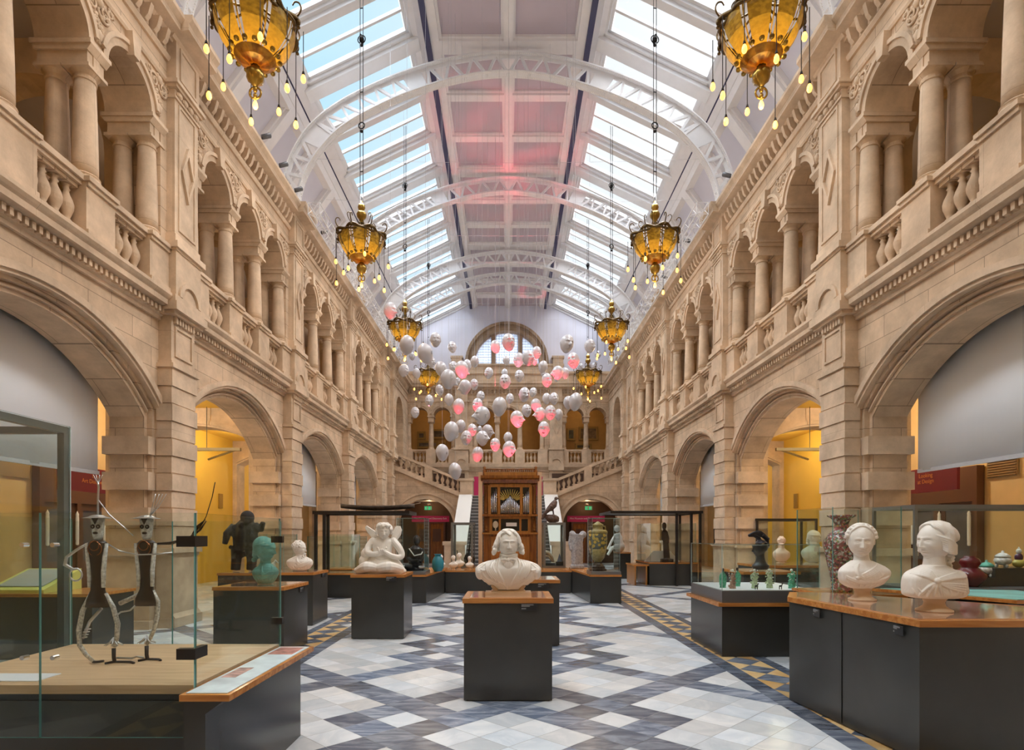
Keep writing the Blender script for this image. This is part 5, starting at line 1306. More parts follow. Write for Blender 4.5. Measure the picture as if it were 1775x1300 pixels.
# woman in profile with a rope of curls ------------------------------------
r = empty('marble_bust', (3.33, 4.42, .999), .0); tag(r, 'white marble bust of woman in profile with rope of curls down her neck', 'bust')
socle(0, .115, .125, .085, MARBB, r)
m = SM(); SC = [(.105, .0, 0, .165, .10), (.125, .0, 0, .222, .125), (.17, .0, 0, .232, .13), (.22, 0, 0, .232, .13), (.27, .0, .0, .222, .125), (.305, .0, .01, .185, .115), (.335, .0, .01, .125, .095), (.36, .0, 0, .08, .08)]
loft(m, SC, 40, 2.6); loft(m, [(.32, .0, .0, .09, .085), (.37, 0, 0, .075, .075), (.43, 0, .0, .068, .07), (.47, 0, 0, .068, .07)])
kz, ka = .245, -108
for q in range(7):
    fold(m, SC, [(kz+.004*q-.01, ka), (.262+.006*q, -80+2*q), (.272+.006*q, -50+4*q), (.282+.005*q, -15), (.27+.008*q, 20)], [.009, .013, .014, .012, .008], 2.6)
    fold(m, SC, [(kz+.004*q-.01, ka), (.268+.008*q, -122), (.285+.008*q, -140-q), (.295+.006*q, -170)], [.009, .013, .013, .008], 2.6)
for q in range(4): fold(m, SC, [(kz-.01, ka), (.225-.012*q, -85), (.215-.018*q, -55), (.21-.02*q, -20)], [.01, .010, .008, .004], 2.6)
m.ell(surf(SC, kz, ka, 2.6), (.028, .024, .024))
for dx in (-26, -14, -4, 8): fold(m, SC, [(kz-.01, ka), (.20, ka+dx*.5), (.15, ka+dx), (.125, ka+dx*1.2)], [.011, .015, .012, .006], 2.6)
for a in range(-150, 10, 13): fold(m, SC, [(.115, a), (.15, a+3), (.185, a-2)], [.004, .009, .004], 2.6)
T = put_head(m, (.005, .0, .54), .305, yaw=-1.36, tilt=-.04, ears=False, brow=.5, nose=.78, relief=1.3)
for sg in (-1, 1):
    for k in range(14):
        y0 = -.27+.04*k; strand(m, T, sg, y0, .05, 1.30+.02*k, .0125, w=1.05, back=.30, wave=.012, ph=k)
    for k in range(7): m.tube([T @ Vector(p) for p in ((sg*.25, -.24+.03*k, .16-.05*k), (sg*.385, -.05, .07-.05*k), (sg*.36, .16, -.02-.04*k), (sg*.25, .36, -.10-.03*k), (sg*.08, .45, -.12-.03*k))], [.008, .013, .015, .014, .01], 7)
m.ell(T @ Vector((0, .1, .1)), (.108, .125, .125)); m.ell(T @ Vector((0, .34, -.06)), (.075, .05, .06))
q = random.Random(9)
for k in range(34):
    t = k/33; m.ell(T @ Vector((.08*math.sin(k*2.4)*(1-.4*t), .47+.05*math.cos(k*1.7)-.02*t, .16-.92*t)), (.021, .021, .017), (k, .5, 0), 8, 6)
sculpt('figure', m, MARB, r, .0031, 1)
# woman with plaited crown -----------------------------------
r = empty('marble_bust', (3.23, 5.16, .999)); tag(r, 'white marble bust of woman with plaited hair crown and draped shawl', 'bust')
socle(0, .12, .115, .075, MARBB, r)
m = SM(); SC = [(.11, -.01, 0, .09, .07), (.135, -.01, 0, .15, .10), (.17, .0, 0, .195, .12), (.22, .015, 0, .22, .13), (.265, .02, .0, .222, .125), (.30, .02, .01, .19, .115), (.335, .01, .01, .13, .10), (.36, 0, .01, .08, .085)]
loft(m, SC, 40, 2.3); loft(m, [(.33, .0, 0, .085, .085), (.37, -.005, 0, .065, .07), (.43, -.01, 0, .058, .065), (.48, -.012, 0, .058, .065)])
for q in range(8):
    fold(m, SC, [(.335-.004*q, -55+3*q), (.30-.01*q, -82+2*q), (.25-.012*q, -108+q), (.205-.006*q, -135)], [.006, .011, .011, .006], 2.3)
    if q < 5: fold(m, SC, [(.335-.006*q, -128-3*q), (.29-.012*q, -125), (.24-.012*q, -118+3*q), (.205-.008*q, -105+8*q)], [.006, .010, .011, .006], 2.3)
for q in range(3): fold(m, SC, [(.27-.012*q, -10), (.215-.014*q, -50), (.18-.010*q, -90), (.19-.008*q, -125), (.225-.01*q, -150)], [.006, .012, .013, .012, .006], 2.3)
for a in range(-150, -30, 16): fold(m, SC, [(.13, a), (.155, a+2), (.17, a)], [.004, .008, .004], 2.3)
m.ell(surf(SC, .21, -122, 2.3), (.018, .018, .018))
T = put_head(m, (-.02, -.012, .54), .30, yaw=-.40, tilt=.08, ears=True, brow=.5, relief=1.3)
for sg in (-1, 1):
    for k in range(14): strand(m, T, sg, -.25+.042*k, .03, 1.45+.01*k, .0095, w=1.02, back=.12, wave=.006, ph=k)
for k in range(22):
    a = PI*(k/21); m.ell(T @ Vector((.37*math.cos(a), -.10+.04*(k % 2), .12+.375*math.sin(a))), (.021, .022, .018), (0, k, 0), 10, 8)
    m.ell(T @ Vector((.37*math.cos(a), -.01+.04*(k % 2), .11+.385*math.sin(a))), (.020, .022, .017), (0, k, 0), 10, 8)
m.ell(T @ Vector((0, .1, .08)), (.106, .118, .115)); m.ell(T @ Vector((.0, .45, -.14)), (.055, .05, .06)); m.tube([T @ Vector(p) for p in ((.22, .32, -.1), (.2, .40, -.35), (.12, .40, -.62))], [.022, .028, .018], 8)
sculpt('figure', m, MARB, r, .0031, 1)
# winged seated figure -----------------------------------------
r = empty('marble_statue', (-1.99, 8.97, .989)); tag(r, 'white marble winged child clasping its hands on the left centre plinth', 'sculpture')
m = SM()
loft(m, [(0, 0, 0, .36, .24), (.03, 0, 0, .37, .25), (.08, -.01, 0, .345, .24), (.14, 0, 0, .30, .21), (.20, .0, 0, .25, .18), (.27, 0, 0, .20, .15)], 36, 2.4)
loft(m, [(.15, .02, -.04, .17, .13), (.24, .01, -.05, .165, .13), (.32, .0, -.04, .145, .12), (.42, .0, -.02, .155, .115), (.50, .0, .0, .165, .11), (.55, .0, .0, .11, .09), (.59, .0, 0, .06, .06)], 30)
for (p, q) in (((-.33, -.12, .05), (-.05, -.24, .09)), ((.02, -.25, .09), (.30, -.10, .06))): m.tube([p, ((p[0]+q[0])/2, -.26, .11), q], [.075, .085, .06], 10)
m.ell((-.36, -.1, .05), (.07, .08, .05)); m.ell((-.27, 0, .18), (.11, .12, .12)); m.ell((-.25, -.02, .30), (.09, .10, .1))
# arms: viewer right arm bent, left across
m.tube([(.17, .0, .50), (.26, -.03, .40), (.31, -.05, .30), (.29, -.09, .25), (.18, -.15, .27), (.08, -.17, .33)], [.06, .055, .05, .045, .04, .035], 10)
m.tube([(-.16, .0, .50), (-.22, -.05, .40), (-.20, -.12, .32), (-.10, -.17, .30), (-.02, -.17, .32)], [.06, .055, .05, .04, .033], 10)
for k in range(5):
    m.tube([(.08, -.17, .34-.012*k+.02), (.04, -.20, .355-.014*k), (.01, -.195, .35-.014*k)], .010, 6); m.tube([(-.04, -.17, .33-.012*k), (.0, -.21, .34-.013*k), (.03, -.20, .345-.013*k)], .010, 6)
for k in range(14): m.ell((.02+rnd.uniform(-.06, .08), -.205, .36+rnd.uniform(-.03, .04)), rnd.uniform(.012, .02), None, 8, 6)
# wings
def wing(pts, off_):
    k = len(pts); a = [(x, y-.02, z) for x, y, z in pts]; b = [(x, y+.03, z) for x, y, z in pts]
    m.add(a+b, [tuple(range(k)), tuple(range(2*k-1, k-1, -1))]+[(i, (i+1) % k, (i+1) % k+k, i+k) for i in range(k)])
wing([(.08, .03, .44), (.13, .05, .58), (.17, .07, .70), (.21, .08, .745), (.26, .08, .74), (.285, .08, .68), (.27, .07, .60), (.22, .05, .52), (.15, .03, .45)], 0)
wing([(-.06, .05, .55), (-.14, .08, .66), (-.28, .10, .75), (-.31, .10, .72), (-.26, .09, .63), (-.16, .07, .52)], 0)
for k in range(5): m.tube([(.10+.02*k, .02, .46+.01*k), (.15+.022*k, .045, .60), (.19+.02*k, .06, .72-.015*k)], .012, 6)
T = put_head(m, (.03, -.06, .655), .265, yaw=.22, tilt=.08, ears=False, jaw=1.3)
m.ell(T @ Vector((0, .12, .12)), (.105, .11, .11))
for k in range(110):
    a = rnd.uniform(0, 2*PI); b_ = rnd.uniform(.05, 1.0)
    x, y, z = .46*math.cos(a)*math.cos(b_), .48*math.sin(a)*math.cos(b_), .5*math.sin(b_)
    if y < -.20 and z < .30: continue
    m.ell(T @ Vector((x, y, z+.02)), rnd.uniform(.02, .032), None, 8, 6)
for sg in (-1, 1):
    for k in range(5): m.ell(T @ Vector((sg*.42, -.05+.1*k, -.05-.03*(k % 2))), .03, None, 8, 6)
sculpt('figure', m, MARB, r, .0048, 1)
# bearded bust (left) facing right --------------------------------
def small_bust(m, yaw, H=.25, hz=.55, hair='short', beard=False, mouth='shut', w=1.0, lean=0):
    SC = [(.10, 0, 0, .09, .07), (.125, 0, 0, .15*w, .105), (.18, 0, 0, .205*w, .125), (.235, 0, 0, .23*w, .13), (.275, 0, 0, .228*w, .125), (.31, 0, .01, .195*w, .11), (.34, 0, .01, .135*w, .095), (.365, 0, .005, .08, .08)]
    loft(m, SC, 36, 2.6); loft(m, [(.33, 0, 0, .09, .085), (.37, 0, 0, .072, .075), (.44, 0, 0, .066, .07), (.50, 0, 0, .06, .065)])
    o_ = math.degrees(yaw)*.5
    for k in range(6): fold(m, SC, [(.345-.006*k, -60+o_+2*k), (.30-.012*k, -78+o_), (.24-.012*k, -105+o_), (.20-.008*k, -140+o_)], [.007, .012, .012, .007], 2.6)
    for k in range(5): fold(m, SC, [(.335-.01*k, -135+o_-4*k), (.28-.015*k, -128+o_), (.23-.014*k, -112+o_)], [.007, .012, .007], 2.6)
    for k in range(4): fold(m, SC, [(.27-.02*k, -10+o_), (.215-.018*k, -45+o_), (.17-.012*k, -85+o_)], [.007, .012, .006], 2.6)
    for k in range(9): fold(m, SC, [(.11, -170+20*k+o_), (.15, -167+20*k+o_), (.185, -172+20*k+o_)], [.004, .009, .004], 2.6)
    T = put_head(m, (0, -.01, hz), H, yaw=yaw, mouth=mouth, tilt=.05, brow=1.1, relief=1.35)
    q = random.Random(int(hz*100+yaw*10))
    if hair == 'short':
        m.ell(T @ Vector((0, .08, .12)), (H*.37, H*.42, H*.42))
        for k in range(50):
            a = q.uniform(0, 2*PI); b_ = q.uniform(-.1, 1.3); x, y, z = .39*math.cos(a)*math.cos(b_), .06+.44*math.sin(a)*math.cos(b_), .06+.46*math.sin(b_)
            if y < -.2 and z < .36: continue
            m.ell(T @ Vector((x, y, z)), H*q.uniform(.05, .08), None, 8, 6)
    elif hair == 'cap':
        m.ell(T @ Vector((0, .10, .13)), (H*.40, H*.40, H*.40)); m.torus((0, 0, 0), H*.40, H*.03, 'z', 28, 6); n_ = 28*6
        for i in range(len(m.v)-n_, len(m.v)): m.v[i] = tuple(T @ (Vector(m.v[i])/H+Vector((0, .04, .17))))
        for k in range(10): m.ell(T @ Vector((.1*math.sin(k*2), .42+.02*(k % 2), -.0-.05*k)), H*.10, None, 8, 6)
    if beard:
        for k in range(34):
            x = q.uniform(-.24, .24); z = q.uniform(-.62, -.30); m.ell(T @ Vector((x*(1-.5*(-z-.3)), -.36-.10*q.random()*(1-abs(x)*2)+.25*abs(x), z)), H*q.uniform(.045, .07), None, 8, 6)
    return T
r = empty('marble_bust', (-3.78, 10.25, .934)); tag(r, 'white marble bust of bearded man facing right on the left-hand plinth', 'bust')
m = SM(); small_bust(m, 1.35, .28, .50, beard=True); m.v = [(x, y, z-.095) for x, y, z in m.v]; sculpt('figure', m, MARB, r, .0045, 1)
GREENM = simple('verdigris_bronze', (.13, .36, .32), .5, .1, var=.3, vscale=9)
r = empty('bronze_bust', (-3.35, 7.8, .914)); tag(r, 'green bronze bust of woman in a headscarf facing right', 'bust')
m = SM(); small_bust(m, 1.35, .34, .57, hair='cap', w=.72); m.v = [(x, y, z-.09) for x, y, z in m.v]; T_ = Matrix.Translation((0, -.01, .48)) @ Euler((.05, 0, 1.35)).to_matrix().to_4x4() @ Matrix.Diagonal((.34, .34, .34, 1))
for sg in (-1, 1):
    for k in range(7): m.tube([T_ @ Vector(p) for p in ((sg*.28, -.22+.02*k, .26-.05*k), (sg*.39, -.02, .20-.06*k), (sg*.34, .26, .10-.06*k), (sg*.1, .46, .0-.05*k))], [.006, .011, .012, .008], 7)
sculpt('figure', m, GREENM, r, .0042, 1)
o = M().box(-.16, .16, -.12, .12, 0, .02); o.v = [(x-3.35, y+7.8, z+.914) for x, y, z in o.v]
GREENW = simple('pale_glazed_stoneware', (.62, .68, .60), .3, var=.25, vscale=12)
# dark helmet bust and other right-hand busts
BRONZE = simple('black_bronze', (.035, .035, .042), .3, .6)
r = empty('bronze_bust', (4.42, 9.95, .98)); tag(r, 'black bronze bust in a tall crested helmet facing left', 'bust')
m = M(); loft(m, [(0, .02, 0, .12, .10), (.06, .02, 0, .15, .12), (.12, .02, 0, .10, .09), (.2, .02, 0, .07, .07), (.28, .02, 0, .065, .07)], 28)
T = put_head(m, (.0, 0, .36), .28, yaw=-1.5, mouth='shut'); m.ell(T @ Vector((0, .1, .16)), (.115, .135, .12)); m.torus((0, 0, 0), .118, .012, 'z', 28, 6)
for i in range(len(m.v)-168, len(m.v)): m.v[i] = tuple(Vector(m.v[i])+(T @ Vector((0, .02, .20))))
for k in range(14):
    t = k/13; x = -.17+.32*t; m.ell((x, 0, .60+.03*math.sin(t*3)-.16*max(0, t-.6)), (.035, .022, .03+.03*math.sin(t*PI)), None, 8, 6)
m.tube([(.02, 0, .48), (-.01, 0, .55), (-.1, 0, .60), (-.19, 0, .605)], [.04, .035, .028, .012], 8); m.tube([(.05, 0, .60), (.13, 0, .54), (.15, 0, .42), (.12, 0, .34)], [.035, .04, .03, .015], 8)
sculpt('figure', m, BRONZE, r, .006, 2)
plinth(4.0, 4.95, 9.6, 10.6, .96, 'dark plinth under the black helmeted bust', sheet=True)
WARMM = simple('warm_lit_marble', (.80, .62, .46), .45)  # warm light on the marble is put into this base colour
r = empty('marble_bust', (5.65, 11.7, 1.0)); tag(r, 'cream marble bust turned away behind the black helmeted bust', 'bust')
m = SM(); small_bust(m, 2.3, .22, .50, w=.8); m.v = [(x*.85, y, z-.06) for x, y, z in m.v]; sculpt('figure', m, WARMM, r, .008, 2); socle(-.0, .06, .1, .07, WARMM, r)
plinth(5.0, 6.6, 11.2, 12.3, .98, 'dark plinth under the cream bust beyond the helmeted bust', sheet=True)
plinth(6.45, 7.45, 12.4, 13.4, .945, 'dark plinth under the pale capped bust inside the right arch')
r = empty('marble_bust', (6.93, 12.8, .949)); r.scale = (1.4, 1.4, 1.4); tag(r, 'pale bust in a round cap seen through glass behind the floral vase', 'bust')
m = SM(); small_bust(m, .9, .23, .50, hair='cap', w=.85); m.v = [(x, y, z-.09) for x, y, z in m.v]; sculpt('figure', m, simple('ivory_plaster', (.66, .66, .54), .5), r, .0045, 1)
# small white busts on the counter left of the organ
for i, (px, Y, sc, yw, d) in enumerate([(764, 14.9, .95, 0, 'nearest the glass case'), (786, 15.6, .95, .3, 'second from the glass case'), (796, 15.85, 1.1, 0, 'tallest of the little group'), (814, 15.6, .9, -.2, 'nearest the organ')]):
    r = empty('small_marble_bust', (at(px, 900, Y).x, Y, .66 if i == 0 else .62)); r.scale = (.62*sc,)*3; tag(r, 'small white marble bust on the counter, %s' % d, 'bust', 'small busts by the organ')
    m = SM(); small_bust(m, yw, .25, .54, w=.9); sculpt('figure', m, MARB, r, .012, 1); socle(0, .12, .1, .07, MARBB, r)
# ---- case with jade figures (right middle)
r = empty('glass_display_case', (3.43, 8.0, 0)); tag(r, 'low glass case of green carved bottles on the right', 'display case', 'museum display cases')
M().box(-.64, .64, -.62, .63, 0, .66).obj('body', DARKP, r); m = M(); m.box(-.70, .64, -.66, -.60, .66, .705); m.box(-.70, -.60, -.60, .66, .66, .705); m.obj('wooden_ledge', WOOD, r); M().box(-.60, .64, -.60, .66, .66, .70).obj('shelf', GREYM, r)
M().box(-.64, .64, -.62, .63, .70, .86).obj('metal_rim', GREYM, r); M().box(-.62, .62, -.60, .61, .86, .868).obj('white_floor', WPAPER, r)
gbox(r, -.64, .64, -.62, .63, .86, 1.47, GLASS, True, LEDGE)
JADE = simple('green_jade', (.12, .42, .26), .25, var=.5, vscale=40); JADEL = simple('pale_green_porcelain', (.50, .58, .36), .3, var=.4, vscale=40); RUST = simple('brown_coral', (.42, .25, .18), .4, var=.5, vscale=40); BLKG = simple('black_glaze', (.015, .015, .015), .2)
for i, (px, Y, kind, d) in enumerate([(1253, 7.75, 0, 'flat green bottle with black stopper at the left of the case'), (1270, 7.62, 1, 'brown and white branching carving beside the left green bottle'), (1278, 7.95, 0, 'second green bottle standing behind the branching carving'), (1308, 7.65, 2, 'pale green carved figure in the middle of the case'), (1334, 7.7, 2, 'wider pale green carved figure right of the middle one'), (1372, 7.66, 3, 'green and white flowering carving at the right end of case')]):
    r = empty('carved_bottle' if kind == 0 else 'carved_ornament', (at(px, 900, Y).x, Y, .868)); tag(r, d, 'ornament', 'green carvings in the low case'); q = random.Random(i)
    if kind == 0:
        loft(M(), [(0, 0, 0, .04, .02)]) if False else None
        m = M(); loft(m, [(0, 0, 0, .045, .025), (.02, 0, 0, .04, .022), (.06, 0, 0, .048, .028), (.15, 0, 0, .05, .03), (.19, 0, 0, .035, .022), (.205, 0, 0, .018, .015), (.22, 0, 0, .02, .018)], 20); m.obj('vessel', JADE, r, True); M().lathe([(.016, .22), (.017, .25), (.012, .262), (0, .265)]).obj('stopper', BLKG, r, True)
    else:
        m = M(); loft(m, [(0, 0, 0, .045, .035), (.03, 0, 0, .04, .03), (.1, 0, 0, .033, .024), (.17, .005, 0, .03, .02), (.2, 0, 0, .016, .014)], 16)
        for k in range(46): 
            z = q.uniform(.02, .22); m.ell((q.uniform(-.045, .045)*(1 if kind != 2 or z < .2 else .4), q.uniform(-.025, .025), z), q.uniform(.008, .016), None, 7, 5)
        m.obj('carving', (None, RUST, JADEL, JADE)[kind], r, True)
        m = M(); 
        for k in range(16): m.ell((q.uniform(-.05, .05), q.uniform(-.03, .02), q.uniform(.1, .25)), q.uniform(.006, .011), None, 6, 5)
        m.ell((0, 0, .245), .018, None, 10, 8); m.obj('white_blossom' if kind != 2 else 'finial', simple('milky_stone', (.75, .75, .68), .3), r, True)
for i, px in enumerate((1311, 1353)):
    r = empty('tiny_animal_figure', (at(px, 900, 7.5).x, 7.5, .868)); m = M(); m.ell((0, 0, .045), (.022, .012, .012)); m.tube([(.015, 0, .05), (.022, 0, .07)], .006, 6); m.ell((.026, 0, .075), (.011, .006, .007))
    for x in (-.015, .013):
        for y in (-.006, .006): m.tube([(x, y, .045), (x, y, 0)], .003, 5)
    o = m.obj('body', BLKG, r, True); tag(r, 'tiny black animal at the front of green bottle case, %s one' % ('left' if i == 0 else 'right'), 'figurine', 'tiny black animals')
# ---- floral vase in tall glass box
r = empty('glass_display_case', (3.95, 6.62, 0)); tag(r, 'tall narrow glass case over the floral vase', 'display case', 'museum display cases')
M().box(-.40, .40, -.42, .40, 0, .90).obj('body', DARKP, r); M().box(-.42, .42, -.44, .42, .90, .935).obj('wooden_top', WOOD, r); gbox(r, -.38, .38, -.40, .38, .935, 1.90, GGLASS, False)
FLOR, t_, b_ = mk('floral_enamel_porcelain'); v = t_.nodes.new('ShaderNodeTexVoronoi'); v.inputs['Scale'].default_value = 52; tcn = t_.nodes.new('ShaderNodeTexCoord'); t_.links.new(tcn.outputs['Object'], v.inputs['Vector']); rp = t_.nodes.new('ShaderNodeValToRGB'); sp = t_.nodes.new('ShaderNodeSeparateColor'); t_.links.new(v.outputs['Color'], sp.inputs[0]); t_.links.new(sp.outputs[0], rp.inputs['Fac']); rp.color_ramp.interpolation = 'CONSTANT'
for p_, c_ in ((.18, (.42, .12, .12)), (.42, (.10, .07, .07)), (.58, (.20, .28, .15)), (.7, (.62, .45, .42)), (.85, (.70, .68, .64)), (.93, (.55, .38, .12))): e = rp.color_ramp.elements.new(p_); e.color = (*c_, 1)
rp.color_ramp.elements[0].color = (.28, .09, .09, 1); t_.links.new(rp.outputs[0], b_.inputs['Base Color']); b_.inputs['Roughness'].default_value = .2
r = empty('floral_vase', (3.86, 6.55, .937)); tag(r, 'tall red and green floral porcelain vase with flared mouth', 'vase')
M().lathe([(0, 0), (.11, 0), (.115, .03), (.10, .06), (.12, .2), (.16, .38), (.185, .52), (.18, .60), (.13, .67), (.075, .71), (.07, .78), (.10, .84), (.145, .87), (.15, .885), (.135, .88), (.06, .80), (0, .78)], n=36).obj('body', FLOR, r, True)
# ---- steel framed case far right with ceramics
r = empty('glass_display_case', (5.4, 6.55, 0)); tag(r, 'wide grey steel-framed glass case of ceramics on the right', 'display case', 'museum display cases')
M().box(-.92, .98, -.33, .36, 0, .90).obj('body', DARKP, r); M().box(-.94, 1.0, -.35, .38, .90, .945).obj('wooden_top', WOOD, r); M().box(-.94, 1.0, -.35, .38, .945, 1.0).obj('metal_rim', GREYM, r)
f = M()
for z0, z1 in ((1.885, 1.925),):
    f.box(-.94, 1.0, -.35, -.32, z0, z1); f.box(-.94, 1.0, .35, .38, z0, z1); f.box(-.94, -.91, -.32, .35, z0, z1); f.box(.97, 1.0, -.32, .35, z0, z1)
for x in (-.94, .97):
    for y in (-.35, .35): f.box(x, x+.03, y, y+.03, 1.0, 1.885)
f.obj('steel_frame', STEELG, r); gbox(r, -.935, .995, -.345, .375, 1.0, 1.885, GLASS, False, LEDGE)
for i, x in enumerate((-.05, .45)): M().box(x-.25, x+.25, -.05, .33, 1.0, 1.10+.11*i).obj('display_step', DARKP, r)
def atz(px, Y, z): return (at(px, 900, Y).x, Y, z)
r = empty('red_vase', atz(1681, 6.5, 1.0)); tag(r, 'dark red double gourd vase behind the profile bust', 'vase'); M().lathe([(0, 0), (.08, 0), (.09, .02), (.155, .09), (.16, .14), (.10, .205), (.075, .22), (.105, .27), (.09, .315), (.055, .335), (.06, .35), (0, .345)], n=28).obj('body', simple('oxblood_glaze', (.16, .008, .015), .15), r, True)
for i, (px, z, d, c_) in enumerate([(1710, 1.10, 'lower lidded porcelain jar with green lid', (.15, .5, .38)), (1738, 1.21, 'upper lidded porcelain jar with white lid', (.75, .72, .66))]):
    r = empty('lidded_jar', atz(px, 6.62, z)); tag(r, d+' in the right-hand case', 'jar', 'lidded jars')
    m = M(); m.lathe([(.03, .03), (.07, .045), (.085, .08), (.075, .11), (.05, .12), (0, .12)], n=20)
    for a in range(3): m.ell((.055*math.cos(a*2.1+.5), .055*math.sin(a*2.1+.5), .022), (.018, .018, .022), None, 8, 6)
    m.obj('bowl', simple('painted_porcelain', (.72, .66, .60), .2, var=.35, vscale=30), r, True); m = M(); m.lathe([(.075, .12), (.07, .14), (.04, .165), (.012, .175), (.016, .19), (0, .2)], n=20, lobes=6, la=.05); m.obj('lid', simple('glazed_lid', c_, .2), r, True)
r = empty('seated_figurine', atz(1766, 6.62, 1.21)); tag(r, 'small porcelain figure in purple and yellow at the right edge', 'figurine'); M().ell((0, 0, .05), (.07, .05, .05)).obj('yellow_robe', simple('yellow_glaze', (.6, .5, .12), .25), r, True); M().ell((0, 0, .12), (.045, .035, .05)).obj('purple_coat', simple('aubergine_glaze', (.08, .02, .06), .25), r, True); M().ell((0, 0, .19), (.027, .027, .034)).ell((0, 0, .23), .01).obj('head', simple('white_glaze', (.72, .70, .62), .25), r, True)
r = empty('map_rail', (4.3, 5.05, 0)); tag(r, 'sloping turquoise map rail beside the profile bust', 'information rail')
m = M(); m.prism([(.12, -.14), (.9, -.14), (.9, .75), (-.42, .98), (-.42, .92)], 'xy', .955, .985); m.v = [(x, y, z+.04) for x, y, z in m.v]; m.obj('rail_board', WOOD, r)
m = M(); m.prism([(.16, -.10), (.87, -.10), (.87, .72), (-.36, .94)], 'xy', 1.026, 1.03); m.obj('map_panel', TEALP, r); M().box(.25, .8, .1, .7, 0, .995).obj('support', DARKP, r)
# ---- black canopy frames, left and right, with boats / bar
def canopy(x0, x1, y0, y1, z, posts, label, base):
    r = empty('steel_frame_case', ((x0+x1)/2, (y0+y1)/2, 0)); xc, yc = (x0+x1)/2, (y0+y1)/2
    m = M(); m.box(x0-xc, x1-xc, y0-yc, y0-yc+.06, z-.08, z); m.box(x0-xc, x1-xc, y1-yc-.06, y1-yc, z-.08, z); m.box(x0-xc, x0-xc+.06, y0-yc+.06, y1-yc-.06, z-.08, z); m.box(x1-xc-.06, x1-xc, y0-yc+.06, y1-yc-.06, z-.08, z); m.box(x0-xc+.03, x1-xc-.03, y0-yc+.03, y1-yc-.03, z-.05, z-.02); m.obj('canopy', BLACKF, r)
    for px, py in posts: M().box(px-xc-.035, px-xc+.035, py-yc-.035, py-yc+.035, 0, z-.08).obj('post', BLACKF, r)
    if base: 
        a = base; M().box(a[0]-xc, a[1]-xc, a[2]-yc, a[3]-yc, 0, a[4]-.04).obj('body', DARKP, r); M().box(a[0]-xc-.01, a[1]-xc+.01, a[2]-yc-.01, a[3]-yc+.01, a[4]-.04, a[4]).obj('wooden_top', WOOD, r)
        gbox(r, a[0]-xc+.04, a[1]-xc-.04, a[2]-yc+.04, a[3]-yc-.04, a[4], a[5], GLASS, False, GEDGE)
    tag(r, label, 'display case', 'canopied display cases'); return r
canopy(-4.85, -2.45, 14.0, 15.1, 2.18, [(-4.78, 14.05), (-4.57, 14.05), (-4.78, 15.0)], 'black steel canopy case on the left with model boat on top', (-5.1, -3.7, 14.2, 15.0, .62, 1.55))
canopy(3.15, 6.0, 17.4, 19.6, 2.32, [(5.2, 17.45), (5.65, 17.45), (5.92, 17.45), (5.92, 19.5)], 'black steel canopy case on the right sheltering a dark standing figure', (4.4, 5.9, 17.6, 19.5, .72, 1.95))
r = empty('model_boat', (-3.35, 14.5, 2.185)); tag(r, 'slender dark model canoe lying on top of the left canopy case', 'model boat')
m = M(); n_ = 20; vs = []
for i in range(n_+1):
    t = i/n_*2-1; w_ = .16*(1-t*t)**.8+.004; z = .02+.07*t*t
    vs += [(t*.95, -w_, z+.09), (t*.95, -w_*.6, z+.01), (t*.95, 0, z-.02), (t*.95, w_*.6, z+.01), (t*.95, w_, z+.09)]
m.add(vs, [(i*5+j, i*5+j+1, (i+1)*5+j+1, (i+1)*5+j) for i in range(n_) for j in range(4)]); m.v = [(x, y, z+.02) for x, y, z in m.v]; o = m.obj('hull', simple('dark_boat_hull', (.10, .08, .07), .5, var=.4, vscale=9), r, True); s_ = o.modifiers.new('th', 'SOLIDIFY'); s_.thickness = .01
m = M(); m.tube([(-.5, 0, .12), (.9, .02, .16)], .012, 6); m.tube([(-.9, .05, .12), (-.3, -.03, .15)], .010, 6); m.tube([(0, 0, .02), (0, 0, .18), (.12, 0, .12)], .012, 6); m.tube([(.5, 0, .1), (1.1, .03, .22)], .01, 6); m.obj('oars', simple('grey_wood', (.35, .27, .2), .6), r)
r = empty('carved_standing_figure', (5.05, 18.0, .72)); tag(r, 'slim dark carved standing figure in the right canopy case', 'sculpture')
m = M(); m.tube([(0, 0, .1), (-.02, 0, .4), (-.05, 0, .75), (-.07, 0, .95), (-.08, 0, 1.02)], [.10, .10, .09, .10, .045], 12); m.ell((-.085, 0, 1.14), (.075, .08, .12)); m.tube([(-.14, 0, .95), (-.16, -.04, .75), (-.10, -.08, .62)], .03, 8); m.tube([(.0, 0, .95), (.04, -.04, .75), (.02, -.08, .6)], .03, 8); m.box(-.18, .18, -.12, .12, 0, .1); sculpt('figure', m, simple('dark_carved_wood', (.045, .025, .02), .45), r, .015, 2)
m = M(); m.prism([(-.6, .0), (.55, 0), (.25, .34), (-.3, .34)], 'xz', .3, .34); o = m.obj('information_board', WPAPER); o.location = (5.0, 18.0, .72); tag(o, 'white sloping text board behind the dark standing figure', 'board')
r = empty('wooden_bench', (4.18, 18.3, 0)); tag(r, 'low wooden bench beside the right canopy case', 'bench'); M().box(-.25, .22, -.6, .6, .60, .65).obj('seat', WOOD, r); M().box(-.22, -.17, -.58, .58, 0, .6).obj('side', ORGANL, r); M().box(.13, .18, -.58, .58, 0, .6).obj('side', ORGANL, r)
r = plinth(3.95, 4.4, 20.3, 21.2, .95, 'small dark plinth under the white crouching figure beyond the urn', sheet=False)
r = empty('marble_statue', (3.95, 20.6, .95)); tag(r, 'white marble crouching figure leaning forward beyond the urn case', 'sculpture')
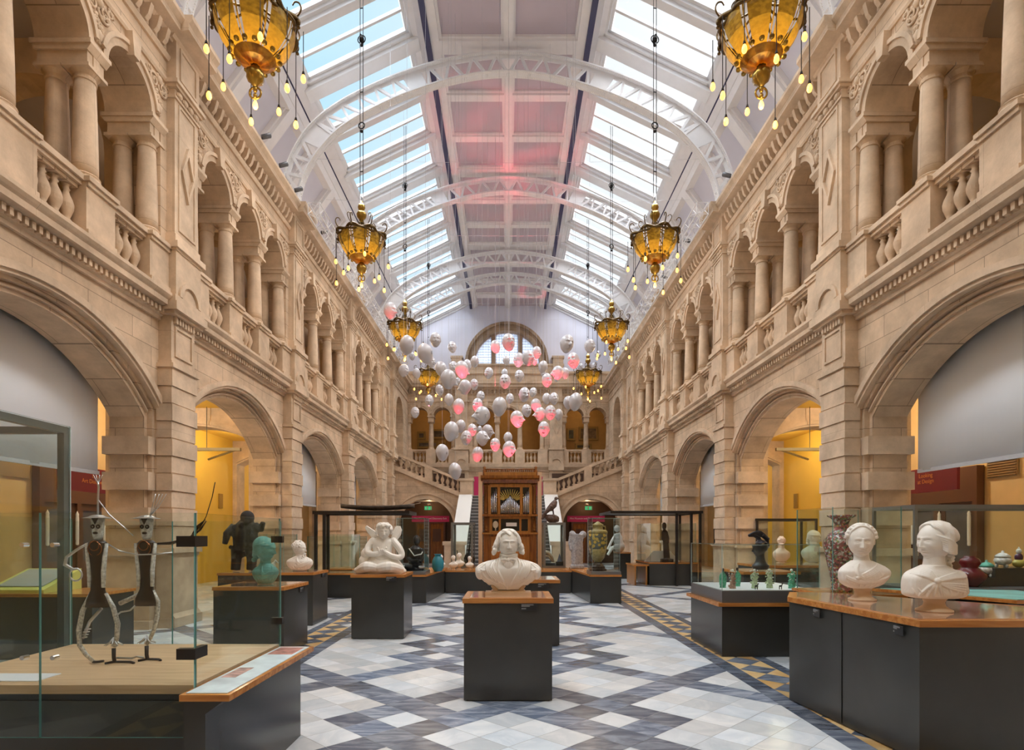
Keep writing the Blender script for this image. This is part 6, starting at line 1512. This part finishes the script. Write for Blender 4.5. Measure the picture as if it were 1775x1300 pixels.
m = M(); m.ell((.1, 0, .2), (.2, .18, .22)); m.tube([(.1, 0, .25), (.05, 0, .5), (0, 0, .68)], [.16, .17, .12], 12); m.ell((.0, -.03, .86), (.1, .11, .13)); m.tube([(-.05, -.05, .62), (-.2, -.1, .4), (-.35, -.1, .1)], [.06, .05, .04], 8); m.tube([(0, -.1, .2), (-.2, -.15, .15), (-.35, -.15, -.1)], [.1, .07, .05], 8); sculpt('figure', m, simple('bright_white_plaster', (.85, .85, .83), .5), r, .015, 2)
# ---- yellow figured urn
URN, t_, b_ = mk('gilded_frieze_urn'); L = t_.links.new; tcn = t_.nodes.new('ShaderNodeTexCoord'); nn_ = t_.nodes.new('ShaderNodeTexVoronoi'); nn_.inputs['Scale'].default_value = 11; L(tcn.outputs['Object'], nn_.inputs['Vector']); rp = t_.nodes.new('ShaderNodeValToRGB'); L(nn_.outputs['Distance'], rp.inputs['Fac']); rp.color_ramp.elements[0].position = .40; rp.color_ramp.elements[0].color = (.60, .38, .06, 1); rp.color_ramp.elements[1].position = .48; rp.color_ramp.elements[1].color = (.10, .10, .08, 1); L(rp.outputs[0], b_.inputs['Base Color']); b_.inputs['Roughness'].default_value = .35
URNP = simple('ochre_urn_band', (.34, .24, .08), .35, var=.3, vscale=20); URND = simple('dark_urn_foot', (.06, .035, .025), .3, var=.4, vscale=30)
r = empty('figured_urn', (2.14, 13.5, .73)); tag(r, 'ochre and black figured urn with lid and side handles in glass case', 'urn')
M().lathe([(0, 0), (.21, 0), (.21, .04), (.17, .06), (.17, .10), (.13, .13), (.10, .18), (.10, .21), (0, .21)], n=8, rot=PI/8).obj('foot', URND, r); M().lathe([(.09, .21), (.10, .24), (.15, .30), (.19, .42), (.20, .52)], n=32).obj('lower_body', URNP, r, True)
M().lathe([(.20, .52), (.215, .56), (.22, .80), (.22, .88)], n=32).obj('frieze', URN, r, True); M().lathe([(.22, .88), (.23, .90), (.225, .94), (.19, .97), (.12, .98), (.11, 1.06), (.13, 1.08), (.13, 1.10), (.06, 1.14), (.03, 1.17), (0, 1.18)], n=32).obj('lid', URNP, r, True)
for s_ in (-1, 1): m = M(); m.tube([(s_*.1, 0, 1.05), (s_*.17, 0, 1.06), (s_*.18, 0, .96)], .018, 8); m.obj('handle', URNP, r, True)
# ---- black armoured figure in left case, with teal vase
r = empty('armoured_bust', (-2.22, 13.55, .73)); tag(r, 'black armoured half figure inside the left counter case', 'sculpture')
m = M(); m.tube([(0, 0, .12), (0, 0, .35), (0, 0, .52), (0, 0, .6)], [.17, .16, .15, .07], 14); m.ell((.03, -.02, .73), (.09, .1, .12)); m.tube([(-.14, 0, .52), (-.18, -.05, .3), (-.05, -.15, .22), (.1, -.18, .25)], [.06, .05, .05, .04], 8); m.tube([(.14, 0, .52), (.19, -.05, .35), (.14, -.12, .2)], [.06, .05, .04], 8); m.box(-.2, .2, -.14, .14, 0, .06); m.tube([(0, 0, .1), (-.1, -.12, .08), (-.24, -.15, .1)], [.12, .08, .05], 8); sculpt('figure', m, BRONZE, r, .013, 2)
M().tube([(-.13, -.16, .53), (0, -.19, .36), (.16, -.14, .40), (.18, -.1, .45)], .014, 6).obj('white_sash', simple('silver_edging', (.7, .7, .7), .3), r, True)
r = empty('teal_vase', (-1.78, 14.3, .66)); tag(r, 'turquoise glazed vase behind the left counter case', 'vase'); M().lathe([(0, 0), (.1, 0), (.15, .1), (.15, .26), (.10, .36), (.07, .4), (.1, .44), (0, .44)], n=24).obj('body', simple('turquoise_glaze', (.02, .22, .30), .2), r, True)
# ---- grey framed cases either side of the organ, eagle, headless torso
for s, nm in ((-1, 'left'), (1, 'right')):
    x0, x1 = (s*1.02, s*1.66) if s > 0 else (s*1.66, s*1.02); y0, y1 = 16.35, 17.3; r = empty('framed_case', ((x0+x1)/2, 16.85, .62)); f = M(); w_ = (x1-x0)/2; H_ = 1.32
    for z0, z1 in ((0, .06), (H_-.06, H_)): f.box(-w_, w_, -.5, -.44, z0, z1); f.box(-w_, w_, .44, .5, z0, z1); f.box(-w_, -w_+.06, -.44, .44, z0, z1); f.box(w_-.06, w_, -.44, .44, z0, z1)
    for x in (-w_, w_-.06):
        for y in (-.5, .44): f.box(x, x+.06, y, y+.06, .06, H_-.06)
    f.obj('steel_frame', STEELG, r); gbox(r, -w_+.01, w_-.01, -.49, .49, .06, H_-.06, GLASS, False, LEDGE); tag(r, 'grey steel-framed glass case on the %s side of the organ' % nm, 'display case', 'framed cases beside the organ')
FEATH = simple('dark_bronze_feathers', (.12, .075, .06), .45, .3, var=.4, vscale=18)
r = empty('bronze_eagle', (1.30, 16.8, 1.94)); tag(r, 'dark bronze eagle on a rock on top of the right organ-side case', 'sculpture')
m = M(); m.ell((.02, 0, .12), (.2, .16, .13)); 
for k in range(10): m.ell((rnd.uniform(-.18, .18), rnd.uniform(-.1, .1), rnd.uniform(.03, .2)), rnd.uniform(.04, .08), None, 8, 6)
m.tube([(-.16, 0, .36), (-.06, 0, .42), (.05, 0, .54), (.11, 0, .66)], [.05, .10, .11, .06], 10); m.ell((.12, 0, .72), (.055, .05, .055)); m.tube([(.15, 0, .73), (.19, 0, .72), (.2, 0, .69)], [.03, .02, .008], 6); m.tube([(-.02, -.09, .5), (-.12, -.1, .36), (-.26, -.06, .22)], [.05, .06, .02], 8); m.tube([(-.02, .09, .5), (-.12, .1, .36), (-.26, .06, .22)], [.05, .06, .02], 8); m.tube([(-.14, 0, .36), (-.24, 0, .22), (-.3, 0, .1)], [.05, .05, .03], 8)
for y in (-.04, .04): m.tube([(.02, y, .42), (.04, y, .3), (.05, y, .22)], .022, 6)
sculpt('figure', m, FEATH, r, .011, 1)
r = empty('grey_torso', (1.88, 15.45, .66)); tag(r, 'pale grey headless standing torso right of the organ', 'sculpture')
m = M(); m.box(-.18, .18, -.14, .14, 0, .1); m.tube([(-.05, 0, .1), (-.05, 0, .5), (0, 0, .75), (.02, 0, .95)], [.11, .12, .16, .17], 14); m.tube([(.06, 0, .1), (.05, 0, .5), (.02, 0, .7)], [.1, .12, .14], 12); m.ell((-.13, 0, .95), .09); m.ell((.16, 0, .93), .10); m.tube([(-.15, 0, .95), (-.19, 0, .7), (-.15, -.05, .5)], .06, 8); sculpt('figure', m, simple('grey_granite', (.36, .36, .38), .6, var=.3, vscale=20), r, .016, 2)
GREYB = simple('bleached_bone', (.50, .44, .36), .6)
r = empty('small_sailing_trophy', (1.50, 16.55, .68)); tag(r, 'dark pyramid shaped trophy in the right framed case', 'ornament'); M().box(-.11, .11, -.08, .08, 0, .12).obj('base', BLKG, r); M().prism([(-.07, .12), (.07, .12), (0, .36)], 'xz', -.03, .03).obj('peak', simple('smoky_blue_stone', (.10, .12, .18), .2), r)
r = empty('curved_tusk', (1.18, 16.6, .68)); tag(r, 'pale curved tusk on a dark stand beside the pyramid trophy', 'ornament'); M().box(-.1, .2, -.06, .06, 0, .08).obj('stand', BLKG, r); m = M(); m.tube([(-.12, 0, .42), (0, 0, .38), (.1, 0, .26), (.16, 0, .1)], [.05, .055, .045, .02], 10); m.tube([(-.12, 0, .30), (0, 0, .27), (.12, 0, .1)], [.03, .03, .015], 8); m.obj('tusk', GREYB, r, True)
r = empty('weapon_group', (-1.25, 16.6, .68)); tag(r, 'upright thin spears inside the left framed case', 'weapons'); 
for p_, q_ in (((.08, 0, 0), (.15, 0, .95)), ((.02, 0, 0), (.18, .02, 1.0)), ((-.2, 0, 0), (-.25, 0, .45))): M().tube([p_, q_], .014, 6).obj('spear', IRON, r)
r = empty('black_globe', (-1.16, 16.9, .68)); tag(r, 'round black pot beside the organ on the left', 'vase'); M().lathe([(0, 0), (.09, 0), (.16, .1), (.17, .2), (.12, .32), (.06, .35), (0, .35)], n=24).obj('body', BLKG, r, True)
# ---- organ
ox, oy = .055, 17.0; r = empty('chamber_organ', (ox, oy, .62)); tag(r, 'tall wooden chamber organ with silver and gold pipes', 'organ')
W_ = .80
M().box(-W_, W_, .0, .55, 0, .13).box(-W_-.05, W_+.05, -.06, .55, 0, .06).obj('base', ORGANL, r)
c = M(); c.box(-W_, W_, .12, .55, .13, 2.75); c.obj('carcass', ORGANW, r)
d = M()
for a, b in ((-W_, -.60), (.60, W_)): d.box(a, b, .02, .12, .13, .98)
d.box(-.60, .60, .06, .12, .13, .98); d.obj('lower_case', ORGANW, r)
for a, b in ((-.58, -.04), (.04, .58)):
    m = M(); m.box(a, b, .035, .06, .2, .9); m.box(a+.07, b-.07, .02, .035, .28, .82); m.obj('panelled_door', ORGANL, r)
m = M(); m.box(-W_-.04, W_+.04, -.05, .12, .98, 1.03); m.obj('keyboard_shelf', ORGANL, r)
m = M(); m.box(-.62, .62, .06, .12, 1.03, 1.08); m.box(-.62, .62, .06, .12, 1.44, 1.52)
for a, b in ((-.62, -.54), (-.34, -.28), (.28, .34), (.54, .62)): m.box(a, b, .06, .12, 1.08, 1.44)
m.obj('niche_frame', ORGANL, r)
M().box(-.54, .54, .115, .119, 1.08, 1.44).obj('dark_niche', BLKG, r); M().ell((-.44, .09, 1.27), (.085, .02, .11)).tube([(-.44, .09, 1.17), (-.44, .09, 1.09)], .02, 6).obj('dial', simple('cream_dial', (.62, .58, .46), .4), r, True); M().box(-.12, .2, .08, .11, 1.22, 1.33).obj('music_sheet', WPAPER, r)
M().box(-W_-.03, W_+.03, -.03, .12, 1.52, 1.58).obj('middle_cornice', ORGANW, r)
m = M(); m.box(-.62, .62, .06, .12, 2.40, 2.50)
for a, b in ((-.66, -.58), (-.38, -.30), (.30, .38), (.58, .66)): m.box(a, b, .04, .12, 1.58, 2.46)
m.obj('pipe_frame', ORGANL, r); M().box(-.6, .6, .115, .119, 1.58, 2.42).obj('pipe_recess', BLKG, r)
PIP = simple('tin_organ_pipe', (.55, .55, .58), .25, .9); GPIP = simple('gilded_organ_pipe', (.55, .42, .12), .3, .9)
def pipe(x, z0, z1, rr, mm, tilt=0):
    m = M(); m.lathe([(rr*.3, 0), (rr, (z1-z0)*.12), (rr, (z1-z0)), (0, z1-z0)], n=10); o = m.obj('organ_pipe', mm, r, True); o.location = (x, .075, z0); o.rotation_euler = (0, tilt, 0)
for i in range(13): x = -.27+.045*i; pipe(x, 1.60, 2.16-abs(x)*1.1, .017, PIP)
for i in range(15):
    a = -1.15+2.3*i/14; pipe(.20*math.sin(a), 1.96+.10*math.cos(a)-.0, 2.28+.06*math.cos(a), .015, GPIP, a)
for s_ in (-1, 1):
    for i in range(4): pipe(s_*(.42+.05*i), 1.60, 2.36-.07*i if s_ < 0 else 2.15+.06*i, .018, PIP)
for s_ in (-1, 1):
    for z0, z1 in ((1.08, 1.50), (1.60, 2.46)):
        m = M(); h_ = z1-z0; m.lathe([(.045, 0), (.045, .03), (.025, .05), (.035, h_*.2), (.05, h_*.3), (.025, h_*.4), (.03, h_*.5), (.022, h_*.95), (.045, h_-.02), (.045, h_)], n=12); o = m.obj('turned_column', ORGANW, r, True); o.location = (s_*.73, .07, z0)
m = M(); m.prism([(.12, 2.50), (.0, 2.52), (-.04, 2.62), (-.12, 2.66), (-.12, 2.74), (.55, 2.74), (.55, 2.5)], 'yz', -W_-.08, W_+.08); m.obj('cornice', ORGANW, r); M().box(-W_+.02, W_-.02, -.10, -.05, 2.74, 2.84).obj('cornice_board', ORGANL, r)
m = M()
for i in range(24): m.ell((-W_+.1+i*.0615, -.06, 2.88), (.027, .02, .03), None, 8, 6)
m.box(-W_+.05, W_-.05, -.08, -.04, 2.91, 2.94); m.obj('cresting', ORGANW, r, True)
for s_ in (-1, 1): m = M(); m.lathe([(.05, 0), (.05, .16), (.03, .19), (.05, .24), (.02, .28), (0, .30)], n=14); o = m.obj('finial', ORGANW, r, True); o.location = (s_*(W_-.03), -.03, 2.74)
for s_ in (-1, 1): o = M().box(-.06, .06, -.02, .5, .0, 2.85).obj('glazed_side_board', PALEW, r); o.location = (s_*(W_+.09), .0, 0)
# ---- dark red doors, banners and signs
RED = simple('dark_red_sign', (.16, .008, .018), .5); MAG = simple('magenta_banner', (.60, .02, .12), .6); DOORW = simple('dark_door_wood', (.10, .04, .02), .4); ORT = simple('orange_lettering', (.60, .22, .05), .6); DGLASS = simple('dark_door_glass', (.10, .09, .10), .08)
for s, nm, txt in ((-1, 'left', 'Looking at\nArt Discovery Centre'), (1, 'right', 'Looking\nat Design')):
    r = empty('entrance_doorway', (s*9.9, 12.95, 0)); y0, y1 = -1.1, 1.1
    fm = M(); fm.box(-.08, .08, y0, y0+.12, 0, 2.3); fm.box(-.08, .08, y1-.12, y1, 0, 2.3); fm.box(-.08, .08, y0, y1, 2.3, 3.05); fm.box(-.08, .08, -.06, .06, 0, 2.3); fm.obj('door_frame', DOORW, r)
    for a, b in ((y0+.12, -.06), (.06, y1-.12)):
        l = M(); l.box(-.03, .03, a, b, 0, 1.0); l.box(-.03, .03, a, a+.12, 1, 2.3); l.box(-.03, .03, b-.12, b, 1, 2.3); l.box(-.03, .03, a, b, 2.15, 2.3); l.obj('door_leaf', DOORW, r); M().box(-.01, .01, a+.1, b-.1, 1.0, 2.18).obj('door_glass', DGLASS, r)
    for yy in (-.95, -.12, .75): M().lathe([(0, 0), (.03, .01), (.035, .05), (.03, .1), (.035, .13), (.035, .62), (.03, .66), (.035, .7), (0, .78)], n=10).xf(Matrix.Translation((-s*.12, yy, 1.35))).obj('pull_handle', simple('white_enamel_handle', (.85, .80, .82), .2), r, True)
    tag(r, 'dark glazed wooden doorway in the %s aisle behind the near arch' % nm, 'doorway', 'aisle doorways')
    b = empty('overhead_sign', (s*9.0, 12.5, 2.72)); M().box(-.03, .03, -1.2, 1.0, -.22, .30).obj('sign_board', RED, b); textmesh(txt, .125, 'lettering', ORT, b, (-s*.033, (-.05 if s < 0 else -.35), .10), (PI/2, 0, -s*PI/2), 'CENTER'); tag(b, 'dark red hanging sign with orange lettering in the %s aisle' % nm, 'sign', 'aisle signs')
    v = M(); v.box(-.01, .01, -.35, .35, -.22, .22)
    for i in range(8): v.box(-.03, .0, -.33, .33, -.2+.05*i, -.18+.05*i)
    if s > 0: v.v = [(-abs(x)*0+x, y, z) for x, y, z in v.v]
    o = v.obj('ventilation_grille', simple('brown_vent_grille', (.28, .17, .07), .5)); o.location = (s*9.96, 11.4, 2.98); tag(o, 'slatted brown vent high on the %s buff aisle wall' % nm, 'vent', 'aisle vents')
    o = M().box(-.02, .02, -.12, .12, -.25, .25).obj('wall_grille', simple('ochre_grille', (.35, .20, .03), .6)); o.location = (s*9.97, 19.6, 2.75); tag(o, 'tall ochre grille on the yellow %s aisle wall' % nm, 'vent', 'yellow wall grilles')
    # passage signs and exit signs at the far end
    b = empty('passage_sign', (s*4.15, 30.2, 2.42)); M().box(-1.0, 1.0, -.03, .03, -.16, .16).obj('sign_board', MAG, b); textmesh('Mini Museum and Discovery Exit', .13, 'lettering', LINK, b, (0, -.032, -.02), (PI/2, 0, 0), 'CENTER'); tag(b, 'magenta sign with white lettering inside the %s stair arch' % nm, 'sign', 'passage signs')
    e = empty('exit_sign', (s*4.3, 30.3, 3.0)); M().box(-.18, .18, -.04, .04, -.09, .09).obj('lit_panel', simple('green_exit_light', (.01, .3, .1), .4, emit=(.02, .5, .18), es=.8), e); m = M(); m.box(-.06, .03, -.045, -.04, -.06, .06); m.box(.11, .16, -.045, -.04, -.07, .07); m.box(-.15, -.11, -.045, -.04, -.05, .05); m.obj('pictogram', LINK, e); M().box(-.005, .005, -.005, .005, .09, .75).box(-.22, .22, -.03, .03, .22, .27).obj('hanger', STEELG, e); tag(e, 'green running man exit sign in the %s stair arch' % nm, 'exit sign', 'exit signs')
    o = M().box(-.28, .28, -.01, .01, -.7, .7).obj('wall_banner', MAG); o.location = (s*1.72, YE-.10, 4.25) ; tag(o, 'magenta banner hanging on the far wall %s of the organ' % nm, 'banner', 'magenta banners')
# ---- tall framed case far left, its plinth, beyond it dark statue
r = empty('tall_glass_case', (-5.4, 5.2, 0)); tag(r, 'tall grey steel-framed glass case at the left edge', 'display case', 'museum display cases')
f = M(); x0, x1, y0, y1, zt = -.72, .70, -.85, .85, 2.74
for z0, z1 in ((zt-.07, zt), (.0, .08)): f.box(x0, x1, y0, y0+.07, z0, z1); f.box(x0, x1, y1-.07, y1, z0, z1); f.box(x0, x0+.07, y0+.07, y1-.07, z0, z1); f.box(x1-.07, x1, y0+.07, y1-.07, z0, z1)
for x in (x0, x1-.07):
    for y in (y0, y1-.07): f.box(x, x+.07, y, y+.07, .08, zt-.07)
f.obj('steel_frame', STEELG, r); gbox(r, x0-.012, x1+.012, y0-.012, y1+.012, .04, zt+.01, GLASS, False, LEDGE)
M().box(x0+.1, x1-.55, -.35, .35, .08, 1.35).obj('inner_plinth', DARKP, r)
r = empty('animal_mask', (-4.62, 4.98, 1.35)); tag(r, 'pale horned animal mask at the far left edge', 'sculpture'); m = M(); m.ell((0, 0, .0), (.06, .06, .12)); m.tube([(.03, 0, .1), (.08, 0, .16), (.07, 0, .24)], [.02, .015, .005], 6); m.tube([(-.03, 0, .1), (-.08, 0, .16), (-.07, 0, .24)], [.02, .015, .005], 6); m.tube([(0, 0, -.1), (0, 0, -.35)], .01, 6); m.obj('mask', GREENW, r, True); r.location = (-5.0, 5.2, 1.7); M().box(-.1, .1, -.1, .1, -.37, -.35).obj('foot', BLKG, r)
plinth(-5.6, -4.3, 10.9, 11.9, .85, 'dark low plinth under the black bear-like statue', sheet=True)
r = empty('dark_statue', (-5.3, 11.35, .854)); tag(r, 'shaggy black standing animal statue in front of the yellow wall', 'sculpture')
m = M(); m.tube([(0, 0, .45), (.02, 0, .7), (.04, 0, .9), (.08, -.05, 1.02)], [.2, .24, .22, .12], 14); m.ell((.1, -.08, 1.08), (.13, .15, .14))
for x in (-.13, .13): m.tube([(x, 0, .5), (x*1.2, 0, .25), (x*1.2, -.04, 0.03)], [.13, .10, .09], 10)
m.tube([(-.18, 0, .9), (-.32, -.05, .75), (-.34, -.1, .55)], [.1, .08, .05], 8); m.tube([(.22, 0, .9), (.36, -.05, .85), (.42, -.1, .98)], [.1, .07, .05], 8)
for k in range(60): m.ell((rnd.uniform(-.2, .24), rnd.uniform(-.2, .1), rnd.uniform(.3, 1.0)), rnd.uniform(.03, .06), None, 7, 5)
sculpt('figure', m, simple('black_shaggy_coat', (.02, .015, .012), .8), r, .016, 0)
# desks and cases in the left aisle
r = empty('sloping_desk_case', (-6.2, 7.6, 0)); tag(r, 'low dark desk with yellow framed sloping caption behind dancers case', 'display desk'); M().box(-.9, .9, -.4, .4, 0, .80).obj('body', DARKP, r); M().box(-.92, .92, -.42, .42, .80, .84).obj('wooden_top', WOOD, r)
YF = simple('lime_yellow_frame', (.62, .60, .16), .5); m = M(); m.prism([(-.35, .84), (.3, .84), (.3, .88), (-.35, 1.12)], 'yz', -.2, .55); m.obj('caption_wedge', YF, r); m = M(); m.prism([(-.28, 1.10), (.22, .915), (.22, .925), (-.28, 1.115)], 'yz', -.12, .47); m.obj('caption_sheet', simple('grey_caption_sheet', (.35, .36, .36), .5), r); r.rotation_euler.z = PI
for (x, y, w_, d_, nm) in ((-4.95, 16.9, .8, .9, 'beyond the left canopy case'), (-5.2, 12.6, .7, .8, 'against the second left pier'),):
    r = empty('glass_display_case', (x, y, 0)); M().box(-w_/2, w_/2, -d_/2, d_/2, 0, .55).obj('body', DARKP, r); M().box(-w_/2-.02, w_/2+.02, -d_/2-.02, d_/2+.02, .55, .6).obj('wooden_top', WOOD, r); gbox(r, -w_/2, w_/2, -d_/2, d_/2, .6, 1.6, GGLASS, False); tag(r, 'greenish glass case %s' % nm, 'display case', 'museum display cases')
r = empty('white_ibex_figure', (-5.2, 12.5, .6)); tag(r, 'small white figure inside the glass case by second left pier', 'figurine'); m = M(); m.box(-.1, .1, -.08, .08, 0, .15); m.ell((0, 0, .3), (.06, .08, .08)); m.tube([(0, 0, .15), (0, 0, .3), (.06, 0, .42), (.12, 0, .36)], [.03, .05, .03, .012], 8); m.obj('body', MARB, r, True)
# dark framed cases beyond the right arch
for (x, y, z, nm, w_) in ((7.3, 15.2, 1.95, 'inside the second right arch', 1.6), (7.6, 18.6, 1.8, 'inside the third right arch', 1.4)):
    r = empty('dark_framed_case', (x, y, 0)); f = M(); f.box(-w_/2, w_/2, -.4, .4, 0, .7); f.obj('body', BLACKF, r); f = M()
    for sx_ in (-w_/2, w_/2-.05):
        for sy_ in (-.4, .35): f.box(sx_, sx_+.05, sy_, sy_+.05, .7, z)
    f.box(-w_/2, w_/2, -.4, .4, z, z+.06); f.obj('frame', BLACKF, r); gbox(r, -w_/2+.01, w_/2-.01, -.39, .39, .7, z, GLASS, False); tag(r, 'black framed glass case standing %s' % nm, 'display case', 'aisle cases')
# paintings in the far gallery
GILT = simple('gilt_frame', (.34, .20, .05), .4, .5)
for i, (x0, x1, y0, y1, c_) in enumerate([(300, 352, 895, 945, (.10, .07, .04)), (393, 483, 880, 940, (.12, .08, .05)), (300, 432, 955, 1000, (.16, .12, .08)), (450, 482, 955, 1000, (.10, .06, .04)), (1237, 1290, 875, 950, (.10, .10, .06)), (1312, 1432, 865, 950, (.22, .14, .06)), (1290, 1392, 970, 1010, (.10, .08, .04))]):
    a = at(x0/3.61+640, y0/3.61+500, 36.1); b = at(x1/3.61+640, y1/3.61+500, 36.1); r = empty('framed_painting', ((a.x+b.x)/2, 36.14, (a.z+b.z)/2)); w_, h_ = (b.x-a.x)/2, (a.z-b.z)/2
    m = M(); m.box(-w_, w_, -.05, .05, h_-.12, h_); m.box(-w_, w_, -.05, .05, -h_, -h_+.12); m.box(-w_, -w_+.12, -.05, .05, -h_+.12, h_-.12); m.box(w_-.12, w_, -.05, .05, -h_+.12, h_-.12); m.obj('gilt_frame', GILT, r); M().box(-w_+.1, w_-.1, -.02, .03, -h_+.1, h_-.1).obj('canvas', simple('dark_landscape_canvas', c_, .5, var=.7, vscale=3), r)
    tag(r, 'gilt framed dark painting in the far gallery, %s from the left' % onth([0, 1, 2, 3, 4, 6, 5][i]), 'painting', 'paintings in the far gallery')
# pendant track lights in the second arches
for s, nm in ((-1, 'left'), (1, 'right')):
    r = empty('suspended_light_track', (s*8.0, 15.0, 3.85)); m = M(); m.box(-.9, .9, -.04, .04, -.04, .04); m.obj('beam', simple('ochre_grey_track', (.30, .24, .12), .5), r); m = M(); m.tube([(-.8*-s*-1, 0, 0), (.8, 1.6, -.05)] if s > 0 else [(.8, 0, 0), (-.8, 1.6, -.05)], .035, 4); m.obj('diagonal_beam', simple('ochre_grey_track2', (.30, .24, .12), .5), r); M().box(-.006, .006, -.006, .006, .04, 1.13).obj('hanger', IRON, r)
    tag(r, 'suspended V-shaped light track under the %s yellow vault' % nm, 'light track', 'aisle light tracks')
# spot lighting for the sculpture (bare spots aimed down from over the nave)
for tx, ty, tz, e in ((0, 5.7, 1.4, 160), (3.25, 4.7, 1.5, 160), (-2, 9, 1.4, 200), (-3.6, 9.0, 1.3, 180)):
    src = Vector((tx-1.5 if tx > 0 else tx+2.2, ty-4.0, 9.8)); l = lamp('sculpture_spotlight', 'SPOT', src, e*1.4, (1, .95, .90), None, shadow_soft_size=.08, spot_size=math.radians(14), spot_blend=.6); l.rotation_euler = (Vector((tx, ty, tz))-src).to_track_quat('-Z', 'Y').to_euler()

for s, nm in ((-1, 'left'), (1, 'right')):
    r = empty('passage_doors', (s*4.35, 31.5, 0)); M().box(-.8, .8, -.03, .05, 0, 2.25).obj('door_panelling', ORGANW, r); m = M(); m.box(-.03, .03, -.06, -.03, 0, 2.25); m.box(-.85, -.75, -.07, .05, 0, 2.3); m.box(.75, .85, -.07, .05, 0, 2.3); m.box(-.85, .85, -.07, .05, 2.2, 2.32)
    m.box(-.6, -.15, -.045, -.03, 1.2, 1.9); m.box(.15, .6, -.045, -.03, 1.2, 1.9); m.obj('door_frame', DOORW, r); tag(r, 'brown wooden double doors inside the %s stair arch' % nm, 'doors', 'passage doors')
